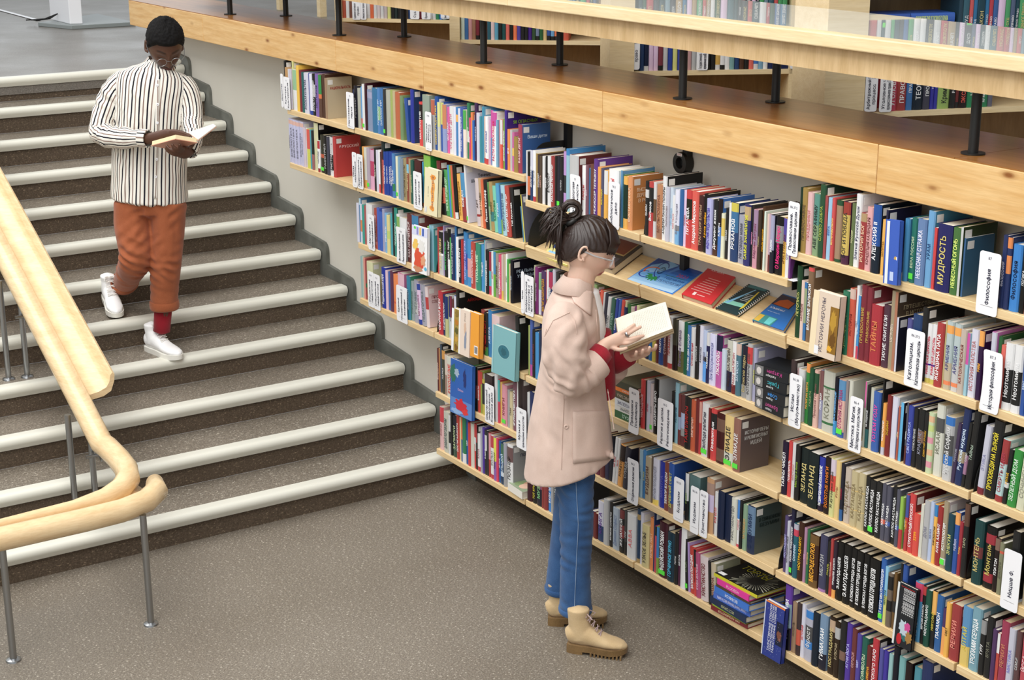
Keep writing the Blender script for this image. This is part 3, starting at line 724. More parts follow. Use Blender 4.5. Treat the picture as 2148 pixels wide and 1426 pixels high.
('R6', '''-62262,342,2137,1496,0,ebb,,0,.65-1:d34,КИНО@a66,
-61841,463,2023,1416,0,ccb,,0,,ДАВАЙ ПОГОВОРИМ@566,
-61375,169,1925,1348,0,ddd,,0,.3-.6:333,,
-61202,144,2176,1523,0,222,,0,,,
-61054,382,2053,1437,0,223,,0,.0-.3:354,ЗАПИСКИ@cda,
-60668,239,2298,1608,0,c32,,0,,ДОСТИГАЙ ИСКРА@fff,
-60364,147,2155,1509,0,ed9,,0,,,
-60212,117,2200,1540,0,36a,,0,.5-1:f73,,
-60092,296,2366,1656,0,285,,0,.0-.2:eee,,
-59791,187,2241,1569,0,25a,,0,,МИР@fff,
-59600,192,2118,1482,0,d33,,0,,,
-59404,274,2143,1500,0,ddc,,0,,,
-59125,161,2193,1535,0,d33,,0,.4-.7:eee,ПРОЗА@d33,
-58960,113,2193,1535,0,222,,2,.6-1:b23,,
-58843,288,1789,1253,0,eee,,0,.0-.12:c34,АННА@a67,
-58551,171,2202,1542,0,aab,,0,,,
-58376,141,2222,1555,0,53a,,0,,,
-58231,198,2136,1496,0,333,,0,.55-.9:ddd,О КИНО@fff,
-58029,140,2133,1493,0,333,,0,,,
-57885,168,2112,1478,0,b33,,0,.4-1:e9a,,
-57713,310,2068,1447,0,eee,,0,.72-1:c34/.0-.1:c34,ФИЛЬМ@888,
-57400,223,2067,1447,0,96b,,0,.45-1:ee2,РЕЖИССЕР@442,
-57173,137,2072,1450,0,e36,,0,,,
-57032,165,1988,1391,0,26a,,0,,НЕ ПОЛЕ@fff,
-56863,332,1944,1361,0,246,,0,.2-.3:eee/.55-1:475,БОЛЬШОЙ@def,
-56527,218,2079,1455,0,aaa,,0,.5-1:aab,,
-56305,437,2084,1459,0,eee,aaa,2,.62-.95:755,ПОЗНЕР@333,ПОЗНЕР@556
-54618,368,2295,1607,0,412,,2,,,
-54230,297,1952,1366,0,222,,0,,ТОТ КРУГ БИТЛАМ@ed4,
-53930,440,1986,1390,0,223,,0,.4-.6:957,МУЗЫКА@8c8,
-53485,126,2220,1554,0,933,,0,.55-1:ddc,,
-53355,306,2200,1540,0,933,,0,,,
-53045,278,2054,1438,0,28d,,0,,БУДУ ЗДЕСЬ@fff,
-52763,159,2114,1480,0,aaa,,0,,,
-52600,290,2045,1432,0,133,,0,,СИМФОНИЯ@fff,
-52305,223,2110,1477,0,a65,,0,,,
-52078,222,2154,1508,0,236,,0,,,
-51852,196,2243,1570,0,ddd,,0,,,
-51653,195,2232,1562,0,834,,0,,,
-51454,620,2387,1671,0,444,,2,,,
-49980,300,1100,1200,0,447,,0,,,
-49677,282,1100,1200,0,722,,0,,,
-49390,444,1741,1219,0,dde,,0,.0-.4:247,КНИГА@639,
-48942,351,1989,1392,0,ccc,,0,,,
-48572,194,1929,1350,0,222,,0,,ВЕЛИКИЕ СОФИСТЫ@fff,
-48374,419,1811,1268,0,bcd,,0,,Даниил Софист@89b,
-47937,321,1871,1309,0,222,,0,.35-.65:933/.8-1:833,ЖЕЛАННОЙ@fff,
-47612,211,1915,1340,0,444,,0,.0-.3:222,РОК@ddd,
-47397,564,1898,1328,0,eee,,6,,ABBA@e88,
-46723,185,2316,1621,0,246,,0,.0-.08:b95/.8-.9:b95,,
-46533,157,2223,1556,0,dde,,2,,,
-46373,447,1802,1262,0,dc8,,4,,УЗКОЕ ЗЕЛЬЕ@333,
-45902,236,2219,1553,0,e83,,0,,ФЕРЕНЦ ЛИСТ@fdb,
-45661,64,2529,1770,0,236,,2,,,
-45593,146,1968,1378,0,c35,,0,.8-1:222,,
-45443,145,2000,1400,0,8a3,,0,.35-1:28c,,
-45293,508,2300,1610,0,412,533,7,,ИНДЕЙСКИЙ РОМАН@fff,
-44781,409,2037,1426,0,134,,4,,ГОРЧИЧНОЕ ЗЕРНО@6ce,
-44335,194,2154,1508,0,222,,0,,РИТМ@ddd,
-44137,193,2314,1620,0,524,,0,,ШКОЛА@eee,
-43940,318,2560,1792,0,eee,bba,6,,,
-43618,171,2120,1484,4,222,,1,,СТУДИЯ@9a8,
-43443,93,2009,1406,4,b9d,,0,,,
-43346,285,1890,1323,4,c32,,0,,ЗАПИСКИ ПОХОДНИК@fff,
-43057,124,1888,1322,4,d33,,0,.62-1:222,ТАЙНАЯ МИССИЯ@322,
-42929,219,1805,1263,4,b47,,0,,КУДА ДАЛЬШЕ@ecd,
-42707,469,1779,1245,4,dcc,,4,,ХРИСТИАНСТВО@722,
-42203,133,1730,1211,4,222,,0,,,
-42065,275,1696,1200,4,cb9,aa8,2,,ИЗМЕНА@722,ИЗМЕНА@222'''),
('A1', '''-54688,107,2039,1427,0,ddd,,0,,,
-54577,197,1999,1399,0,111,,0,.1-.5:e73,,
-54375,196,2111,1478,0,247,,0,.6-1:dde,ДЕЛО ЖИЗНИ@fff,
-54175,195,2112,1479,0,fff,,0,.0-.1:c34,ИСТОРИЯ@888,
-53976,120,2017,1412,0,a83,,0,,,
-53852,144,1980,1386,0,433,,0,,ЖУРНАЛИСТ@fff,
-53703,193,1946,1362,0,543,,0,,СМЕРТЬ@eba,
-53506,182,1975,1383,0,eee,,0,,,
-53320,50,2003,1402,0,222,,0,,НОЧНОЙ@eee,
-53270,127,1953,1367,0,222,,0,,ОНИ БЫЛИ@fff,
-53140,263,2029,1421,0,eee,,0,,БЛОКНОТ@222,
-52873,261,2069,1448,0,a33,,0,,РЕАЛЬНЫЙ РЕПОРТЕР@fff,
-52607,140,2108,1475,0,222,,0,,,
-52464,235,2129,1490,0,223,,1,,,
-52225,186,2110,1477,0,222,,0,,СЛОВО@ccc,
-52035,209,2380,1666,0,c9d,,0,.3-.6:333,,
-51822,231,2520,1764,0,28c,28c,0,.0-.9:9cd,,В.М. Тюков@eee
-51587,620,2325,1627,0,ccc,733,6,,,
-50730,270,2012,1409,0,fff,,0,,ТАНЦЫ@d33,
-50456,178,2081,1456,0,856,,0,,БАЛ@ecd,
-50274,109,1976,1383,0,27a,,0,,,
-50161,266,2152,1506,0,743,,0,,,
-49891,264,2403,1682,0,639,,2,,РЕЖИССЕР ТЕЛЕШОУ@fff,
-49622,218,2128,1490,0,fa3,,0,,,
-49400,173,2110,1477,0,557,,0,,ВЫСТАВКА@ed3,
-49223,216,2059,1441,0,fb2,,0,.55-1:eee,,
-49003,620,2145,1502,0,fff,,4,,КАРТОЧНЫЕ ИГРЫ@d33,
-48222,60,2214,1550,0,bdd,,0,,,
-48158,103,2198,1539,0,59c,,0,,,
-48050,60,2061,1442,0,285,,0,,,
-47986,260,2019,1414,0,fb3,,0,.0-.2:fb3/.2-.85:132,,
-47722,271,2063,1444,0,e95,d83,2,,ВЫСТАВОЧНАЯ@fdb,ВЫСТАВОЧНАЯ/ДЕЯТЕЛЬНОСТЬ/В РОССИИ@fdb
-46594,201,2065,1445,0,222,,0,.7-.85:ddd,QUEEN@fff,
-46388,281,2073,1451,0,c33,,4,.45-.9:222,Выпизов@fff,
-46103,158,2093,1465,0,ddd,,0,.3-.7:753,,
-45941,318,2045,1431,0,c85,,4,.0-.2:a75,МЕЛЬПОМЕНА@854,
-45619,236,2395,1677,0,eee,111,6,,АНДРЕЙ ПАНИН ПОКЕРЫ@222,
-45379,195,2036,1425,0,ccd,,0,,ЛАРИОНОВА@988,
-45180,182,2044,1431,0,cde,,2,,ТРИ ВЕНЦА@8bd,
-44994,153,1777,1244,0,eee,,0,,МОЙ ТЕАТР@d77,
-44837,242,2026,1418,0,eef,,4,.0-.25:7be/.25-.35:999,Вера Холодная@889,
-44591,210,2067,1447,0,26a,,0,,,
-44377,170,2078,1454,0,ece,,0,,ПОЭМА@b66,
-44203,303,2131,1492,0,d33,,4,.5-.85:221,ПУГАЧЕВА@fff,
-43896,358,2133,1493,0,e54,,4,,Андрей Миронов@fff,
-43534,260,2023,1416,0,422,,4,,ТРАГЕДИЯ ЕЛЕНЫ@ca8,
-43270,228,2128,1490,0,111,,4,,Архив любви@fb3,
-43038,299,2010,1407,0,bbe,,4,,ИНДУСТРИЯ ПРЕДАТЕЛЬСТВА@43a,
-42735,273,2010,1407,0,222,,4,.0-.2:532,Документ жизни@fff,
-42458,216,2105,1474,0,37c,,6,.52-1:211,КЛОУН@fff,
-42239,178,1605,1200,0,eec,,0,.5-.9:ec4,,
-42057,159,1828,1280,0,222,,0,,ЗВЕЗДА@ddd,
-41894,140,2035,1424,0,eee,,0,,,
-41749,372,2095,1467,0,247,,6,.85-1:dc2/.5-.85:37a,РЯЗАНОВ@fff,
-41373,350,1712,1200,0,aab,,4,,Не говори маме@556,
-41008,301,2152,1507,0,337,,4,.75-.97:ca7,САМЫЕ ЗНАМЕНИТЫЕ@ee4,
-40703,135,2159,1511,0,222,,4,,MADONNA@fac,
-40564,256,2043,1430,0,d9a,,4,.4-1:a8a,Марлен Дитрих@846,
-40304,151,2065,1446,0,432,,4,,РОМАН@ba7,
-40149,133,2209,1546,0,531,,4,,УИЛЬЯМ ШЕКСПИР@fb2,
-40012,81,2071,1450,0,ded,,0,,,
-39926,132,1993,1395,0,ecb,,0,,,
-39790,115,2018,1412,0,733,,0,.3-1:cab,,
-39671,182,2016,1411,0,223,,4,.4-1:aac,ВАДИМ@fff,
-39485,371,2003,1402,0,111,,4,.55-.85:999,О Мэрилин Монро@e38,
-39083,179,2007,1405,0,eb2,,4,.6-1:54a,ИГРА В ГОРОДКИ@732,
-38900,178,1994,1396,0,eee,,4,,СПАНИЕЛЬ@649,
-38719,78,2050,1435,0,738,,2,,,'''),
('B1', '''-38351,157,2157,1510,0,132,,4,,,
-38190,253,2172,1520,0,a83,,4,,ПРАВОСЛАВИЕ@654,
-37933,251,2070,1449,0,ebb,,4,,ПРАЗДНИКИ@c77,
-37678,296,2068,1448,0,8a7,,4,.5-1:598,АВЕ СЕРАФИМУ@233,
-37378,246,2415,1690,0,253,243,6,,СЛОВО ДОБРА@ab5,
-37122,114,2095,1467,0,a44,,4,,,
-37004,197,2049,1435,0,9ce,,4,,ВЕРА@47b,
-36802,141,2062,1443,0,d44,,4,,ВСТРЕЧАЕМ ПАСХУ@fe8,
-36657,271,2021,1415,0,253,,4,.05-.92:a86,,
-36327,314,2034,1424,0,524,,4,.15-.8:db4/.8-1:a32,БОГ И ПОБЕДА@333,
-35964,161,2031,1422,0,674,,4,,РОССИЯ@dda,
-35799,249,2361,1652,0,eee,,6,,Златые Русской Души@446,
-35531,277,1805,1264,0,a33,,4,.85-1:b96,ИСТОРИЯ БОГ@eca,
-35250,260,2048,1433,0,eaa,,4,,КОНЦЕПЦИЯ КАЛЕНДАРЯ@733,
-34987,344,2189,1532,0,123,,6,.4-1:15a,АЛЕКСИЙ II@fff,
-34610,154,1757,1230,0,fb3,,4,,МОЛИТВА@a72,
-34452,82,2082,1457,0,224,,6,,,
-33672,205,1958,1371,0,38b,,4,,,
-33421,217,2024,1417,0,176,,5,,ВЕРА РОССИИ@cdb,
-33159,365,2051,1436,0,68b,,4,,НЕБЕСНАЯ СТРАЖА@eef,
-32763,266,2358,1651,0,6ad,38a,6,,ХРАМ@247,
-32453,103,1892,1325,0,d33,,4,,,
-32345,566,2055,1439,0,226,,4,,МУДРОСТЬ@dc7,
-31749,309,2043,1430,0,473,,4,,НЕБЕСНЫЙ ОГОНЬ@ef8,
-31436,87,2101,1471,0,ccc,342,6,,,НЕБЕСНЫЙ@9a8
-31327,61,1779,1246,0,369,368,6,,,
-29906,180,2150,1505,0,236,,4,,ФИЛОСОФИЯ@ccd,
-29722,167,2126,1489,0,236,,4,.5-.75:e83/.85-1:e83,,
-29539,335,1966,1376,0,28d,,4,,Философия@124,
-29176,176,2211,1548,0,111,,4,,ЛОГИКА@ddd,
-28992,182,2208,1546,0,b76,,0,,,
-28807,209,2321,1624,0,358,,0,,,
-28571,183,2251,1575,0,ca5,,0,,,
-28360,205,2329,1631,0,644,,2,,,'''),
('B2', '''-38331,242,2480,1736,0,142,132,6,,ЛЕТОПИСЬ@cc7,
-38036,169,2037,1426,0,ecb,,4,,НАСЛЕДИЕ@723,
-37863,116,2005,1403,0,27b,,4,.3-.9:9a7,,
-37743,254,2560,1792,0,864,,6,.95-1:e44,ВАЛЯНИЕ ЗАПИСКИ@fff,
-37469,60,1565,1200,0,bba,,0,,,
-37405,620,1625,1200,0,775,,4,,,
-36115,318,2115,1480,0,175,,4,,Русские народные промыслы@dd8,
-35778,239,2267,1587,0,d53,,4,.85-1:dba,ИСТОРИЯ@933,
-35535,132,2398,1678,0,eee,,6,,СВЕТ@99a,
-35399,101,2096,1467,0,39d,,4,.0-.2:d35,МАТУШКА@def,
-35293,250,2494,1746,0,823,,4,,ПРАВОСЛАВИЕ@ca5,
-35039,219,2462,1723,0,823,,6,,ПРАВОСЛАВИЕ@ca5,
-34816,452,1963,1374,0,b23,b23,4,,ТАЙНЫ@d85,
-34346,286,2049,1434,0,534,,4,,ТИХИЕ ОБИТЕЛИ@eee,
-34041,198,2560,1792,0,a97,,4,,ЦЕРКОВЬ@edc,
-33839,111,2560,1792,0,b75,543,6,,,ПУТЕШЕСТВИЕ/В ИСТОРИЮ/РУССКОЙ@ba8
-33728,76,1767,1237,0,dde,223,2,,,
-33279,207,1847,1293,0,559,,4,,,
-33069,372,2046,1433,0,247,,4,,,
-32693,203,2346,1643,0,222,222,6,,АТИКАНА@db6,
-32480,193,1866,1306,0,eee,,4,.3-.33:22a/.0-.08:dc4,РИМСКАЯ ЦЕРКОВЬ@d35,
-32272,192,1895,1326,0,eee,,4,.3-.33:22a/.0-.08:dc4,РИМСКАЯ ЦЕРКОВЬ@d35,
-32063,287,2008,1406,0,b33,,4,,ЖЕНЩИНА ПАПА@fff,
-31766,50,2121,1485,0,cb7,,4,,,
-31716,263,2132,1492,0,bcc,,4,.0-.4:cb9/.83-.95:fa3/.07-.13:f84,АРМЕНИЯ@558,
-31446,287,2114,1480,0,bcc,,4,.0-.4:ccc/.83-.95:fa3/.07-.13:f84,АРМЕНИЯ@558,
-31142,232,2020,1414,0,cba,,4,,КАТОЛИЧЕСКАЯ@833,
-30893,100,1957,1370,0,9cd,,4,.5-1:d4a,,
-30789,293,2106,1474,0,dde,,4,,ИСТОРИЯ ПАПСТВА@b77,
-30466,188,2143,1500,0,314,,6,.78-1:fa3,РИМ@fb4,
-29981,185,2220,1554,0,d7c,,4,.6-1:ccd,,
-29767,134,2131,1491,0,263,,6,,,
-29630,158,1901,1331,0,e65,,4,,,
-29468,322,2021,1415,0,eee,,4,.12-.62:222,Неотомизм@eee,
-29122,318,2047,1433,0,eee,,4,.12-.62:222,Неотомизм@eee,
-28780,153,1953,1367,0,25a,,0,,КАНТ@def,
-28623,188,1973,1381,0,26b,,0,,,
-28406,211,1988,1392,0,744,,0,,,
-28168,233,2030,1421,0,ddc,,2,,,'''),
('B3', '''-38357,230,2060,1442,0,433,,6,,,
-38073,79,1826,1278,0,a88,,0,,,
-37990,294,1824,1277,0,ddd,,4,,,
-37626,193,2133,1493,0,283,e93,4,.85-1:f93,РЕЛИГИИ МИРА@fb6,РЕЛИГИИ МИРА@fdc
-37413,198,2024,1417,0,153,,4,,ХИДЖРА@9a7,
-37185,206,2014,1410,0,eba,,4,.6-.95:253,Пророков Горянин@855,
-36975,173,2047,1433,0,99b,,4,.5-1:855,ЛУНА МОЯ@fff,
-36798,521,2117,1482,0,ccb,,4,.13-.17:374/.72-.75:374,КОРАН@887,
-36257,153,2007,1405,0,112,,4,.0-.25:29d,ИСЛАМ ЦИВИЛИЗАЦИЯ@8cf,
-36084,333,1984,1389,0,eba,,5,.65-1:59c/.0-.1:36b,ИСТОРИЯ ИСЛАМА@a47,
-35725,105,2036,1425,0,988,,4,,,
-35616,166,2065,1446,0,ddc,,4,,,
-34852,56,2228,1560,0,ddc,,4,.6-1:e5a,,
-34791,132,2131,1492,0,222,,4,.0-.3:266,НА ПОДИУМЕ@fff,
-34656,161,2078,1455,0,ccb,,4,,,
-34491,308,2011,1408,0,36b,,6,,ТОТЕМ ГОДУ@e5a,
-34104,55,2521,1765,0,222,222,6,,,
-34045,143,1731,1212,0,fa2,,4,.0-.15:ccd,НУМЕРОЛОГИЯ@fff,
-33898,186,2042,1429,0,822,,4,,ЗОДИАК@db3,
-33708,266,2050,1435,0,dde,ccc,6,,,Бертольт@222
-33442,50,1745,1222,0,247,,0,,АНГЕЛ@cc6,
-33392,74,1806,1264,0,b53,,0,,ГАДАНИЕ@fdb,
-33314,117,1953,1367,0,5be,223,6,,,
-33035,67,2032,1423,0,633,,4,.3-1:556,ГОРОСКОПЫ@fff,
-32964,209,1964,1375,0,34a,,4,,СВЕТ РАДИКСА@bcf,
-32751,179,1937,1356,0,222,,4,,СОЖАЛЕНИЕ@ccc,
-32568,276,1968,1378,0,222,,4,.45-.65:865,КРАЯ НЕТ@99a,
-32288,149,1940,1358,0,222,,4,,ДМИТРИЯ ХРАМЫ@da3,
-32135,223,1984,1389,0,cda,,4,.1-.2:e9a/.3-.4:eb8/.5-.6:e9a/.7-.8:cd7/.85-.95:eb8,,
-31886,325,2317,1622,0,ddc,,6,.62-.82:555,ИСААК@776,
-31476,360,2068,1447,0,ccc,,4,.25-.4:27c/.4-.72:555/.72-.87:bbb/.87-1:27c,Русский Софизм@ddd,
-31111,143,1964,1375,-4,435,,4,,РУССКИЕ@aab,
-30964,262,2501,1751,-4,236,,6,.3-.45:a97,Русский мудрец@def,
-30698,128,2108,1476,-4,222,,4,.2-.5:a79,СЛОВО@ddd,
-30566,219,2531,1771,-4,222,,6,,ТАЙНЫ@aba,
-30082,241,2206,1544,-4,ccd,,4,.0-.1:823,ЭТИКА@99b,
-29798,354,2480,1736,-4,222,,6,,ПРОПОВЕДИ НА ПЬЯНОЙ@ed4,
-29403,274,1990,1393,-4,bdd,,6,.62-1:a33/.0-.1:a33,СМЕРТЬ ИДЕИ@a45,
-29125,159,1740,1218,-4,222,,4,.3-.4:ddd,ХОЛОД@fc4,
-28950,319,1795,1257,-4,293,,4,,ЗЕЛЕНЫЙ ДОМ@ded,
-28602,315,2152,1507,-4,ddb,,4,,СОЧИНЕНИЯ@998,
-28271,215,2213,1549,-4,746,,2,,,'''),
('B4', '''-38595,277,1952,1367,0,213,,4,,ТАЙНЫ ЧИСЕЛ@fff,
-38286,183,2035,1424,0,d33,,4,.0-.55:d33,ПОВЕЛИТЕЛЬ@fff,
-38099,182,2031,1422,0,ddd,,4,,МИСТИКИ@c88,
-37913,205,2016,1411,0,222,,4,,Мастер и Анна@9b4,
-37694,403,1986,1390,0,122,,4,,ЗЕЛАНД@dc8,
-37277,473,1971,1380,0,122,,4,,ЗЕЛАНД@dc8,
-36790,273,1955,1369,0,213,,4,.15-1:23a,РАСШИФРОВАННЫЙ АПОКАЛИПСИС@fff,
-36507,293,2021,1415,0,211,,4,,ЗОЛОТЫЕ КНИГИ@e83,
-36201,236,2059,1441,0,dd8,,4,.45-.72:e43/.72-1:dcd,30 духовных дней@443,
-35951,218,2055,1438,0,ec7,,4,,РУНЫ@a75,
-35723,138,2033,1423,0,223,,4,.0-.2:26a,СОМНИЙ@a24,
-35574,294,1939,1357,0,cba,,4,.3-.32:865/.65-.67:865,КАСТАНЕДА@875,
-35258,307,1923,1346,0,cb8,,4,.3-.32:ec7/.65-.67:ec7,КАСТАНЕДА@875,
-34935,310,1958,1371,0,cb8,,4,.3-.32:ec7/.65-.67:ec7,КАСТАНЕДА@875,
-34609,209,1948,1363,0,222,,4,,КАРЛОС КАСТАНЕДА@fff,
-34389,274,1903,1332,0,222,,5,,КАРЛОС КАСТАНЕДА@fff,
-34102,266,1929,1350,0,222,,4,,КАРЛОС КАСТАНЕДА@fff,
-33832,190,1949,1364,0,556,,4,.3-.38:e64,КАСТАНЕДА@fff,
-33629,188,1924,1347,0,556,,4,.3-.38:46b,КАСТАНЕДА@fff,
-33425,202,1993,1395,0,222,,4,,КАРЛОС КАСТАНЕДА@fff,
-33202,157,1953,1367,0,556,,4,.3-.38:46b,КАСТАНЕДА@fff,
-33035,141,1758,1230,0,9c3,,4,.0-.38:c33,,
-32875,67,1926,1348,0,556,,4,.3-.38:6b5,КАСТАНЕДА@fff,
-32805,126,1913,1339,0,c33,,4,.6-1:45a,УДАЧА@fc4,
-32666,231,1994,1396,0,d33,722,6,,СТРУКТУРНЫЙ ГОРОСКОП@fff,
-32431,238,1413,1200,0,e43,,4,,5299@fb3,
-32180,115,1796,1257,0,ddc,,4,,,
-32061,244,1972,1381,0,bbb,,4,,ДОМ@889,
-31808,150,2014,1410,0,bce,,4,,НАУКА@668,
-31648,143,1980,1386,0,fb2,,4,.8-1:28c,ХИРОМАНТИЯ@322,
-31501,212,1963,1374,0,a22,,4,,АННА ААБИНТ@fff,
-31285,210,2216,1551,0,a97,dcc,7,.05-.15:eee,АСТРОЛОГИЯ@fff,АСТРО@222
-31060,255,1883,1318,0,145,,4,,ЗНЕКУМ@dd8,
-30787,185,2034,1424,0,25a,,6,.8-1:fa4,РЕЙКИ@ccd,
-30593,136,1771,1240,0,a23,,4,,РУНЫ@fc6,
-30450,197,2437,1706,0,222,211,6,.7-1:643,ТАРО@bb9,
-30010,364,2066,1446,0,144,,4,.42-.6:733,МОНТЕНЬ@cb7,
-29621,390,2008,1406,0,111,,6,.1-.25:a23/.72-.88:a23,Монтень@cb6,
-29227,202,1738,1217,0,211,,4,.78-1:865,ПЛАТОН@fff,
-29016,170,1664,1200,0,886,,4,.8-.85:d53,ДИАЛОГИ@665,
-28589,272,2207,1545,0,222,,4,,,
-28089,218,2134,1494,0,cb9,,0,.5-1:28b,,
-27842,241,2309,1616,0,322,,2,,,'''),
('B5', '''-38323,176,2128,1490,0,547,,4,,НОСТРАДАМУС@ccf,
-38133,134,1994,1396,0,ccd,,0,,НОСТРАДАМУС НОВЫЕ@222,
-37995,161,2520,1764,0,224,223,7,,ПОЛНЫЕ ПРЕДСКАЗАНИЯ@fff,ПРЕДСК@ddd
-37816,235,2031,1422,0,167,,4,.78-.9:d35/.9-1:bbc,СОННИК@def,
-37567,250,2170,1519,0,421,,4,,НОСТРАДАМУС@fc3,
-37313,131,2037,1426,0,b8a,,0,,СНЫ@fce,
-37168,130,2014,1410,0,274,,0,,ЗАГОВОРЫ@ec8,
-37027,429,1941,1359,0,421,,4,.0-.15:752/.82-1:752,МЕСЯЦЕСЛОВ@fb4,
-36551,341,2064,1445,0,446,,4,.0-.05:a7b,МЕХДИ@bbb,
-36189,166,1950,1365,0,222,,4,,ГРААЛЬ@cc5,
-36004,132,2092,1464,0,b33,,4,,ПОСЛЕДНИЙ@eba,
-35858,164,2072,1451,0,323,,4,.0-.15:fa3,ПРОШЛЕЕ ЗОЛОТО@fff,
-35690,269,2134,1494,0,111,,4,,Э.МУЛДАШЕВ@fff,
-35408,346,2141,1499,0,111,,4,,Э.МУЛДАШЕВ@fff,
-35042,263,2131,1492,0,111,,4,,В ПОИСКАХ ГОРОДА БОГОВ@fff,
-34768,292,2136,1495,0,111,,4,,В ПОИСКАХ ГОРОДА БОГОВ@fff,
-34457,259,2157,1510,0,111,,4,,В ПОИСКАХ ГОРОДА БОГОВ@fff,
-34185,439,2116,1481,0,111,,4,,В ПОИСКАХ ГОРОДА БОГОВ@fff,
-33732,223,2239,1567,0,26b,,5,,ОТ КОГО МЫ ПРОИЗОШЛИ@fff,
-33499,152,2043,1430,0,8ce,,4,.0-.5:dd6,НЕКРАСОВ@265,
-33333,220,1894,1326,0,765,,4,.3-.5:222/.7-.95:222,,
-33094,130,1975,1382,0,752,,4,.3-.5:333,,
-32862,81,2375,1663,0,222,,4,,,
-32730,206,2407,1685,0,25a,248,6,,,
-32186,331,2042,1429,0,49c,,4,.7-1:d36,ПУТЬ МИСТИКА@fff,
-31852,151,2007,1405,0,222,,4,.85-1:c33,ВЕРСИИ И ФАКТЫ@fff,
-31697,213,1939,1358,0,154,,4,,НОСТРАДАМУС@fff,
-31480,198,1989,1392,0,222,,4,.6-1:fb4,НИКОЛАЙ@dc5,
-31278,277,1923,1346,0,26a,,6,,ПАРАМОН@fff,
-30997,160,1560,1200,0,536,,4,.0-.6:fa4,,
-30833,177,1847,1293,0,fb2,,4,,СВЕТ@322,
-30652,380,1884,1318,0,a33,,6,,РЕРИХИ@e98,
-30208,357,1992,1395,0,59c,,4,.0-.35:ec5,АЛТАЙ@dc5,
-29846,383,2104,1473,0,7ab,,6,,ТРОПАМИ СЕРДЦА@fff,
-29459,207,1834,1283,0,222,,4,.75-1:999,ГУРУ@fff,
-29240,255,2032,1422,0,222,,6,,ВРАТА@776,
-28977,170,1715,1200,0,536,,4,,,
-28795,99,1650,1200,0,c43,,0,.6-1:eee,,
-28692,303,2118,1483,0,a35,,4,,РЕРИХИ@c86,
-28384,240,2001,1401,0,ccd,,4,,МИСТИКА@88c,
-28128,189,2004,1403,0,644,,4,,СЕМЬЯ@ccc,
-27915,315,2269,1588,0,c45,,0,,ЙОГА@ecc,
-27548,272,2389,1672,0,346,,0,,,
-27232,230,2488,1741,0,ba6,,2,,,'''),
('B6', '''-38082,341,2495,1747,0,63a,539,6,.35-.72:8ab/.0-.35:112,СЕРДЦЕ АЗИИ@fff,
-37732,244,1937,1356,0,a86,,4,,ЖИЗНЬ@765,
-37473,215,2001,1401,0,433,,4,.2-.5:d53,,
-37253,187,2049,1434,0,dde,,4,,ИСТОРИЯ@d33,
-37063,417,1923,1346,0,bbc,,4,.25-.4:28d/.4-.7:555/.7-.85:bbc/.85-1:28d,Фрост@ddd,
-36631,306,2019,1414,0,123,,4,,,
-36321,377,2066,1446,0,79b,,4,.0-.3:223,ГИМАЛАИ@fff,
-35888,294,2145,1502,0,321,,4,.75-.95:ca8,НОСТРАДАМУС@dc8,
-35590,255,2089,1462,0,321,,4,.7-.9:bbb,КЛЮЧИ@ba8,
-35331,279,2237,1566,0,222,,4,.35-.5:865,,
-35043,251,2239,1567,0,53a,,4,,АГНИ ЙОГА@ccf,
-34788,224,2148,1504,0,733,,0,,СЕРДЦЕ@daa,
-34539,207,2056,1439,0,54a,,0,,МИР@ccf,
-34323,286,2030,1421,0,165,,4,,СИМВОЛЫ@dec,
-34033,219,1840,1288,0,722,,0,,ИМЕНА@fb4,
-33801,281,2215,1550,0,c23,222,6,,КЕЛЬТСКОГО ТАРО@fff,
-33491,176,1958,1371,0,55a,,0,,,
-33311,180,1959,1371,0,43a,,0,,,
-33102,189,1934,1354,0,9cc,,0,,,
-32900,235,2332,1632,0,112,112,6,,,
-32613,281,2072,1450,0,7bb,,0,,,
-32328,278,2006,1404,0,211,,0,,,
-31999,322,1961,1372,0,49a,,0,,,
-31674,433,2372,1660,0,236,,2,,,'''),
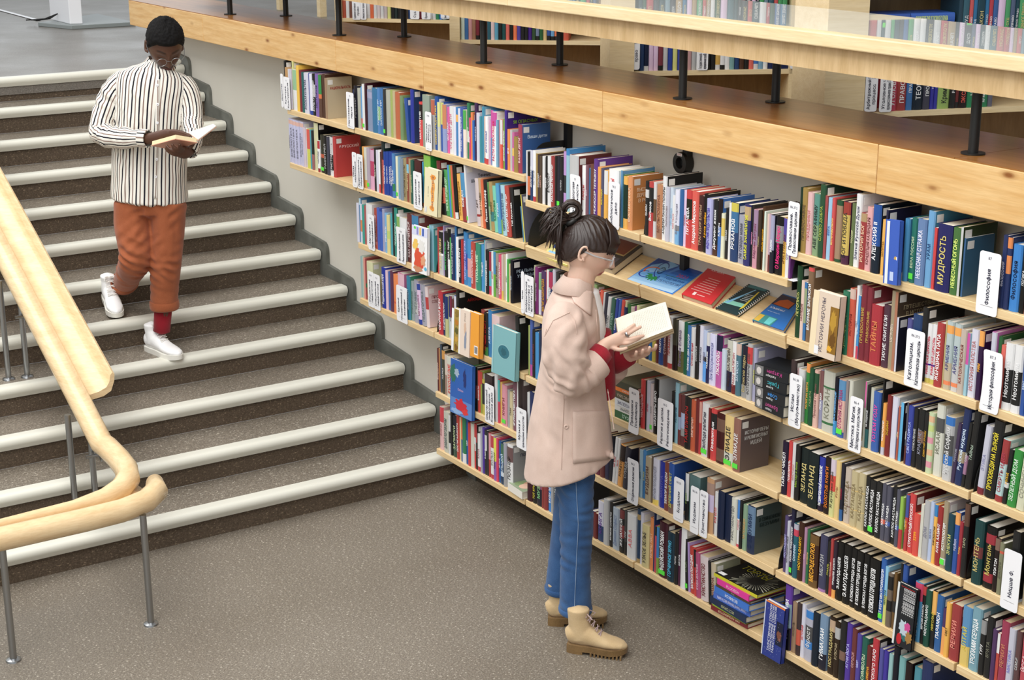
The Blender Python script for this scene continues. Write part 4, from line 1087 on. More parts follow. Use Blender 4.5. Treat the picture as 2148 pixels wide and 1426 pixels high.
('A3', '''-50594,322,2147,1503,-7,cc9,,0,,,
-50268,227,2217,1552,-7,bb8,,0,,,
-50037,157,2212,1549,-7,8a6,,2,,,
-49876,248,1971,1379,-7,b33,,0,,ИСТОРИЯ@fff,
-49625,223,2054,1438,-7,e53,,0,,,
-49397,109,2022,1415,-7,ccc,,0,,,
-49284,199,2020,1414,-7,334,,0,,,
-49081,220,1900,1330,-7,ddd,,0,,СЛОВО@666,
-48857,286,1896,1327,-7,365,,0,,ЛЕГЕНДА@9ba,
-48567,195,1934,1354,-7,24a,,0,,КОРОЛЬ@fff,
-48368,172,1952,1367,-7,36b,,0,,ЭПОХА@fff,
-48192,215,1965,1376,-7,d43,,0,,,
-47972,127,1988,1391,-7,cc9,bb9,2,,,
-47798,170,1744,1221,0,236,,0,,,
-47624,212,1891,1324,0,373,,0,,,
-47408,211,1833,1283,0,dcb,,0,,,
-47193,188,1883,1318,0,827,,0,,,
-47001,187,1980,1386,0,dd9,,0,,,
-46809,144,1865,1305,0,222,,0,,,
-46661,228,1793,1255,0,823,,0,,,
-46429,205,1821,1275,0,236,,1,,,
-46220,204,1843,1290,0,27b,,0,.5-1:ddd,,
-46011,224,1866,1306,0,dc3,,0,,,
-45783,181,1893,1325,0,733,,0,,,
-45598,262,1936,1355,0,25a,,0,.6-1:aac,МЕМУАРЫ@fff,
-45332,248,1973,1381,0,733,,0,.6-1:866,СТРАНИЦЫ@edd,
-45059,246,2011,1407,0,eee,,0,.0-.1:c33,ПРИМАКОВ@c33,
-44785,269,1972,1380,0,211,,0,.5-1:443,,
-44504,346,1961,1372,0,eee,,4,.0-.42:663,Вечная Елена@879,
-44107,205,2004,1403,0,164,,0,,,
-43898,200,1926,1348,0,37b,,0,,ЛЮБОВЬ ДВА КОРОЛЯ@fff,
-43695,222,1898,1329,0,ddd,,0,,Стивен Фрай@b24,
-43442,182,2061,1443,0,222,,0,,ОСКОЛКИ@ccc,
-43241,199,2084,1459,0,dde,,0,,Ахматова@556,
-43038,206,1951,1366,0,bce,,0,.0-.4:5af/.4-.5:333,ГЕНИЙ@779,
-42827,167,1901,1331,0,ddd,,0,.0-.75:225,РАЗБОЙНИК@fff,
-42649,347,1920,1344,0,ddf,,4,,Зоя Воскресенская@88b,
-42297,325,1981,1387,0,c5a,,6,.7-1:224,ЛЮБОВЬ@fff,
-41961,226,1513,1200,0,cde,,0,,,
-41719,298,1936,1355,0,224,,4,.4-1:ccb,Федор ШАЛЯПИН@433,
-41406,234,1927,1349,0,eee,,4,.0-.18:722,Федор ШАЛЯПИН@b66,
-41169,243,1937,1356,0,478,,4,.78-1:dba,ЗАПИСКИ@cde,
-40915,320,1902,1332,0,223,,4,.0-.25:999,Великие пары@ba7,
-40584,253,2059,1441,0,bbb,,4,.65-.95:d33,ФОТОГРАФИЧЕСКИЕ@555,
-40323,173,1953,1367,0,aac,,2,,ДНЕВНИК@dd4,'''),
('A4', '''-46653,261,1975,1382,0,d33,,0,,НАРОДНЫЕ@ecc,
-46375,124,1983,1388,0,222,,0,,,
-46248,186,2031,1422,0,ccd,,0,,ИГРЫ@c46,
-46049,164,1950,1365,0,dcc,,1,,КЛУБ@888,
-45855,281,2218,1553,0,111,ddd,4,,ШЕДЕВРЫ ЕВРО@fff,
-44750,159,2014,1410,0,222,,0,,,
-44587,207,2403,1682,0,8bc,9bb,6,,РЕЛИГИЯ@467,КАЖЕТСЯ/ПОЛОН@467
-44364,137,2016,1411,0,733,,0,.3-.55:9ac,,
-44223,255,2029,1420,0,633,,0,.2-.35:999/.35-.65:abd,,
-43965,362,2028,1420,0,222,,4,,ТАМПЛИЕРЫ@b33,
-43599,252,2000,1400,0,c52,,0,,ИМПЕРИЯ@ecb,
-43339,200,2113,1479,0,722,,0,,,
-43135,121,2053,1437,0,c33,,0,.6-1:d98,,
-43010,407,2063,1444,0,ddd,,5,,Свобода религии@334,
-42600,119,1960,1372,0,722,,0,,,
-42477,309,1982,1388,0,d33,,4,.62-.92:222,Повелители@fff,
-42163,454,1918,1343,0,411,,4,.05-.3:754/.65-.9:754,,
-41706,511,1974,1382,0,ec7,,5,.1-.3:ddc,ЭЛИАДЕ@333,
-41187,383,1999,1399,0,965,655,7,,ЭЛИАДЕ@eee,ИСТОРИЯ ВЕРЫ/И РЕЛИГИОЗНЫХ/ИДЕЙ@ddd'''),
('A5', '''-49733,463,1564,1200,0,724,,0,,,
-49266,320,1678,1200,0,733,,0,,,
-48942,271,1805,1264,0,335,,0,,,
-48667,224,1946,1362,0,223,,0,,,
-48439,200,1998,1399,-6,eee,,0,,НА БИС@c23,
-48234,163,2003,1402,-6,eee,,0,,БЫЛЬ@d66,
-48067,310,1798,1259,-6,fa3,,0,.62-1:322,FOREVER@543,
-47740,343,1786,1250,-6,334,,0,,СЛАВА@bbb,
-46724,96,2035,1425,0,754,,0,,,
-46624,178,1983,1388,0,9bc,,0,,ВЕРА@467,
-46442,177,2012,1408,0,38c,38b,0,,ЭТИКА@dd8,
-46248,360,1823,1276,0,ba8,,0,,БУДДИЗМ@522,
-45862,60,1945,1361,0,765,,0,,,
-45798,356,1882,1317,0,dde,,0,.0-.12:fd4,ЧИТАЕМ ПОПАДАНЦЕВ@99a,
-45396,340,1872,1310,0,23a,,0,,МАНТРА@66b,
-45048,275,1956,1369,0,843,,0,,ЗЕМЛЯ БУДДЫ@fff,
-44770,293,2018,1412,0,25a,,0,.0-.2:865,ДРЕВНИЙ СВЕТ@dd6,
-43828,190,1915,1340,0,222,,0,.42-1:ddd,БУДДА@9b6,
-43627,620,1927,1349,0,577,,4,,,
-42537,404,2151,1505,0,c96,b98,6,.72-.93:a87/.4-.72:cbd,,
-42071,196,1744,1221,0,ddd,,0,,РОВ БЕЛЛ@d33,
-41871,347,1865,1305,0,124,,4,,,
-41519,393,1825,1278,0,124,,4,,,
-41119,273,1830,1281,0,ddc,,4,,ХРИСТИАНСТВО@777,
-40842,175,1847,1293,0,eee,,0,.6-1:38d/.0-.06:d35,ГОРОД@d66,
-40663,126,1882,1317,0,222,,0,,ОСНОВЫ@999,
-40522,225,1774,1242,0,8a8,,0,,ЗАПОВЕДИ@da6,
-40294,405,1827,1279,0,235,455,6,.4-1:68a,О БЕЗУМИИ@235,О СВЯЩЕННОМ/БЕЗУМИИ@122''')]
LAB = [('thick white book, twenty-second right of the lying photo book', 'books on the lowest shelf'),
('thick cream book, twenty-fifth right of the lying photo book', 'books on the lowest shelf'),
('thick black book, thirty right of the lying photo book', 'books on the lowest shelf'),
('thick dark green book, thirty-first right of the lying photo book', 'books on the lowest shelf'),
('white book, thirty-fourth right of the lying photo book', 'books on the lowest shelf'),
('thick pale pink book, forty right of the lying photo book', 'books on the lowest shelf'),
('thick lilac book, eighteenth from the left end of the top middle shelf', 'books on the top middle shelf'),
('thick white book, ninth right of the leisure card', 'books on the top middle shelf'),
('red book with black middle, seventh right of the librarianship card', 'books on the top middle shelf'),
('orange book with tan foot, ninth right of the librarianship card', 'books on the top middle shelf'),
('white book, tenth right of the librarianship card', 'books on the top middle shelf'),
('white book with light blue foot, fourteenth right of the librarianship card', 'books on the top middle shelf'),
('red book with black middle, seventeenth right of the librarianship card', 'books on the top middle shelf'),
('thick red book, eighteenth right of the librarianship card', 'books on the top middle shelf'),
('black book, nineteenth right of the librarianship card', 'books on the top middle shelf'),
('black book, twentieth right of the librarianship card', 'books on the top middle shelf'),
('lilac book, twenty-first right of the librarianship card', 'books on the top middle shelf'),
('black book with brown foot, twenty-second right of the librarianship card', 'books on the top middle shelf'),
('blue book with black top, twenty-third right of the librarianship card', 'books on the top middle shelf'),
('thick navy book with yellow top, twenty-seventh right of the librarianship card', 'books on the top middle shelf'),
('thick grey book, twenty-eighth right of the librarianship card', 'books on the top middle shelf'),
('navy book with tan top, twenty-ninth right of the librarianship card', 'books on the top middle shelf'),
('thin black book, thirty right of the librarianship card', 'books on the top middle shelf'),
('pink book with grey top, thirty-first right of the librarianship card', 'books on the top middle shelf'),
('brown book, thirty-second right of the librarianship card', 'books on the top middle shelf'),
('thin dark red book, thirty-third right of the librarianship card', 'books on the top middle shelf'),
('black book with lilac top, thirty-seventh right of the librarianship card', 'books on the top middle shelf'),
('thick black book with grey middle, thirty-eighth right of the librarianship card', 'books on the top middle shelf'),
('orange book with purple top, thirty-ninth right of the librarianship card', 'books on the top middle shelf'),
('white book, forty right of the librarianship card', 'books on the top middle shelf'),
('black book, first from the left end of the top right shelf', 'books on the top right shelf'),
('lime book, second from the left end of the top right shelf', 'books on the top right shelf'),
('pale pink book, third from the left end of the top right shelf', 'books on the top right shelf'),
('grey book, fourth from the left end of the top right shelf', 'books on the top right shelf'),
('dark green book, fifth from the left end of the top right shelf', 'books on the top right shelf'),
('thin red book, sixth from the left end of the top right shelf', 'books on the top right shelf'),
('light blue book, seventh from the left end of the top right shelf', 'books on the top right shelf'),
('red book, eighth from the left end of the top right shelf', 'books on the top right shelf'),
('dark green book, ninth from the left end of the top right shelf', 'books on the top right shelf'),
('dark grey book, tenth from the left end of the top right shelf', 'books on the top right shelf'),
('brown book, eleventh from the left end of the top right shelf', 'books on the top right shelf'),
('white book, twelfth from the left end of the top right shelf', 'books on the top right shelf'),
('red book, thirteenth from the left end of the top right shelf', 'books on the top right shelf'),
('pale pink book, fourteenth from the left end of the top right shelf', 'books on the top right shelf'),
('thick black book, fifteenth from the left end of the top right shelf', 'books on the top right shelf'),
('yellow book, sixteenth from the left end of the top right shelf', 'books on the top right shelf'),
('thin navy book, seventeenth from the left end of the top right shelf', 'books on the top right shelf'),
('blue book, first right of the blue leaning book', 'books on the top right shelf'),
('green book, second right of the blue leaning book', 'books on the top right shelf'),
('thick grey blue book, third right of the blue leaning book', 'books on the top right shelf'),
('light blue book, fourth right of the blue leaning book', 'books on the top right shelf'),
('thin red book, fifth right of the blue leaning book', 'books on the top right shelf'),
('thick navy book, sixth right of the blue leaning book', 'books on the top right shelf'),
('green book, seventh right of the blue leaning book', 'books on the top right shelf'),
('thin lilac book, eighth right of the blue leaning book', 'books on the top right shelf'),
('thin blue book, ninth right of the blue leaning book', 'books on the top right shelf'),
('navy book, first right of the philosophy card', 'books on the top right shelf'),
('navy book with orange middle, second right of the philosophy card', 'books on the top right shelf'),
('blue book, third right of the philosophy card', 'books on the top right shelf'),
('black book, fourth right of the philosophy card', 'books on the top right shelf'),
('dark green book, first from the left end of the second right shelf', 'books on the second right shelf'),
('pale pink book, second from the left end of the second right shelf', 'books on the second right shelf'),
('thin blue book, third from the left end of the second right shelf', 'books on the second right shelf'),
('brown book, fourth from the left end of the second right shelf', 'books on the second right shelf'),
('thick slate book, sixth from the left end of the second right shelf', 'books on the second right shelf'),
('green book, first right of the beige golden picture book', 'books on the second right shelf'),
('red book with pale pink top, second right of the beige golden picture book', 'books on the second right shelf'),
('thin white book, third right of the beige golden picture book', 'books on the second right shelf'),
('thin blue book with red foot, fourth right of the beige golden picture book', 'books on the second right shelf'),
('dark red book, fifth right of the beige golden picture book', 'books on the second right shelf'),
('dark red book, sixth right of the beige golden picture book', 'books on the second right shelf'),
('thick red book, seventh right of the beige golden picture book', 'books on the second right shelf'),
('dark grey book, eighth right of the beige golden picture book', 'books on the second right shelf'),
('tan book, ninth right of the beige golden picture book', 'books on the second right shelf'),
('thin tan book, tenth right of the beige golden picture book', 'books on the second right shelf'),
('purple book, twelfth right of the beige golden picture book', 'books on the second right shelf'),
('thick navy book, thirteenth right of the beige golden picture book', 'books on the second right shelf'),
('black book, fourteenth right of the beige golden picture book', 'books on the second right shelf'),
('white book with blue middle, first right of the Catholicism card', 'books on the second right shelf'),
('white book with blue middle, second right of the Catholicism card', 'books on the second right shelf'),
('red book, third right of the Catholicism card', 'books on the second right shelf'),
('thin tan book, fourth right of the Catholicism card', 'books on the second right shelf'),
('lilac book with tan foot, fifth right of the Catholicism card', 'books on the second right shelf'),
('lilac book, sixth right of the Catholicism card', 'books on the second right shelf'),
('cream book, seventh right of the Catholicism card', 'books on the second right shelf'),
('thin light blue book with pink top, eighth right of the Catholicism card', 'books on the second right shelf'),
('white book, ninth right of the Catholicism card', 'books on the second right shelf'),
('navy book with orange top, tenth right of the Catholicism card', 'books on the second right shelf'),
('pink book with lilac top, first right of the history of philosophy card', 'books on the second right shelf'),
('thin dark green book, second right of the history of philosophy card', 'books on the second right shelf'),
('orange book, third right of the history of philosophy card', 'books on the second right shelf'),
('white book with black middle, fourth right of the history of philosophy card', 'books on the second right shelf'),
('white book with black middle, fifth right of the history of philosophy card', 'books on the second right shelf'),
('dark grey book, first from the left end of the third right shelf', 'books on the third right shelf'),
('white book, third from the left end of the third right shelf', 'books on the third right shelf'),
('green book with orange top, first right of the Islam card', 'books on the third right shelf'),
('dark green book, second right of the Islam card', 'books on the third right shelf'),
('pale pink book with dark green top, third right of the Islam card', 'books on the third right shelf'),
('grey blue book with brown top, fourth right of the Islam card', 'books on the third right shelf'),
('thick cream book with green middle, fifth right of the Islam card', 'books on the third right shelf'),
('black book with blue foot, sixth right of the Islam card', 'books on the third right shelf'),
('pale pink book with grey blue top, seventh right of the Islam card', 'books on the third right shelf'),
('thin grey book, eighth right of the Islam card', 'books on the third right shelf'),
('cream book, ninth right of the Islam card', 'books on the third right shelf'),
('thin cream book with pink top, first right of the mysticism card', 'books on the third right shelf'),
('thin black book with slate foot, second right of the mysticism card', 'books on the third right shelf'),
('cream book, third right of the mysticism card', 'books on the third right shelf'),
('blue book, fourth right of the mysticism card', 'books on the third right shelf'),
('thin black book, fifth right of the mysticism card', 'books on the third right shelf'),
('orange book with lilac foot, sixth right of the mysticism card', 'books on the third right shelf'),
('dark red book, seventh right of the mysticism card', 'books on the third right shelf'),
('white book, eighth right of the mysticism card', 'books on the third right shelf'),
('thin light blue book, eleventh right of the mysticism card', 'books on the third right shelf'),
('thin brown book with slate top, twelfth right of the mysticism card', 'books on the third right shelf'),
('blue book, thirteenth right of the mysticism card', 'books on the third right shelf'),
('black book, fourteenth right of the mysticism card', 'books on the third right shelf'),
('black book with brown middle, fifteenth right of the mysticism card', 'books on the third right shelf'),
('black book, sixteenth right of the mysticism card', 'books on the third right shelf'),
('cream book with pink middle, seventeenth right of the mysticism card', 'books on the third right shelf'),
('cream book with dark grey middle, eighteenth right of the mysticism card', 'books on the third right shelf'),
('thick lilac book with blue middle, nineteenth right of the mysticism card', 'books on the third right shelf'),
('dark grey book, twentieth right of the mysticism card', 'books on the third right shelf'),
('navy book with tan middle, twenty-first right of the mysticism card', 'books on the third right shelf'),
('thin black book with grey middle, twenty-second right of the mysticism card', 'books on the third right shelf'),
('black book, twenty-third right of the mysticism card', 'books on the third right shelf'),
('lilac book with dark red foot, twenty-fourth right of the mysticism card', 'books on the third right shelf'),
('thick black book, twenty-fifth right of the mysticism card', 'books on the third right shelf'),
('lilac book with red top, twenty-sixth right of the mysticism card', 'books on the third right shelf'),
('black book with white middle, twenty-seventh right of the mysticism card', 'books on the third right shelf'),
('green book, twenty-eighth right of the mysticism card', 'books on the third right shelf'),
('cream book, twenty-ninth right of the mysticism card', 'books on the third right shelf'),
('black book, first from the left end of the fourth right shelf', 'books on the fourth right shelf'),
('red book, second from the left end of the fourth right shelf', 'books on the fourth right shelf'),
('white book, third from the left end of the fourth right shelf', 'books on the fourth right shelf'),
('black book, fourth from the left end of the fourth right shelf', 'books on the fourth right shelf'),
('thick black book, fifth from the left end of the fourth right shelf', 'books on the fourth right shelf'),
('thick black book, sixth from the left end of the fourth right shelf', 'books on the fourth right shelf'),
('black book, seventh from the left end of the fourth right shelf', 'books on the fourth right shelf'),
('black book, eighth from the left end of the fourth right shelf', 'books on the fourth right shelf'),
('cream book, ninth from the left end of the fourth right shelf', 'books on the fourth right shelf'),
('yellow book, tenth from the left end of the fourth right shelf', 'books on the fourth right shelf'),
('thin black book, eleventh from the left end of the fourth right shelf', 'books on the fourth right shelf'),
('cream book, twelfth from the left end of the fourth right shelf', 'books on the fourth right shelf'),
('tan book, thirteenth from the left end of the fourth right shelf', 'books on the fourth right shelf'),
('tan book, fourteenth from the left end of the fourth right shelf', 'books on the fourth right shelf'),
('black book, fifteenth from the left end of the fourth right shelf', 'books on the fourth right shelf'),
('black book, sixteenth from the left end of the fourth right shelf', 'books on the fourth right shelf'),
('black book, seventeenth from the left end of the fourth right shelf', 'books on the fourth right shelf'),
('slate book, eighteenth from the left end of the fourth right shelf', 'books on the fourth right shelf'),
('slate book, nineteenth from the left end of the fourth right shelf', 'books on the fourth right shelf'),
('black book, twentieth from the left end of the fourth right shelf', 'books on the fourth right shelf'),
('slate book, twenty-first from the left end of the fourth right shelf', 'books on the fourth right shelf'),
('lime book, twenty-second from the left end of the fourth right shelf', 'books on the fourth right shelf'),
('thin slate book, twenty-third from the left end of the fourth right shelf', 'books on the fourth right shelf'),
('thin red book, twenty-fourth from the left end of the fourth right shelf', 'books on the fourth right shelf'),
('red book, twenty-fifth from the left end of the fourth right shelf', 'books on the fourth right shelf'),
('red book, twenty-sixth from the left end of the fourth right shelf', 'books on the fourth right shelf'),
('thin cream book, twenty-seventh from the left end of the fourth right shelf', 'books on the fourth right shelf'),
('lilac book, twenty-eighth from the left end of the fourth right shelf', 'books on the fourth right shelf'),
('lilac book, twenty-ninth from the left end of the fourth right shelf', 'books on the fourth right shelf'),
('orange book, thirty from the left end of the fourth right shelf', 'books on the fourth right shelf'),
('red book, thirty-first from the left end of the fourth right shelf', 'books on the fourth right shelf'),
('tan book, thirty-second from the left end of the fourth right shelf', 'books on the fourth right shelf'),
('navy book, thirty-third from the left end of the fourth right shelf', 'books on the fourth right shelf'),
('blue book, thirty-fourth from the left end of the fourth right shelf', 'books on the fourth right shelf'),
('thin red book, thirty-fifth from the left end of the fourth right shelf', 'books on the fourth right shelf'),
('black book, thirty-sixth from the left end of the fourth right shelf', 'books on the fourth right shelf'),
('thick dark green book, thirty-seventh from the left end of the fourth right shelf', 'books on the fourth right shelf'),
('thick black book, thirty-eighth from the left end of the fourth right shelf', 'books on the fourth right shelf'),
('black book, thirty-ninth from the left end of the fourth right shelf', 'books on the fourth right shelf'),
('tan book, forty from the left end of the fourth right shelf', 'books on the fourth right shelf'),
('black book, first right of the philosopher card', 'books on the fourth right shelf'),
('slate book, first from the left end of the fifth right shelf', 'books on the fifth right shelf'),
('navy book, third from the left end of the fifth right shelf', 'books on the fifth right shelf'),
('teal book, fourth from the left end of the fifth right shelf', 'books on the fifth right shelf'),
('black book, fifth from the left end of the fifth right shelf', 'books on the fifth right shelf'),
('thick black book, eighth from the left end of the fifth right shelf', 'books on the fifth right shelf'),
('thick dark grey book, ninth from the left end of the fifth right shelf', 'books on the fifth right shelf'),
('black book, tenth from the left end of the fifth right shelf', 'books on the fifth right shelf'),
('thin red book, eleventh from the left end of the fifth right shelf', 'books on the fifth right shelf'),
('black book, twelfth from the left end of the fifth right shelf', 'books on the fifth right shelf'),
('black book, thirteenth from the left end of the fifth right shelf', 'books on the fifth right shelf'),
('thick black book, fourteenth from the left end of the fifth right shelf', 'books on the fifth right shelf'),
('black book, fifteenth from the left end of the fifth right shelf', 'books on the fifth right shelf'),
('black book, sixteenth from the left end of the fifth right shelf', 'books on the fifth right shelf'),
('black book, seventeenth from the left end of the fifth right shelf', 'books on the fifth right shelf'),
('thick black book, eighteenth from the left end of the fifth right shelf', 'books on the fifth right shelf'),
('blue book, nineteenth from the left end of the fifth right shelf', 'books on the fifth right shelf'),
('light blue book, twentieth from the left end of the fifth right shelf', 'books on the fifth right shelf'),
('brown book, twenty-first from the left end of the fifth right shelf', 'books on the fifth right shelf'),
('thin brown book, twenty-second from the left end of the fifth right shelf', 'books on the fifth right shelf'),
('thin black book, twenty-third from the left end of the fifth right shelf', 'books on the fifth right shelf'),
('blue book, twenty-fourth from the left end of the fifth right shelf', 'books on the fifth right shelf'),
('blue book with red top, first right of the pink cake book', 'books on the fifth right shelf'),
('black book with red top, second right of the pink cake book', 'books on the fifth right shelf'),
('dark green book, third right of the pink cake book', 'books on the fifth right shelf'),
('black book with yellow top, fourth right of the pink cake book', 'books on the fifth right shelf'),
('blue book, fifth right of the pink cake book', 'books on the fifth right shelf'),
('dark grey book with orange foot, sixth right of the pink cake book', 'books on the fifth right shelf'),
('orange book, seventh right of the pink cake book', 'books on the fifth right shelf'),
('thick red book, eighth right of the pink cake book', 'books on the fifth right shelf'),
('thick grey blue book with yellow foot, ninth right of the pink cake book', 'books on the fifth right shelf'),
('thick grey blue book, tenth right of the pink cake book', 'books on the fifth right shelf'),
('black book with grey top, eleventh right of the pink cake book', 'books on the fifth right shelf'),
('black book, twelfth right of the pink cake book', 'books on the fifth right shelf'),
('dark grey book, thirteenth right of the pink cake book', 'books on the fifth right shelf'),
('red book, fifteenth right of the pink cake book', 'books on the fifth right shelf'),
('lilac book, sixteenth right of the pink cake book', 'books on the fifth right shelf'),
('brown book, seventeenth right of the pink cake book', 'books on the fifth right shelf'),
('thick purple book with grey blue middle, first right of the starry blue book', 'books on the lowest right shelf'),
('tan book, second right of the starry blue book', 'books on the lowest right shelf'),
('dark grey book with red middle, third right of the starry blue book', 'books on the lowest right shelf'),
('white book, fourth right of the starry blue book', 'books on the lowest right shelf'),
('thick lilac book with blue middle, fifth right of the starry blue book', 'books on the lowest right shelf'),
('black book, sixth right of the starry blue book', 'books on the lowest right shelf'),
('thick grey blue book with black foot, seventh right of the starry blue book', 'books on the lowest right shelf'),
('black book with tan top, eighth right of the starry blue book', 'books on the lowest right shelf'),
('black book with lilac middle, ninth right of the starry blue book', 'books on the lowest right shelf'),
('black book with brown middle, tenth right of the starry blue book', 'books on the lowest right shelf'),
('purple book, eleventh right of the starry blue book', 'books on the lowest right shelf'),
('dark green book, fourteenth right of the starry blue book', 'books on the lowest right shelf'),
('red book, sixteenth right of the starry blue book', 'books on the lowest right shelf'),
('black book, twentieth right of the starry blue book', 'books on the lowest right shelf'),
('thick white book, twenty-ninth from the left end of the shelf under the display shelf', 'books on the shelf under the display shelf'),
('thick white book, thirty-seventh from the left end of the shelf under the display shelf', 'books on the shelf under the display shelf'),
('pink book, thirty-eighth from the left end of the shelf under the display shelf', 'books on the shelf under the display shelf'),
('navy book, forty from the left end of the shelf under the display shelf', 'books on the shelf under the display shelf'),
('white book, forty-first from the left end of the shelf under the display shelf', 'books on the shelf under the display shelf'),
('teal book, forty-second from the left end of the shelf under the display shelf', 'books on the shelf under the display shelf'),
('black book, forty-third from the left end of the shelf under the display shelf', 'books on the shelf under the display shelf'),
('lilac book, forty-fourth from the left end of the shelf under the display shelf', 'books on the shelf under the display shelf'),
('black book, fifth right of the festivals card', 'books on the fourth middle shelf'),
('light blue book, second right of the general religion card', 'books on the fourth middle shelf'),
('thick black book, fifth right of the general religion card', 'books on the fourth middle shelf'),
('thick white book, ninth right of the general religion card', 'books on the fourth middle shelf'),
('red book with black top, eleventh right of the general religion card', 'books on the fourth middle shelf'),
('thick black book with brown foot, twelfth right of the general religion card', 'books on the fourth middle shelf'),
('thick yellow book with cream middle, thirteenth right of the general religion card', 'books on the fourth middle shelf'),
('thick brown book, fourteenth right of the general religion card', 'books on the fourth middle shelf'),
('thick slate book, second right of the Buddhism card', 'books on the fifth middle shelf'),
('thick tan book, first right of the Christianity card', 'books on the fifth middle shelf'),
('thick navy book, third right of the Christianity card', 'books on the fifth middle shelf'),
('thick navy book, fourth right of the Christianity card', 'books on the fifth middle shelf'),
('cream book, fifth right of the Christianity card', 'books on the fifth middle shelf'),
('thick navy book with grey blue top, ninth right of the Christianity card', 'books on the fifth middle shelf')]
CN = 0
for r, txt in ROWS:
    z = RZ[r]
    for ln in txt.strip().split('\n'):
        p = ln.split(','); x, w_, h_, d_ = [int(q) / 1e4 for q in p[:4]]; lean = float(p[4]); fl = int(p[7])
        bands = []
        if p[8]:
            for b in p[8].split('/'):
                ab, c = b.split(':'); a0, b0 = ab.split('-'); bands.append((float(a0), float(b0), c))
        title, tcol = (p[9].rsplit('@', 1) + [''])[:2] if p[9] else ('', '222')
        mbs = book_meshes(w_, h_, d_, p[5], p[6], bands, title, tcol or '222', fl & 1, fl & 2, p[10])
        th = math.radians(lean)
        M4 = Matrix.Translation((x, YS + rng.uniform(-.003, .005), z + .0004)) @ Matrix.Rotation(-th, 4, 'Y')
        if lean < 0: M4 = Matrix.Translation((x + w_, YS, z + .0004)) @ Matrix.Rotation(-th, 4, 'Y') @ Matrix.Translation((-w_, 0, 0))
        if fl & 4:
            lb, g = LAB[CN]; CN += 1; put_book(M4, mbs, lb, g)
        else: put_book(M4, mbs)
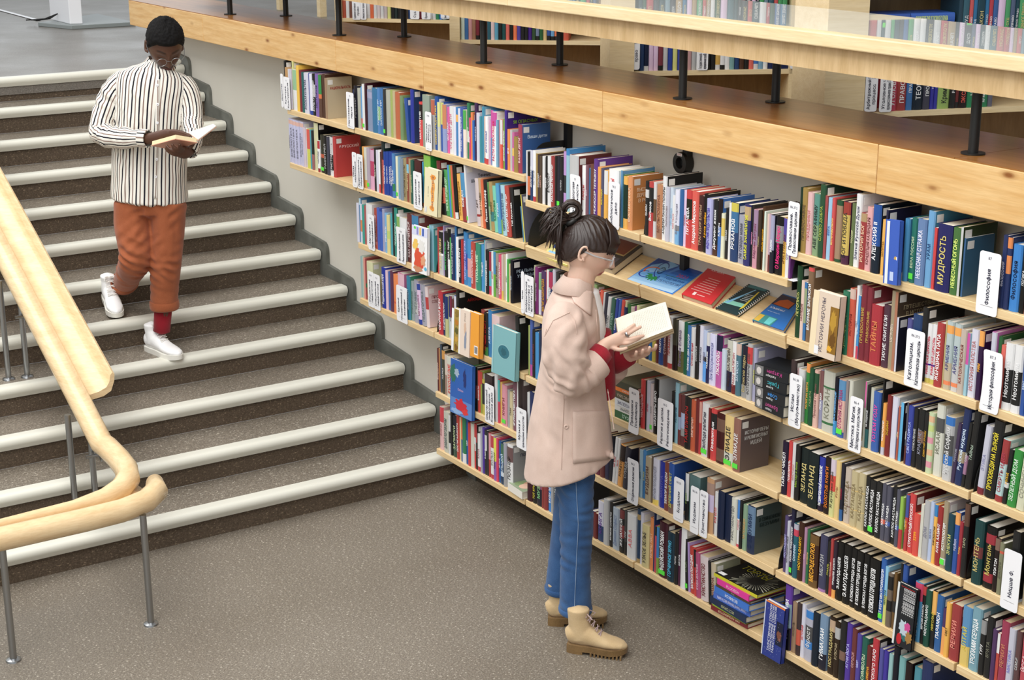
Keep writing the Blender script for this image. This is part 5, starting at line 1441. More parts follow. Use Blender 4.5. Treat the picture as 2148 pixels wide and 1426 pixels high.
# ---------------- divider cards ----------------
for X, Y, Z, w_, h_, num, lines, bend, tongue, lb in [(-7.8097, 3.5955, 1.6575, 0.0299, 0.1766, '', ['Искусство'], 0, 1.655, 'thin white divider card at the very left end of the top left shelf'),
 (-7.7752, 3.5955, 1.6515, 0.0768, 0.1711, '71', ['Культура.', 'Культурология'], 0, 1.655, 'white divider card for culture, second card on the top left shelf'),
 (-7.0524, 3.5955, 1.6478, 0.0766, 0.1763, '72', ['Науковедение.', 'Наука'], 0, 1.655, 'white divider card for science on the top left shelf'),
 (-6.2774, 3.5955, 1.6475, 0.0561, 0.176, '74.9', ['Педагогика', 'семейного', 'воспитания'], 0, 1.655, 'white divider card for family education on the top left shelf'),
 (-7.0117, 3.5955, 1.3579, 0.0462, 0.1746, '74', ['Общее', 'образование'], 0, 1.367, 'white divider card for general education, left of a touching pair'),
 (-6.961, 3.5955, 1.359, 0.0608, 0.1714, '74.5', ['Профессиональное', 'образование'], 0, 1.367, 'white divider card for professional education, right of a touching pair'),
 (-6.3993, 3.5955, 1.3564, 0.0762, 0.1756, '74.1', ['Дошкольная', 'педагогика'], 0, 1.367, 'white divider card for preschool teaching on the second left shelf'),
 (-6.8641, 3.5955, 1.0682, 0.0652, 0.1782, '74.2', ['Методика', 'преподавания'], 0, 1.077, 'white divider card for teaching methods on the third left shelf'),
 (-6.5785, 3.5955, 1.0634, 0.0894, 0.1734, '74.4', ['Высшее образование.', 'Педагогика высшей школы'], 0.008, 1.077, 'bent white divider card for higher education on the third left shelf'),
 (-6.8823, 3.5955, 0.7726, 0.0611, 0.1823, '74.6', ['Социальная', 'педагогика'], 0, 0.79, 'white divider card for social teaching, left one on the fourth left shelf'),
 (-6.8221, 3.5955, 0.7716, 0.0653, 0.1813, '74.7', ['Специальная', 'педагогика'], 0, 0.79, 'white divider card for special teaching, second on the fourth left shelf'),
 (-6.5883, 3.5955, 0.7678, 0.1047, 0.1798, '74.3', ['Единый', 'государственный', 'экзамен'], -0.004, 0.79, 'white divider card for the state exam on the fourth left shelf'),
 (-5.4865, 3.5955, 1.061, 0.0221, 0.1842, '', ['Музеи'], 0, 1.077, 'narrow white divider card overlapping the fine art card'),
 (-5.4608, 3.5955, 1.0628, 0.0691, 0.1733, '85.1', ['Изобразительное', 'искусство и', 'архитектура'], 0, 1.077, 'white divider card for fine art and architecture beside the woman'),
 (-5.7857, 3.5955, 0.4838, 0.0765, 0.1834, '76', ['Средства массовой', 'информации.', 'Книжное дело'], 0, 0.5, 'white divider card for mass media on the fifth left shelf'),
 (-5.5267, 3.5955, 0.4428, 0.0795, 0.1859, '85.3', ['Музыка и', 'зрелищные искусства'], 0, 0.5, 'white divider card for music partly hidden by the jacket hem'),
 (-5.1319, 3.5955, 1.5356, 0.0688, 0.1813, '77', ['Культурно-досуговая', 'деятельность'], 0.006, 1.5555, 'curved white divider card for leisure above the ponytail'),
 (-4.8726, 3.5955, 1.5486, 0.0703, 0.1811, '78.3', ['Библиотечное', 'дело'], 0, 1.5555, 'white divider card for librarianship above the head of the woman'),
 (-3.8682, 3.5955, 1.6404, 0.0523, 0.1832, '86.372', ['Православие.', 'Православная церковь'], 0, 1.5555, 'white divider card for the Orthodox church at the top middle shelf end'),
 (-3.0545, 3.5955, 1.6313, 0.0776, 0.1867, '87', ['Философия'], 0, 1.657, 'large white divider card for philosophy at the right end of the top shelf'),
 (-3.3128, 3.5955, 1.3366, 0.0731, 0.1842, '86.375', ['Католицизм.', 'Католическая церковь'], 0, 1.36, 'white divider card for Catholicism on the second right shelf'),
 (-3.0122, 3.5955, 1.3417, 0.0692, 0.1877, '87.3', ['История философии'], 0.006, 1.36, 'white divider card for history of philosophy on the second right shelf'),
 (-3.8217, 3.5955, 1.0509, 0.0601, 0.1886, '86.38', ['Ислам', '(Мусульманство)'], 0, 1.073, 'white divider card for Islam at the left end of the third right shelf'),
 (-3.5347, 3.5955, 1.0519, 0.057, 0.1864, '86.4', ['Мистика. Магия.', 'Эзотерика и оккультизм'], 0, 1.073, 'white divider card for mysticism and magic on the third right shelf'),
 (-4.722, 3.5955, 0.7567, 0.0639, 0.1835, '85.34', ['Праздники', '(сценарии)'], 0.006, 0.787, 'curved white divider card for festivals beside the jacket pocket'),
 (-4.5377, 3.5955, 0.758, 0.0922, 0.1911, '86.2', ['Религия в целом.', 'Религиоведение'], 0, 0.787, 'white divider card for religion in general on the fourth middle shelf'),
 (-4.723, 3.5955, 0.462, 0.0709, 0.1864, '86.3', ['Отдельные религии'], 0.006, 0.498, 'curved white divider card for separate religions on the fifth middle shelf'),
 (-4.4274, 3.5955, 0.4889, 0.0597, 0.176, '86.35', ['Буддизм'], 0, 0.498, 'white divider card for Buddhism on the fifth middle shelf'),
 (-4.3266, 3.5955, 0.474, 0.0498, 0.1876, '86.36', ['Иудаизм'], 0, 0.498, 'white divider card for Judaism, left of a touching pair'),
 (-4.2732, 3.5955, 0.4778, 0.0464, 0.1845, '86.37', ['Христианство'], 0, 0.498, 'white divider card for Christianity, right of a touching pair'),
 (-2.8719, 3.5955, 0.7578, 0.0648, 0.191, '', ['Ницше Ф.'], 0, 0.784, 'white divider card for one philosopher on the fourth right shelf')]:
    divider(X, Y, Z, w_, h_, num, lines, lb, bend, 0, tongue)
# ---------------- bookcases, their books and cards ----------------
for label, A, B, panel, parts_, row1, cards in [('farthest left bookcase behind the counter', (-9.301, 4.73), (-8.586, 5.429), 0.042, [], [(-0, 0.023, 'c53', '', 'eee'), (0.023, 0.023, 'eee', '', 'eee'), (0.046, 0.023, '854', '', 'eee'), (0.069, 0.023, 'ddd', '', 'eee'), (0.093, 0.023, 'eee', '', 'eee'), (0.116, 0.023, 'ccc', '', 'eee'), (0.139, 0.023, 'eee', '', 'eee'), (0.162, 0.023, 'eee', '', 'eee'), (0.185, 0.023, 'e62', '', 'eee'), (0.208, 0.022, 'ddd', '', 'eee'), (0.231, 0.022, 'dcc', '', 'eee'), (0.254, 0.022, 'ddd', '', 'eee'), (0.277, 0.022, 'cbb', '', 'eee'), (0.3, 0.022, 'dd7', '', 'eee'), (0.323, 0.022, '222', '', 'eee'), (0.345, 0.022, '233', '', 'eee'), (0.368, 0.022, '222', '', 'eee'), (0.391, 0.022, '222', '', 'eee'), (0.414, 0.022, '543', '', 'eee'), (0.437, 0.022, '247', '', 'eee'), (0.46, 0.022, '66a', '', 'eee'), (0.482, 0.022, '77a', '', 'eee'), (0.505, 0.022, '823', '', 'eee'), (0.528, 0.022, 'fff', '', 'eee'), (0.55, 0.022, 'ccc', '', 'eee'), (0.573, 0.022, 'eee', '', 'eee'), (0.596, 0.022, 'ddd', '', 'eee'), (0.618, 0.022, '285', '', 'eee'), (0.641, 0.022, '27c', '', 'eee'), (0.664, 0.022, '9cd', '', 'eee'), (0.686, 0.043, 'eee', '', 'eee')], [(0.073, 1.942, 0.054, 0.122, ['Административное', 'право'], '', 'white divider card leftmost on the farthest left bookcase'), (0.128, 1.943, 0.038, 0.122, ['Финансовое право'], '', 'white divider card second on the farthest left bookcase'), (0.456, 1.952, 0.06, 0.065, ['Суд'], '', 'white divider card third on the farthest left bookcase'), (0.531, 1.953, 0.059, 0.053, ['Право'], '', 'white divider card fourth on the farthest left bookcase'), (0.656, 1.958, 0.059, 0.035, ['Закон'], '', 'white divider card rightmost on the farthest left bookcase')]), ('second bookcase from the left behind the counter', (-7.751, 4.675), (-7.136, 5.399), 0.057, [0.788], [(0.003, 0.021, 'ded', '', 'eee'), (0.024, 0.021, '37b', '', 'eee'), (0.045, 0.021, 'd99', '', 'eee'), (0.066, 0.021, 'a75', '', 'eee'), (0.087, 0.021, '823', '', 'eee'), (0.109, 0.021, '332', '', 'eee'), (0.13, 0.021, 'd33', '', 'eee'), (0.151, 0.021, '267', '', 'eee'), (0.172, 0.021, 'ecc', '', 'eee'), (0.193, 0.021, '5ac', '', 'eee'), (0.214, 0.021, '222', '', 'eee'), (0.235, 0.021, '155', '', 'eee'), (0.256, 0.021, 'e65', '', 'eee'), (0.277, 0.021, '222', '', 'eee'), (0.298, 0.021, 'f73', '', 'eee'), (0.319, 0.021, '54a', '', 'eee'), (0.34, 0.021, '222', '', 'eee'), (0.361, 0.02, '222', '', 'eee'), (0.382, 0.02, '418', '', 'eee'), (0.403, 0.02, '353', '', 'eee'), (0.424, 0.02, '78a', '', 'eee'), (0.445, 0.02, '263', '', 'eee'), (0.466, 0.02, 'db7', '', 'eee'), (0.487, 0.02, '25a', '', 'eee'), (0.508, 0.02, '6ad', '', 'eee'), (0.529, 0.02, 'f73', '', 'eee'), (0.55, 0.02, '8cd', '', 'eee'), (0.571, 0.037, 'd53', '', 'eee')], []), ('third bookcase from the left behind the counter', (-6.073, 4.619), (-5.541, 5.638), 0.116, [0.75], [(0.03, 0.022, '247', '', 'eee'), (0.052, 0.022, '124', '', 'eee'), (0.075, 0.022, 'ece', '', 'eee'), (0.098, 0.022, 'ece', '', 'eee'), (0.121, 0.022, '834', '', 'eee'), (0.144, 0.022, 'ccc', '', 'eee'), (0.167, 0.022, '24a', '', 'eee'), (0.19, 0.022, 'dd7', '', 'eee'), (0.213, 0.022, '34a', '', 'eee'), (0.236, 0.022, '345', '', 'eee'), (0.258, 0.022, 'c99', '', 'eee'), (0.281, 0.022, 'bbb', '', 'eee'), (0.304, 0.022, 'eee', '', 'eee'), (0.327, 0.022, '33a', '', 'eee'), (0.35, 0.022, '222', '', 'eee'), (0.373, 0.023, '222', '', 'eee'), (0.396, 0.023, 'da3', '', 'eee'), (0.419, 0.023, 'eee', '', 'eee'), (0.442, 0.023, 'eee', '', 'eee'), (0.465, 0.023, '7aa', '', 'eee'), (0.489, 0.023, '247', '', 'eee'), (0.512, 0.023, '532', '', 'eee'), (0.535, 0.023, '222', '', 'eee'), (0.558, 0.023, 'e65', '', 'eee'), (0.581, 0.023, '37c', '', 'eee'), (0.604, 0.023, '7ac', '', 'eee'), (0.627, 0.023, 'eee', '', 'eee'), (0.65, 0.115, '125', '', 'eee'), (0.766, 0.041, '33a', '', 'eee'), (0.808, 0.023, '443', '', 'eee'), (0.831, 0.023, '246', '', 'eee')], [(-0.03, 1.959, 0.057, 0.143, ['Административное', 'право'], '67.401', 'white divider card for administrative law on the third bookcase'), (0.302, 1.952, 0.053, 0.092, ['Государственная и', 'муниципальная служба'], '67.401', 'white divider card for state service on the third bookcase'), (0.752, 1.952, 0.053, 0.077, ['Налоги'], '67.402', 'white divider card just under the counter on the third bookcase')]), ('front bookcase at right behind the counter', (-4.524, 4.572), (-4.108, 5.804), 0.171, [], [(0.117, 0.037, 'c35', 'УГОЛОВНОЕ', 'eee'), (0.154, 0.041, 'a33', 'ПРАВО РФ', 'eee'), (0.196, 0.027, '37b', 'ПРАВО', 'eee'), (0.223, 0.045, '123', 'ТЕОРИЯ', 'eee'), (0.269, 0.031, '445', 'ПРОЦЕСС', 'eee'), (0.3, 0.016, '33a', 'ТОМ', 'eee'), (0.317, 0.016, '33a', 'ТОМ', 'eee'), (0.333, 0.052, '9b5', 'Криминология', '222'), (0.386, 0.027, '222', 'РАЗБОР', 'eee'), (0.413, 0.012, '722', '', 'eee'), (0.426, 0.038, '211', 'ЭКСПЕРТИЗА', 'e65'), (0.464, 0.038, '185', 'НАУКА', 'eee'), (0.502, 0.055, '185', 'КРИМИНАЛИСТИКА', 'eee'), (0.558, 0.021, '667', '', 'eee')], [(0.004, 1.955, 0.053, 0.151, ['Арбитражный', 'процесс'], '67.410', 'white divider card for arbitration at the left of the front bookcase'), (0.068, 1.951, 0.054, 0.14, ['Уголовное', 'процессуальное право'], '67.411', 'white divider card for criminal procedure on the front bookcase')])]:
    t, a, L = bookcase(label, A, B, (1.95, 2.2, 2.46), panel)
    R = Matrix.Translation((A[0], A[1], 0)) @ Matrix.Rotation(a, 4, 'Z')
    for s in parts_:
        mb = MB(); mb.box((s, 0, .06), (s + .022, .27, 2.05)); mb.build('partition', M['birchlite'], t)
    for s, w_, c, title, tc in row1:
        h_ = rng.uniform(.185, .215); put_book(R @ Matrix.Translation((s, .018, 1.9504)), book_meshes(w_, h_, .15, c, '', [(.0, .12, rng.choice(['222', 'ddd', c]))] if rng.random() < .3 else [], title, tc, False, False))
    for s, zz, w_, h_, lines, num, lb in cards:
        p = R @ Vector((s, -.006, zz)); divider(p.x, p.y, p.z, w_, h_, num, lines, lb, 0, a)
    for zz in (2.2, 2.46):
        s = .02 if not (zz == 2.2 and 'front' in label) else .4
        while s < L - .05:
            w_ = rng.uniform(.014, .034); c = rng.choice(['245', '367', '4a6', 'c34', 'ddd', 'eee', 'b96', '27a', '253', '334', 'd55', '568', '79a', 'ece', '145', '36a'])
            if not any(abs(s - q) < .04 for q in parts_):
                put_book(R @ Matrix.Translation((s, .018, zz + .0004)), book_meshes(w_, rng.uniform(.17, .21), .15, c, '', [], rng.choice(['ПРАВО', 'КОДЕКС', 'ЗАКОН', 'УГОЛОВНОЕ ПРАВО', 'СУД', '']), rng.choice(['eee', 'dc8', 'fff']), rng.random() < .1, False))
            s += w_ + .0005
# blue volumes lying in two piles on the second shelf of the nearest bookcase
A, B = Vector((-4.524, 4.572, 0)), Vector((-4.108, 5.804, 0)); a = math.atan2(B.y - A.y, B.x - A.x); R = Matrix.Translation((A.x, A.y, 0)) @ Matrix.Rotation(a, 4, 'Z')
for i in range(3):
    for j in range(2):
        mbs = book_meshes(.042, .19, .14, '2a55b0' if j == 0 else '2f66c8', '', [], 'ЭНЦИКЛОПЕДИЯ УГОЛОВНОГО ПРАВА', 'cd9', False, False)
        M4 = R @ Matrix.Translation((.005 + .192 * j, .02 + .004 * i, 2.2005 + .0425 * i)) @ Matrix.Rotation(math.radians(90), 4, 'Y') @ Matrix.Translation((-.042, 0, 0))
        put_book(M4, mbs, 'blue encyclopedia volume lying %s in the %s pile behind the counter glass' % (['lowest', 'in the middle', 'topmost'][i], ['left', 'right'][j]), 'blue volumes piled flat in the nearest bookcase')
if STUFF.v:
    tag(STUFF.build('books', [M['print'], M['pages']]), 'smaller library books filling the rest of the wall shelves and bookcases', 'books', kind='stuff')

# ---------------- books shown face out on the shelf fronts ----------------
def faceout(X, Z, w_, h_, th, col, label, rot=0, lean=0, art=(), pagecol='f1ece0', y=3.592):
    """front cover faces the room; art: ('r',x0,z0,x1,z1,col) rectangles, ('e',x,z,rx,rz,col) ellipses, ('t',text,x,z,size,col,vertical)"""
    t = empty('book', label, 'book', (X, y, Z), 'books shown face out'); t.rotation_euler = (math.radians(-3), math.radians(-lean), math.radians(rot))
    mb = MB(); mb.box((0, -th, 0), (w_, -th + .0025, h_), hx(col)); mb.box((0, -.0025, 0), (w_, 0, h_), hx(col)); mb.box((w_ - .0025, -th, 0), (w_, 0, h_), hx(col)); mb.build('cover', M['print'], t)
    mb = MB(); mb.box((.002, -th + .0025, .003), (w_ - .0025, -.0025, h_ - .003), hx(pagecol)); mb.build('page_block', M['pages'], t)
    am = MB(); k = 0
    for q in art:
        k += 1; yy = -th - .0003 - .00012 * k
        if q[0] == 'r':
            x0, z0, x1, z1 = [q[1] * w_, q[2] * h_, q[3] * w_, q[4] * h_]; am.add([(x0, yy, z0), (x1, yy, z0), (x1, yy, z1), (x0, yy, z1)], [(0, 1, 2, 3)], hx(q[5]))
        elif q[0] == 'e':
            n = 20; am.add([(q[1] * w_ + q[3] * w_ * math.cos(2 * math.pi * i / n), yy, q[2] * h_ + q[4] * h_ * math.sin(2 * math.pi * i / n)) for i in range(n)], [tuple(range(n))], hx(q[5]))
        elif q[0] == 'b':
            n = 22; rr = [rng.uniform(.65, 1.15) for _ in range(n)]
            am.add([(q[1] * w_ + q[3] * w_ * rr[i] * math.cos(2 * math.pi * i / n), yy, q[2] * h_ + q[4] * h_ * rr[i] * math.sin(2 * math.pi * i / n)) for i in range(n)], [tuple(range(n))], hx(q[5]))
        else:
            U, V = ((0, 0, 1), (-1, 0, 0)) if len(q) > 6 and q[6] else ((1, 0, 0), (0, 0, 1))
            put_text(am, q[1], (q[2] * w_, yy, q[3] * h_), U, V, q[4], hx(q[5]), (h_ if len(q) > 6 and q[6] else w_) * .85)
    if am.v: am.build('cover_print', M['print'], t)
    return t
FO = {'beige': (-6.2618, 1.3593, 0.1232, 0.2126), 'magazine': (-6.4006, 1.0572, 0.1453, 0.2191), 'ornate': (-6.0256, 0.7635, 0.0669, 0.1976), 'beigeout': (-5.9607, 0.7632, 0.0965, 0.2098), 'orangeout': (-5.8702, 0.776, 0.0809, 0.2024), 'tealout': (-5.6871, 0.7478, 0.1886, 0.2155), 'blueout': (-6.0617, 0.4539, 0.1933, 0.2558), 'bluecover': (-3.4077, 1.6446, 0.0604, 0.1991), 'nerovy': (-3.7045, 1.3438, 0.1218, 0.2149), 'blackout': (-3.2692, 0.4703, 0.082, 0.214), 'bluestand': (-3.8782, 0.1658, 0.1026, 0.2125)}
faceout(*FO['beige'], .022, 'e9dfba', 'cream book shown face out with an arched orange title on the second shelf', art=(('b', .6, .82, .22, .07, 'e8953c'), ('b', .62, .5, .14, .36, 'eca552'), ('b', .6, .16, .2, .06, 'e8953c'), ('t', 'КАК НАУЧИТЬСЯ', .62, .5, .017, '47306a', 1), ('t', 'И. ЛАПТЕВ', .3, .5, .009, '555', 1), ('r', .08, .04, .24, .16, 'ddd')))
faceout(*FO['magazine'], .014, 'f4f4f4', 'white magazine with a red dressed figure shown face out on the third shelf', lean=2, art=(('r', 0, .8, 1, 1, 'd9dcf2'), ('r', .3, .82, .42, .98, '8f8fce'), ('r', .48, .82, .6, .98, 'e8c870'), ('r', .66, .82, .78, .98, '4a68b8'), ('e', .2, .955, .07, .03, '5fe04a'), ('b', .5, .32, .38, .25, 'd9553c'), ('b', .62, .6, .22, .16, 'e8e6e2'), ('b', .25, .6, .2, .12, 'f0c766'), ('b', .75, .3, .16, .13, 'e0a27c'), ('b', .42, .08, .3, .07, 'c98f6c'), ('e', .9, .13, .08, .04, '58b5d8')))
faceout(*FO['ornate'], .026, 'a58d45', 'white spined book with an ornate gold cover shown face out', lean=1, art=(('r', 0, 0, .3, 1, 'eef0f4'),) + tuple(('b', .65, .1 + .2 * i, .25, .08, ['7d5a22', 'c69a42', '5e5a2c', 'b8792c', '8a7334'][i]) for i in range(5)))
faceout(*FO['beigeout'], .028, 'e9d6c6', 'pale beige book with a grey shape on its cover shown face out', lean=1, art=(('r', 0, 0, .14, 1, 'f3f1ee'), ('b', .62, .35, .13, .22, '8e96a8'), ('b', .55, .62, .12, .12, 'd8b79f'), ('t', 'РУКИ', .55, .85, .014, '887766', 1)))  # irregular grey blob on the beige cover
faceout(*FO['orangeout'], .024, 'eda23c', 'orange book with a white barcode on its back shown face out', lean=2, art=(('r', .5, .07, .88, .27, 'f2f2f2'),) + tuple(('r', .53 + .033 * i, .1, .545 + .033 * i, .25, '333') for i in range(10)))
faceout(*FO['tealout'], .022, '7fb3b8', 'teal book with a dark round emblem shown face out on the fourth shelf', lean=1, art=(('e', .5, .52, .25, .145, 'a9d0d2'), ('e', .5, .52, .238, .137, '35707f'), ('b', .5, .52, .12, .08, '2b5f6c'), ('r', .0, 0, .06, 1, '9dc8cc')))
faceout(*FO['blueout'], .016, '2f66b4', 'blue underwater picture book shown face out on the fifth shelf', lean=2, art=(('r', .04, .0, 1, .97, '2d5fae'), ('r', .04, .0, 1, .3, '5a84c4'), ('b', .14, .75, .14, .2, '2e6a5a'), ('b', .3, .78, .12, .08, '9fb2c4'), ('b', .66, .72, .08, .18, '20306c'), ('b', .5, .2, .3, .12, 'c8283a'), ('b', .7, .1, .14, .06, 'd83a3c'), ('b', .3, .06, .28, .05, '8fb0dc'), ('t', 'Океан', .48, .48, .016, 'd8b6d6', 0)))
faceout(*FO['bluecover'], .016, '3b5cb4', 'blue leaning book with a pale page edge and a tiny church emblem on its cover', rot=0, lean=4, art=(('r', .1, 0, .3, .98, 'dfe3e4'), ('b', .78, .42, .1, .03, 'c9a24a'), ('r', .84, .39, .9, .44, 'eef'), ('r', .45, .06, .7, .2, 'b8c6e6')))
faceout(*FO['nerovy'], .03, 'd9c6b2', 'beige book with a golden picture and faded vertical title shown face out', art=(('r', 0, 0, .22, 1, 'e9d7b4'), ('r', .68, .1, 1, .82, '8a6424'), ('b', .82, .6, .12, .18, 'b58c34'), ('b', .84, .3, .12, .14, '6a4718'), ('b', .76, .17, .1, .05, 'e0a838'), ('t', 'ИСТОРИИ НЕРОНЫ', .42, .5, .022, '4f4a5c', 1), ('r', .2, .03, .36, .16, 'e8e8ea')))
faceout(*FO['blackout'], .014, '1c1f24', 'black book with white lines of text and a pink flower cake picture shown face out', art=(('r', .0, 0, .1, 1, 'd8dcdc'), ('b', .6, .25, .3, .16, '2f6a68'), ('b', .5, .32, .22, .14, 'b8c6d0'), ('b', .72, .36, .16, .09, 'c84a8c'), ('b', .8, .2, .2, .1, 'a07840'), ('e', .34, .12, .13, .09, 'b8242c'), ('r', .2, .955, .9, .965, 'a22')) + tuple(('t', 'ТАЙНЫ ВЕКОВ', .4 + .1 * i, .74, .012, 'e4e4e4', 1) for i in range(6)))
faceout(*FO['bluestand'], .02, '2b3a86', 'starry blue book with white text and an orange top edge standing at the shelf corner', art=(('r', .04, .97, 1, 1, 'e8823a'), ('r', .0, 0, .05, 1, 'c9cfe2'), ('r', .66, .3, .98, .72, '141a34'), ('b', .82, .48, .12, .1, '7a4a3a')) + tuple(('e', rng.uniform(.1, .95), rng.uniform(.05, .93), .006, .004, 'd8e2ff') for _ in range(30)) + tuple(('t', 'ТАИНСТВЕННЫЕ СОБЫТИЯ', .36 + .12 * i, .55, .013, 'f2f4ff', 1) for i in range(3)))

# ---------------- lying piles ----------------
def lying(x, y, z, L, dep, th, col, label, title='', tc='fff', rot=0, top=None, group=None, art=None, flip=True):
    t = empty('book', label, 'book', (x, y, z), group); t.rotation_euler = (0, 0, math.radians(rot))
    mb = MB(); c = hx(col); mb.box((0, 0, 0), (L, dep, .0025), c); mb.add([(0, 0, th), (L, 0, th), (L, dep, th), (0, dep, th), (0, 0, th - .0025), (L, 0, th - .0025), (L, dep, th - .0025), (0, dep, th - .0025)], [(0, 1, 2, 3), (7, 6, 5, 4), (0, 4, 5, 1), (1, 5, 6, 2), (2, 6, 7, 3), (3, 7, 4, 0)], [hx(top) if top else c] + [c] * 5)
    mb.box((0, -.002, 0), (L, .001, th), c); mb.build('cover', M['print'], t)
    mb = MB(); mb.box((.003, .001, .0025), (L - .003, dep - .003, th - .0025), hx('e9e2d0')); mb.build('page_block', M['pages'], t)
    am = MB()
    if title: put_text(am, title, (L * .5, -.0027, th * .5), (-1 if flip else 1, 0, 0), (0, 0, -1 if flip else 1), min(th * .6, .02), hx(tc), L * .8)
    if art: art(am, L, dep, th)
    if am.v: am.build('spine_title', M['print'], t)
    return t
g = 'black paperbacks lying in a pile'
def portrait(am, L, dep, th):
    am.box((.004, -.0028, .002), (L * .27, -.0024, th - .002), hx('777')); n = 14
    am.add([(L * .14 + L * .07 * math.cos(6.283 * i / n), -.0031, th * .5 + th * .32 * math.sin(6.283 * i / n)) for i in range(n)], [tuple(range(n))], hx('c9c4c0'))
zz = RZ['A3']
for i, (nm, sur, c) in enumerate((('Брижит', 'Бардо', 'd65a9c'), ('Софи', 'Лорен', '4a9cec'), ('Грейс', 'Келли', '4cc4d0'), ('Кэтрин', 'Хепберн', 'd24a98'))):
    def art(am, L, dep, th, nm=nm, sur=sur, c=c):
        portrait(am, L, dep, th); put_text(am, nm, (L * .6, -.0031, th * .62), (-1, 0, 0), (0, 0, -1), .019, hx(c), L * .45); put_text(am, sur, (L * .5, -.0031, th * .26), (-1, 0, 0), (0, 0, -1), .011, hx('eee'), L * .3)
    lying(-3.9819 + .004 * (i % 2), 3.588 - .004 * i, zz + .0005 + .0402 * i, .152, .12, .0398, '1d2024', 'black paperback with a portrait and %s name, %s of the pile' % (['pink', 'blue', 'turquoise', 'magenta'][i], ['lowest', 'second', 'third', 'topmost'][i]), rot=[-3, -1, 4, 7][i], group=g, art=art)
g = 'books lying in a pile behind the woman'; zz = RZ['A4'] + .0005
for th, col, ti, tc, lb, top in ((.03, '3c6a44', 'САД', 'dfe', 'dark green spined book lying lowest beside the festival card', None), (.022, 'e8e8e4', 'ПОДАРКИ', '456', 'white spined book lying second from the bottom beside the festival card', None), (.028, 'dfe4e8', 'РУКОДЕЛИЕ', '447', 'pale grey book lying third from the bottom beside the festival card', None), (.03, '57503c', 'ФЛОРИСТИКА', 'dcb', 'olive brown book lying fourth from the bottom beside the festival card', None), (.016, 'e8803a', 'СВАДЬБА', 'fff', 'orange spined book lying second from the top beside the festival card', None), (.026, '46483a', '', 'ddd', 'dark olive photo book lying on top beside the festival card', '4a4e40')):
    lying(-4.8225, 3.606, zz, .14, .2, th, col, lb, ti, tc, rng.uniform(-2, 2), top, g); zz += th + .0004
g = 'books lying in a pile on the lowest shelf'; zz = RZ['R6'] + .0005
def burst(am, L, dep, th):
    for i in range(40):
        a_ = 2 * math.pi * i / 40; r0, r1 = .03, rng.uniform(.06, .1); d_ = rng.uniform(.01, .03); cx, cy = L * .62, dep * .45
        am.add([(max(.004, min(L - .004, cx + r * math.cos(q))), max(.004, min(dep - .004, cy + r * math.sin(q))), th + .0004) for r, q in ((r0, a_), (r1, a_ - d_), (r1, a_ + d_))], [(0, 1, 2)], hx('b9b8a2'))
    put_text(am, 'ТОРТЫ', (L * .4, dep * .74, th + .0008), (1, 0, 0), (0, 1, 0), .05, hx('c9c22e'), L * .6)
    am.box((.006, .012, th), (.04, .03, th + .0006), hx('eee'))
for th, col, ti, tc, lb, dx, L, top in ((.02, '7c2a30', 'КАК НАЗЫВАЮТСЯ', 'eda', 'dark red book lying lowest in the pile by the starry blue book', .0, .2, None), (.006, '8fae34', '', '', 'thin lime green book second from the bottom of the lying pile', .008, .19, None), (.026, '22304c', 'ИСТОРИЯ', 'cc9', 'navy book with gold spine title in the lying pile', -.006, .21, None), (.024, '4a6cc0', 'САМЫЕ ТАИНСТВЕННЫЕ МЕСТА МИРА', 'eef', 'blue book in the lying pile, fourth from the bottom', .012, .2, None), (.026, '3f74c8', 'ВЕЛИКОЕ', 'fff', 'bright blue book with white title in the lying pile, fifth from the bottom', .016, .2, None), (.012, '54402e', 'РУСЬ', 'cba', 'thin brown book in the lying pile below the pink one', .024, .19, None), (.024, 'd83c96', 'НОВОСТИ', 'fde', 'pink book second from the top of the lying pile', .03, .18, None), (.012, 'c8c232', '', '', 'large black covered cake book lying on top of the pile', .01, .235, '1d1d1c')):
    lying(-4.1798 + dx, 3.59, zz, L, .17, th, col, lb, ti, tc, rng.uniform(-3, 2), top, g, burst if top else None); zz += th + .0004
def art(am, L, dep, th):
    for c, x, y in (('8aa070', .3, .3), ('d8a88c', .5, .5), ('5a7048', .7, .6), ('e8c0a8', .6, .3)):
        n = 16; am.add([(L * (x + .22 * math.cos(6.283 * i / n)), dep * (y + .2 * math.sin(6.283 * i / n)), th + .0004 + .0001 * x) for i in range(n)], [tuple(range(n))], hx(c))
lying(-5.6016, 3.6, RZ['R6'] + .0005, .13, .15, .034, 'e8e4da', 'white edged photo book lying flat at the end of the lowest shelf', rot=-4, top='9aa88a', art=art)

# ---------------- things on the sloping display shelf ----------------
SN = (DB - DA).normalized(); NR = Vector((0, -SN.z, SN.y))
def ondisp(quad, th, col, label, name, cat, top=None, pages=True):
    q = [Vector(p) + NR * .001 for p in quad]; o0 = q[0]; t = empty(name, label, cat, o0)
    mb = MB(); up = [p - o0 + NR * th for p in q]
    if pages and th > .006:
        mb.slab([p - o0 + NR * .0025 for p in q], -NR * .0025, hx(col)); mb.slab(up, -NR * .0025, hx(col), top=hx(top or col)); mb.slab([up[0], up[3], up[3] - NR * th, up[0] - NR * th], (.002, 0, 0), hx(col))
        mb.build('cover', M['print'], t); c = sum(up, Vector()) / 4
        mb = MB(); mb.slab([c + (p - c) * .97 - NR * .0025 for p in up], -NR * (th - .005), hx('e4d8bf')); mb.build('page_block', M['pages'], t)
    else: mb.slab(up, -NR * th, hx('f4f4f4'), top=hx(top or col)); mb.build('sheet', M['print'], t)
    ex = up[1] - up[0]; ey = up[0] - up[3]      # order: back left, back right, front right, front left
    lz = lambda u, v_, e=0: up[3] + ex * u + ey * v_ + NR * (.0004 + .00012 * e)
    am = MB(); return t, am, lz, ex, ey
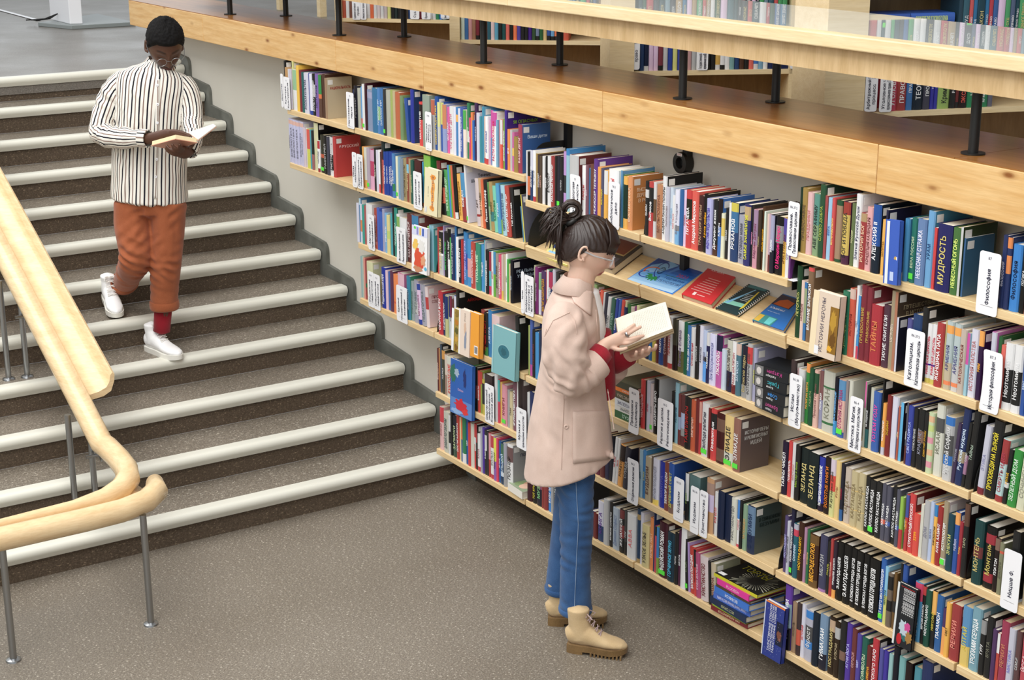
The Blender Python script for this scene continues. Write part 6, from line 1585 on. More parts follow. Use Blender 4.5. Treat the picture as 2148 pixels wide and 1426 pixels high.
def dq(am, lz, x0, y0, x1, y1, c, e=0): am.add([lz(x0, y0, e), lz(x1, y0, e), lz(x1, y1, e), lz(x0, y1, e)], [(0, 1, 2, 3)], hx(c))
def dp(am, lz, pts, c, e=0): am.add([lz(x, y, e) for x, y in pts], [tuple(range(len(pts)))], hx(c))
def ring(am, lz, cx, cy, rx, ry, wd, rot, c, a0=0, a1=360, e=2, n=40):
    vs = []
    for i in range(n + 1):
        g = math.radians(a0 + (a1 - a0) * i / n)
        for k in (1, 1 - wd):
            x, y = rx * k * math.cos(g), ry * k * math.sin(g); vs.append(lz(cx + x * math.cos(rot) - y * math.sin(rot), cy + (x * math.sin(rot) + y * math.cos(rot)), e))
    am.add(vs, [(2 * i, 2 * i + 1, 2 * i + 3, 2 * i + 2) for i in range(n)], hx(c))
t, am, lz, ex, ey = ondisp([(-4.8536, 3.8357, 1.3968), (-4.5796, 3.8475, 1.4001), (-4.5299, 3.6385, 1.3423), (-4.8104, 3.6397, 1.3426)], .0012, '2f7fd8', 'blue and white 2021 science year poster on the sloping shelf', 'poster', 'poster')
for i in range(10): dq(am, lz, .015, .985 - .097 * (i + 1), .985, .985 - .097 * i, ['1c3f92', '1f4aa0', '2456ae', '2c68c0', '3a7ed0', '5094dc', '6caae6', '86bcee', '9ccbf3', 'b4d9f7'][i], 0)
dp(am, lz, [(.05, .35), (.35, .55), (.5, .9), (.3, .97), (.06, .7)], '8cc0ee', 1); dp(am, lz, [(.55, .97), (.66, .97), (.52, .6), (.46, .55)], '4c86d2', 1)
ring(am, lz, .33, .62, .11, .3, .14, .3, '23429c', 20, 300); ring(am, lz, .2, .52, .16, .15, .22, .4, 'e6703a', 40, 200); ring(am, lz, .17, .36, .14, .12, .2, -.2, '1f3fa4', 100, 330)
for i in range(5): ring(am, lz, .34, .6, .028 * abs(i - 2) + .004, .13, .12, .2, '1a1a1c', e=3, n=20)
for i in range(3): dq(am, lz, .285, .54 + .06 * i, .395, .55 + .06 * i, '1a1a1c', 3)
gear = []
for i in range(24):
    g_ = math.pi + math.pi * .8 * i / 23; rr = .17 if i % 4 < 2 else .125; gear.append((.36 + rr * math.cos(g_), .4 + rr * 1.25 * math.sin(g_)))
dp(am, lz, gear + [(.4, .38), (.34, .33), (.28, .42)], '2f9050', 4)
dq(am, lz, .5, .5, .9, .515, '1d6a4a', 2)
def dt(am, s, O, size, c, L, fl=1): put_text(am, s, O, ex.normalized(), ey.normalized(), size, hx(c), L)
dt(am, '2021', lz(.79, .6, 3), .03, 'd82c3c', .09); dt(am, 'ГОД НАУКИ', lz(.74, .42, 3), .021, '1f3f8a', .11); dt(am, 'И ТЕХНОЛОГИЙ', lz(.69, .29, 3), .021, '1f3f8a', .14)
am.build('poster_print', M['print'], t)
t, am, lz, ex, ey = ondisp([(-4.5834, 3.9137, 1.4183), (-4.4274, 3.9153, 1.4188), (-4.2927, 3.6415, 1.3431), (-4.4645, 3.6428, 1.3435)], .022, 'd0363c', 'red book with white title box lying on the sloping shelf', 'book', 'book', top='d0363c')
dq(am, lz, .05, .8, .93, .93, 'e9d9cc', 1); dt(am, 'ИЗОБРЕТЕНИЯ', lz(.49, .865, 2), .014, '8a2a2c', .085); dt(am, 'XXI ВЕКА', lz(.4, .7, 2), .018, 'fff', .075)
for i in range(7): dq(am, lz, .3 - .03 * i, .5 - .055 * i, .75 + .01 * i, .515 - .055 * i, 'eab2ac', 1)
dq(am, lz, .3, .06, .4, .13, 'f6e6e2', 1); dq(am, lz, .44, .085, .72, .1, 'f0c9c4', 1); am.build('cover_print', M['print'], t)
t, am, lz, ex, ey = ondisp([(-4.3176, 3.8488, 1.4004), (-4.2039, 3.8565, 1.4025), (-4.1544, 3.6423, 1.3434), (-4.2736, 3.6434, 1.3437)], .012, '1b3438', 'dark spiral bound book with light beams on its cover', 'book', 'book', top='1c3a3e')
dp(am, lz, [(.0, .2), (.9, .2), (.9, .32), (.0, .32)], '8fd6c0', 1); dp(am, lz, [(.05, .22), (.5, .8), (.56, .8), (.2, .22)], '86c4e8', 2); dp(am, lz, [(.85, .12), (.7, .75), (.75, .77), (.93, .2)], 'e8d24a', 2); dp(am, lz, [(.1, .82), (.9, .82), (.9, .98), (.1, .98)], '3d8088', 1)
for i in range(5): dq(am, lz, .45, .4 + .05 * i, .75, .415 + .05 * i, 'dfe8e8', 3)
am.build('cover_print', M['print'], t); mb = MB()
for i in range(20):
    p = lz(1.0, .03 + i * .05); mb.tube([p + NR * .003, p + Vector((.006, 0, 0)) - NR * .003, p - NR * .011], .0012, 5, hx('eee'))
    p = lz(.0, .03 + i * .05); mb.box(p + Vector((.001, 0, 0)), p + Vector((.006, .003, .0005)), hx('eee'))
mb.build('spiral_binding', M['matte'], t)
t, am, lz, ex, ey = ondisp([(-4.1393, 3.8692, 1.406), (-4.0463, 3.8682, 1.4058), (-3.9102, 3.6421, 1.3433), (-4.0687, 3.6409, 1.343)], .016, '2a62ac', 'blue almanac with planets on its cover at the right end of the sloping shelf', 'book', 'book', top='2f6fb8')
dq(am, lz, .0, .52, 1, .82, '3a2e44', 1); dp(am, lz, [(.1, .53), (.95, .53), (.95, .7), (.5, .74), (.2, .66)], 'c8602c', 2); dq(am, lz, .0, .0, 1, .22, '3f8f8c', 1); dp(am, lz, [(.02, .02), (.3, .02), (.3, .2), (.02, .2)], 'd8b04a', 2); dp(am, lz, [(.6, .02), (.9, .02), (.95, .2), (.55, .2)], '6cc8c8', 2)
dt(am, 'АЛЬМАНАХ', lz(.52, .44, 2), .015, 'fff', .075); dt(am, 'научных открытий', lz(.5, .34, 2), .007, 'def', .07); am.build('cover_print', M['print'], t)
t, am, lz, ex, ey = ondisp([(-5.1425, 3.8848, 1.4103), (-4.9731, 3.8874, 1.4111), (-4.8894, 3.636, 1.3416), (-5.0679, 3.6395, 1.3426)], .03, '4c3a34', 'old dark red bound book lying left of the poster on the sloping shelf', 'book', 'book', top='33302e')
dp(am, lz, [(.15, .42), (.85, .42), (.85, .9), (.15, .9)], '7a3a2c', 2); dq(am, lz, .1, .38, .9, .94, 'a58a5c', 1); dq(am, lz, .1, .05, .9, .3, '4a464a', 1); dq(am, lz, .2, .93, .45, .99, 'e4e2dc', 2); am.build('cover_print', M['print'], t)
t, am, lz, ex, ey = ondisp([(-5.4974, 3.8403, 1.3981), (-5.3306, 3.8461, 1.3997), (-5.1496, 3.5986, 1.3313), (-5.3359, 3.6033, 1.3326)], .008, 'e8dc7a', 'yellow and blue booklet on the sloping shelf behind the ponytail', 'book', 'book', top='e9e19a')
dq(am, lz, .1, .0, .9, .2, '9ccbe8', 1); dq(am, lz, .12, .3, .9, .75, '3b4f9c', 1); dq(am, lz, .16, .34, .86, .7, '8fb4dc', 2); am.build('cover_print', M['print'], t)
# ---------------- stair handrail ----------------
hr = empty('stair_handrail', 'pale beech handrail with a wide trough on steel posts at the foot of the stairs', 'handrail', (-5.63, 1.93, 0))
O = Vector(hr.location)
def rl(mb, name, mt, par=hr, smooth='auto'):
    o = mb.build(name, mt, par, smooth=smooth); o.location = -O if par is hr else (0, 0, 0); return o
SL = RISE / RUN
def zrail(x, up=.435): return RISE + SL * (X1 - x) + up
YR = 1.985
# sloping round bar, knee, level bend and bar across
pts = [Vector((x, YR, zrail(x))) for x in (-9.2, -8.4, -7.6, -7.0, -6.5, -6.33, -6.25)]
pts += [Vector(p) for p in [(-6.2, 1.99, .56), (-6.08, 1.995, .545), (-5.98, 1.99, .535), (-5.89, 1.965, .525), (-5.83, 1.91, .515), (-5.79, 1.83, .51), (-5.77, 1.7, .507), (-5.765, 1.4, .505), (-5.765, .3, .505)]]
mb = MB(); mb.tube(pts, [.048] * (len(pts) - 5) + [.044, .036, .026, .018, .018], 18); rl(mb, 'round_rail', M['rail'])
# trough and raised lip along the slope
prof = [(.02, -.045), (.06, -.038), (.12, -.03), (.155, -.012), (.172, .03), (.176, .062), (.166, .07), (.156, .06), (.15, .03), (.135, .008), (.1, -.006), (.06, -.012), (.02, .0)]
xa, xb = -9.2, -6.55
n = len(prof); vs = [(x, YR + a, zrail(x) + b) for x in (xa, xb) for a, b in prof]
mb = MB(); mb.add(vs, [tuple(range(n)), tuple(range(2 * n - 1, n - 1, -1))] + [(i, n + i, n + (i + 1) % n, (i + 1) % n) for i in range(n)]); rl(mb, 'trough_rail', M['rail'])
# trough and near bar of the cross section
path = [Vector(p) for p in [(-5.88, 2.065, .505), (-5.85, 2.06, .505), (-5.75, 2.03, .505), (-5.68, 1.96, .503), (-5.645, 1.85, .5), (-5.635, 1.7, .5), (-5.632, 1.3, .5), (-5.632, .3, .5)]]
mb = MB(); mb.tube(path, [.012, .034] + [.046] * (len(path) - 2), 18); rl(mb, 'round_rail', M['rail'])
vs = []; fs = []
tp = [Vector(p) for p in [(-5.95, 1.985, .535), (-5.85, 2.06, .505), (-5.87, 1.95, .525), (-5.75, 2.03, .505), (-5.81, 1.87, .515), (-5.68, 1.96, .503), (-5.78, 1.77, .51), (-5.645, 1.85, .5), (-5.77, 1.6, .507), (-5.635, 1.7, .5), (-5.765, 1.3, .505), (-5.632, 1.3, .5), (-5.765, .3, .505), (-5.632, .3, .5)]]
for i in range(0, len(tp), 2):
    a, b = tp[i], tp[i + 1]
    for f_, dz in ((0, -.01), (.25, -.04), (.5, -.05), (.75, -.04), (1, -.01)): vs.append(a.lerp(b, f_) + Vector((0, 0, dz)))
m_ = len(tp) // 2
for i in range(m_ - 1):
    for k in range(4): fs.append((i * 5 + k, (i + 1) * 5 + k, (i + 1) * 5 + k + 1, i * 5 + k + 1))
mb = MB(); mb.add(vs, fs); o = rl(mb, 'trough_rail', M['rail'], smooth=True); s_ = o.modifiers.new('s', 'SOLIDIFY'); s_.thickness = .012; s_.offset = -1
for x, y, z0, z1 in ((-5.631, 1.926, 0, .47), (-5.631, 1.38, 0, .47), (-7.36, 1.915, RISE * 4, 0), (-7.35, 2.0, RISE * 4, 0), (-6.47, 1.915, RISE, 0), (-6.45, 2.0, RISE, 0), (-8.6, 1.93, RISE * 8, 0)):
    z1 = z1 or zrail(x) - .02
    mb = MB(); mb.tube([(x, y, z0), (x, y, z1)], .0135, 14); o = rl(mb, 'post', M['steel'])
    mb = MB(); mb.tube([(x, y, z0), (x, y, z0 + .006), (x, y, z0 + .011)], [.03, .028, .016], 20); rl(mb, 'foot_rosette', M['steel'], o)
for x in (-7.36, -6.45):
    zc = zrail(x); mb = MB(); mb.prism([(x - .12, zc + .02), (x + .05, zc - .06), (x + .07, zc - .2), (x + .055, zc - .225), (x + .03, zc - .21), (x - .1, zc - .02)], 1, 2.02, 2.026); o = rl(mb, 'bracket_plate', M['steel'])
    mb = MB(); mb.tube([(x + .045, 1.96, zc - .195), (x + .045, 2.035, zc - .195)], .008, 10); rl(mb, 'bolt', M['steel'], o)

# ---------------- people ----------------
FH = Vector((-.83966, .54311, 0)); RH = Vector((.54311, .83966, 0)); UP = Vector((0, 0, 1)); CAMP = Vector((0, 0, 2.9))
def loft(mb, path, n=20, bax=None):
    """closed tapered tube; path items (point, ra, rb[, tilt]); ra across the view, rb along bax (depth)"""
    bax = Vector(bax or FH); ps = [Vector(q[0]) for q in path]; N = len(ps); vs = []; fs = []
    for i, q in enumerate(path):
        t = (ps[min(i + 1, N - 1)] - ps[max(i - 1, 0)]).normalized()
        if len(q) > 3 and q[3] is not None: t = Vector(q[3]).normalized()
        b = (bax - t * bax.dot(t)).normalized(); a = t.cross(b)
        for k in range(n):
            g = 2 * math.pi * k / n; vs.append(ps[i] + a * math.cos(g) * q[1] + b * math.sin(g) * q[2])
    for i in range(N - 1):
        for k in range(n):
            k2 = (k + 1) % n; fs.append((i * n + k, i * n + k2, (i + 1) * n + k2, (i + 1) * n + k))
    t0 = (ps[0] - ps[1]).normalized(); t1 = (ps[-1] - ps[-2]).normalized()
    c0 = len(vs); vs.append(ps[0] + t0 * min(path[0][1], path[0][2]) * .45); vs.append(ps[-1] + t1 * min(path[-1][1], path[-1][2]) * .45)
    for k in range(n):
        k2 = (k + 1) % n; fs.append((k2, k, c0)); fs.append(((N - 1) * n + k, (N - 1) * n + k2, c0 + 1))
    mb.add(vs, fs)
def smooth_path(path, sub=4):
    out = []
    for i in range(len(path) - 1):
        p0, p1, p2, p3 = [path[min(max(k, 0), len(path) - 1)] for k in (i - 1, i, i + 1, i + 2)]
        for j in range(sub):
            t = j / sub; f = lambda a, b, c, d: .5 * (2 * b + (c - a) * t + (2 * a - 5 * b + 4 * c - d) * t * t + (3 * b - a - 3 * c + d) * t ** 3)
            out.append((Vector([f(p0[0][k], p1[0][k], p2[0][k], p3[0][k]) for k in range(3)]), f(p0[1], p1[1], p2[1], p3[1]), f(p0[2], p1[2], p2[2], p3[2])))
    out.append(tuple([Vector(path[-1][0]), path[-1][1], path[-1][2]])); return out
def organic(mb, vox, it=6, fac=.5):
    o = mb.build('tmp', M['matte']); r = o.modifiers.new('r', 'REMESH'); r.mode = 'VOXEL'; r.voxel_size = vox; r.use_smooth_shade = True
    s = o.modifiers.new('s', 'SMOOTH'); s.iterations = it; s.factor = fac
    dg = bpy.context.evaluated_depsgraph_get(); dg.update(); me = bpy.data.meshes.new_from_object(o.evaluated_get(dg)); bpy.data.objects.remove(o)
    v = np.zeros(len(me.vertices) * 3, np.float32); me.vertices.foreach_get('co', v); return me, v.reshape(-1, 3)
def normals(me):
    n = np.zeros(len(me.vertices) * 3, np.float32); me.vertices.foreach_get('normal', n); return n.reshape(-1, 3)
def setco(me, v): me.vertices.foreach_set('co', np.ascontiguousarray(v, np.float32).ravel()); me.update()
def vcol(me, col, name='Col'):
    for a_ in list(me.color_attributes): me.color_attributes.remove(a_)
    at = me.color_attributes.new(name, 'FLOAT_COLOR', 'POINT'); c = np.ones((len(me.vertices), 4), np.float32); c[:, :3] = col; at.data.foreach_set('color', c.ravel())
def vfloat(me, name, val):
    at = me.attributes.new(name, 'FLOAT', 'POINT'); at.data.foreach_set('value', np.ascontiguousarray(val, np.float32))
def place(me, name, mt, par):
    me.materials.clear(); me.materials.append(mt); me.name = name; me.polygons.foreach_set('use_smooth', [True] * len(me.polygons))
    o = bpy.data.objects.new(name, me); C.objects.link(o); o.parent = par; o.matrix_parent_inverse = par.matrix_world.inverted() if False else Matrix.Translation(-Vector(par.location)); return o
def pbuild(mb, name, mt, par, smooth='auto'):
    o = mb.build(name, mt, par, smooth=smooth); base = par
    while base.parent: base = base.parent
    o.matrix_parent_inverse = Matrix.Translation(-Vector(base.location)) if par is base else Matrix.Identity(4)
    return o
def vnoise(v, sc, seed=0):
    # smooth value noise, vectorised sum of rotated sines
    r = np.random.RandomState(seed); out = np.zeros(len(v))
    for i in range(7):
        k = r.normal(size=3) * sc; out += np.sin(v @ k + r.uniform(0, 6.28)) / 7 * 1.6
    return out
def wrinkle(v, nrm, centre, axis, rad, amp, wl, seed=0):
    """a group of irregular folds across axis: broken ridges of uneven length and spacing"""
    c = np.array(centre); ax = np.array(Vector(axis).normalized()); d = v - c; t = d @ ax
    w_ = np.exp(-(d ** 2).sum(1) / (2 * rad ** 2)); ph = vnoise(v, 11, seed) * 4.0 + vnoise(v, 26, seed + 9) * 1.2
    gate = np.clip(vnoise(v, 20, seed + 3) * 1.3 + .25, 0, 1.1); s = np.sin(t / wl * 6.283 + ph)
    return v + nrm * (amp * 1.3 * w_ * gate * (np.sign(s) * np.abs(s) ** .8 - .2))[:, None] + nrm * (amp * .25 * w_ * vnoise(v, 30, seed + 5))[:, None]
def sstep(a, b, x): t = np.clip((x - a) / (b - a), 0, 1); return t * t * (3 - 2 * t)
def head_local(nx, ny, nz):
    x = .073 * nx; y = .095 * ny; z = .115 * nz
    s = sstep(.0, -.105, z); x = x * (1 - .3 * s); y = np.where(ny > 0, y * (1 - .02 * s), y * (1 - .42 * s)) + .008 * s
    fr = sstep(.1, .55, ny); ax = np.abs(x); y = y - .006 * sstep(.0, .05, -np.abs(z)) * 0
    g = lambda q, w_: np.exp(-(q / w_) ** 2)
    f = np.where(z > -.034, .22 + .78 * np.clip((.014 - z) / .048, 0, 1), g(z + .034, .008)) * sstep(.03, .008, z)
    sx = .0085 + .006 * g(z + .036, .01)
    d = .031 * f * g(x, sx) - .011 * g(ax - .031, .017) * g(z - .001, .013) + .0045 * g(z - .021, .009) * g(ax - .028, .022)
    d += .0055 * g(ax - .031, .012) * g(z + .001, .009) + .005 * g(ax - .043, .017) * g(z + .032, .02)
    d += .0075 * g(x, .021) * (g(z + .0615, .0055) + g(z + .074, .006)) - .0035 * g(z + .0675, .0025) * g(x, .022) - .003 * g(z + .085, .006) * g(x, .02) + .008 * g(x, .022) * g(z + .1, .014)
    return np.stack([x, y + d * fr, z], -1)
def sphere_dirs(nu, nv):
    d = []
    for j in range(nv + 1):
        p = math.pi * j / nv
        for i in range(nu): q = 2 * math.pi * i / nu; d.append((math.sin(p) * math.cos(q), math.sin(p) * math.sin(q), math.cos(p)))
    f = []
    for j in range(nv):
        for i in range(nu):
            i2 = (i + 1) % nu; f.append((j * nu + i, (j + 1) * nu + i, (j + 1) * nu + i2, j * nu + i2))
    return np.array(d), f
DIRS, SF = sphere_dirs(128, 96)
class Head:
    def __init__(s, centre, fwd, up, sc):
        y = Vector(fwd).normalized(); u = Vector(up); z = (u - y * u.dot(y)).normalized(); x = y.cross(z)
        s.R = np.array([x, y, z]).T; s.c = np.array(centre); s.s = sc
    def w(s, p): return (np.atleast_2d(np.array(p, float)) * s.s) @ s.R.T + s.c
    def l(s, p): return ((np.asarray(p) - s.c) @ s.R) / s.s
    def wp(s, *p): return Vector(s.w(p)[0])
def add_head(mb, H):
    mb.add(H.w(head_local(DIRS[:, 0], DIRS[:, 1], DIRS[:, 2])).tolist(), SF)
    for sx in (-1, 1):
        mb.tube([H.wp(sx * (.073 + .006 * k), -.012 - .014 * math.cos(a), -.004 + .027 * math.sin(a)) for k, a in [(1 + .6 * (a < 2), a) for a in np.linspace(-2.0, 2.6, 14)]], .0052 * H.s, 8)
        mb.add(H.w(np.stack([sx * .0735 + .008 * DIRS[::3, 0], -.011 + .013 * DIRS[::3, 1], -.004 + .024 * DIRS[::3, 2]], -1)).tolist(), []) if False else None
        mb.tube([H.wp(sx * .066, -.012, -.004), H.wp(sx * .0765, -.014, -.004)], [.022 * H.s, .017 * H.s], 14)
        mb.tube([H.wp(sx * .072, -.002, -.03), H.wp(sx * .079, -.004, -.03)], [.008 * H.s, .006 * H.s], 8)
def skin_cols(v, H, base, lip, dark, beard=None, lash=1.):
    p = H.l(v); col = np.tile(np.array(base), (len(v), 1)); ax = np.abs(p[:, 0]); z = p[:, 2]; near = (np.abs(p).max(1) < .14)
    def blend(m, c): nonlocal col; m = (m * near)[:, None]; col = col * (1 - m) + np.array(c) * m
    g = lambda q, w_: np.exp(-(q / w_) ** 2)
    fr = sstep(.03, .06, p[:, 1])
    blend(.25 * fr * g(ax - .042, .018) * g(z + .03, .02), np.array(base) * [1.1, .72, .7])
    if beard is not None: blend(.8 * sstep(-.045, -.075, z) * sstep(.0, .03, p[:, 1]) * (1 - .9 * g(p[:, 0], .02) * g(z + .068, .014)) + .5 * g(z + .053, .005) * fr * sstep(.03, .02, ax), beard)
    blend(.85 * fr * sstep(.026, .018, ax) * sstep(.0125, .008, np.abs(z + .068)), lip); blend(.7 * fr * sstep(.024, .02, ax) * g(z + .0675, .0016), np.array(lip) * .4)
    blend(.85 * fr * sstep(.052, .046, ax) * sstep(.01, .016, ax) * g(z - .024 + .0 * ax - .004 * g(ax - .034, .014), .0038), dark)
    blend(.9 * lash * fr * sstep(.048, .043, ax) * sstep(.015, .02, ax) * g(z + .006, .0026), dark)
    blend(.5 * g(ax - .008, .004) * g(z + .043, .003) * fr, np.array(base) * .35)
    return col
def skin_mat(name, rough=.48):
    m = attr_mat(name, rough, .4); P(m).inputs['Subsurface Weight'].default_value = .08; P(m).inputs['Subsurface Radius'].default_value = (.01, .004, .002); P(m).inputs['Subsurface Scale'].default_value = .3; return m
def fingers(mb, lst, r=.0082):
    for f in lst:
        n = len(f); loft(mb, smooth_path([(p, r * (1.08 - .1 * i), r * (1.02 - .1 * i)) for i, p in enumerate(f)], 4), 12)
def drape(obj, pts, off=.004):
    me = obj.data; from mathutils.bvhtree import BVHTree
    if obj.name not in _bv: _bv[obj.name] = BVHTree.FromPolygons([v.co.copy() for v in me.vertices], [tuple(p.vertices) for p in me.polygons])
    out = []
    for p in pts:
        d = (Vector(p) - CAMP).normalized(); h = _bv[obj.name].ray_cast(CAMP, d)
        out.append((h[0] - d * off) if h[0] is not None else Vector(p))
    return out
_bv = {}
def patch(obj, quad, nu, nv, name, mt, par, off=.004, th=.003, col=(.8, .8, .8)):
    a, b, c, d = [Vector(q) for q in quad]; pts = [(a.lerp(b, i / nu)).lerp(d.lerp(c, i / nu), j / nv) for j in range(nv + 1) for i in range(nu + 1)]
    q = drape(obj, pts, off); mb = MB(); mb.add(q, [(j * (nu + 1) + i, (j + 1) * (nu + 1) + i, (j + 1) * (nu + 1) + i + 1, j * (nu + 1) + i + 1) for j in range(nv) for i in range(nu)], col)
    o = pbuild(mb, name, mt, par, True); s = o.modifiers.new('s', 'SOLIDIFY'); s.thickness = th; s.offset = 0; return o
def cord(obj, pts, r, name, mt, par, sub=8, off=.002, col=(.8, .8, .8)):
    P_ = [];
    for a, b in zip(pts, pts[1:]): P_ += [Vector(a).lerp(Vector(b), k / sub) for k in range(sub)]
    mb = MB(); mb.tube(drape(obj, P_ + [Vector(pts[-1])], off), r, 6, col); return pbuild(mb, name, mt, par)
def ringmb(mb, c, ax, rx, ry, r, up, col=(.8, .8, .8), n=28, r2=None):
    ax = Vector(ax).normalized(); u = Vector(up); u = (u - ax * u.dot(ax)).normalized(); s = ax.cross(u); m_ = 8; vs = []; fs = []
    for i in range(n):
        g = 2 * math.pi * i / n; d = s * math.cos(g) * rx + u * math.sin(g) * ry; dn = d.normalized()
        for k in range(m_): h = 2 * math.pi * k / m_; vs.append(Vector(c) + d + dn * math.cos(h) * r + ax * math.sin(h) * (r2 or r))
    for i in range(n):
        for k in range(m_): i2, k2 = (i + 1) % n, (k + 1) % m_; fs.append((i * m_ + k, i2 * m_ + k, i2 * m_ + k2, i * m_ + k2))
    mb.add(vs, fs, col)
def cloth(name, c0, c1, sc=260, rough=.85, bst=.25):
    m = mat(name, rough=rough, spec=.2); v = coords(m); n = noise(m, v, sc, 3); lk(m, mix(m, .4, ramp(m, noise(m, v, 16, 3), [(.3, c0), (.7, c1)]), ramp(m, n, [(.3, c0), (.7, c1)])), P(m).inputs['Base Color']); bump(m, n, bst, .001)
    P(m).inputs['Sheen Weight'].default_value = .15; return m
def shoe(par, heel, toe, ground, style):
    """heel and toe: ground points; builds sole, upper, laces as children of par"""
    heel, toe = Vector(heel), Vector(toe); f = (toe - heel).normalized(); L = (toe - heel).length; up = UP.copy()
    if abs(f.z) > .01: s = f.cross(UP).normalized(); up = s.cross(f).normalized()
    s = f.cross(up)
    def Q(t, y, z): return heel + f * (t * L) + s * y + up * z
    out = [(0, .022), (.05, .031), (.2, .034), (.4, .034), (.6, .041), (.75, .044), (.88, .037), (.96, .024), (1, .008)]
    oc = [(t, w_) for t, w_ in out] + [(t, -w_) for t, w_ in out[::-1]]
    boot = style == 'boot'; mb = MB(); n = len(oc)
    z0, z1 = (.012, .036) if boot else (.0, .026)
    vs = [Q(t, y * 1.02, z0 + (.008 * max(0, t - .8) * 5)) for t, y in oc] + [Q(t, y * 1.05, z1 + (.004 if t > .8 else 0)) for t, y in oc]
    mb.add(vs, [tuple(range(n))[::-1], tuple(range(n, 2 * n))] + [(i, (i + 1) % n, n + (i + 1) % n, n + i) for i in range(n)])
    if boot:
        hl = [(-.005, .024), (.05, .032), (.2, .035), (.27, .034), (.27, -.034), (.2, -.035), (.05, -.032), (-.005, -.024)]; k = len(hl)
        mb.add([Q(t, y, 0) for t, y in hl] + [Q(t, y, .034) for t, y in hl], [tuple(range(k))[::-1], tuple(range(k, 2 * k))] + [(i, (i + 1) % k, k + (i + 1) % k, k + i) for i in range(k)])
        for t in np.linspace(.42, .92, 9):
            mb.add([Q(t + a, y, z) for a in (-.014, .014) for y in (-.042, .042) for z in (0, .016)], [(0, 1, 3, 2), (4, 6, 7, 5), (0, 4, 5, 1), (2, 3, 7, 6), (0, 2, 6, 4), (1, 5, 7, 3)])
    pbuild(mb, 'sole', M['bootsole'] if boot else M['sneaker_sole'], par)
    mb = MB(); hs = 1 if boot else .93
    prof = [(.0, .024, .055, .05), (.06, .032, .07, .05), (.2, .035, .085, .05), (.35, .036, .075, .04), (.5, .038, .058, .03), (.65, .042, .042, .022), (.8, .041, .034, .017), (.92, .03, .028, .013), (.985, .012, .018, .008)]
    ps = [(Q(t, 0, z1 + h * .5 - .004), w_, h * .56) for t, w_, h, _ in prof]; loft(mb, ps, 18, up)
    ank = .14 if boot else .115
    ps = [(Q(.24, 0, z1 + .02), .036, .05), (Q(.2, 0, z1 + .06), .035, .045), (Q(.17, 0, z1 + ank * .75), .034, .04), (Q(.165, 0, z1 + ank), .037, .044)]
    loft(mb, [(p, a, b) for p, a, b in ps], 18, f)
    me, v = organic(mb, .0035, 8); nn = normals(me); setco(me, v + nn * (vnoise(v, 70, 3) * .0012)[:, None]); upn = place(me, 'upper', M['boot'] if boot else M['sneaker'], par)
    mb = MB()
    for i in range(5 if not boot else 6):
        t0 = .56 - .06 * i; zc = z1 + .052 + .017 * i
        a, b = Q(t0, .022, zc - .004), Q(t0 - .03, -.022, zc + .003); a2, b2 = Q(t0, -.022, zc - .004), Q(t0 - .03, .022, zc + .003)
        for p, q in ((a, b), (a2, b2)): mb.tube([p, (p + q) / 2 + up * .006 + f * .003, q], .0024, 6, hx('b8a2a0') if boot else hx('e8e6e0'))
    for sg in (-1, 1):
        c = Q(.3, 0, z1 + .125); mb.tube([c, c + s * sg * .02 + f * .01 + up * .004, c + s * sg * .03 + f * .03 - up * .01, c + s * sg * .012 + f * .02 - up * .012], .0022, 6, hx('b8a2a0') if boot else hx('e8e6e0'))
    pbuild(mb, 'laces', M['matte'], par)
    return upn
M['boot'] = cloth('boot_nubuck', hx('c2a67c'), hx('d4bb93'), 300, .8, .1); M['bootsole'] = cloth('boot_sole', hx('6b5231'), hx('8a6d46'), 200, .7)
M['sneaker'] = mat('sneaker_leather', hx('f2f2f2'), .45); M['sneaker_sole'] = mat('sneaker_sole', hx('e6e4dc'), .6)
# ---- the woman ----
W = empty('person', 'woman in a beige jacket, jeans and tan boots reading at the shelves', 'person', (-4.62, 3.343, 0))
skinW = skin_mat('skin_light'); base = np.array(hx('e2bda8'))
hf = (RH * .99 - FH * .05).normalized(); hd = (hf * math.cos(math.radians(20)) - UP * math.sin(math.radians(20))); HW = Head((-4.6323, 3.3236, 1.5469), hd, UP * .94 + hf * .34, 1.0)
mb = MB(); add_head(mb, HW)
loft(mb, smooth_path([((-4.6349, 3.3196, 1.4985), .05, .05), ((-4.6404, 3.3111, 1.4589), .05, .052), ((-4.6449, 3.3041, 1.4192), .052, .056), ((-4.6486, 3.2984, 1.3902), .05, .06), ((-4.6541, 3.2899, 1.332), .05, .07)]))
loft(mb, smooth_path([((-4.655, 3.2885, 1.3228), .04, .06), ((-4.6604, 3.2801, 1.2403), .08, .14), ((-4.657, 3.2854, 1.1105), .095, .14), ((-4.6572, 3.2851, 0.9222), .1, .14), ((-4.6555, 3.2878, 0.7306), .09, .15), ((-4.6541, 3.2899, 0.6334), .06, .14)]))
for sg in (-1, 1): loft(mb, [((-4.6553, 3.288, 0.6918) if sg < 0 else (-4.7237, 3.3296, 0.6608), .05, .06), ((-4.5838, 3.2513, 0.4317) if sg < 0 else (-4.7612, 3.3084, 0.3324), .042, .045), ((-4.5874, 3.2457, 0.1122) if sg < 0 else (-4.7729, 3.2903, 0.1272), .034, .034)])
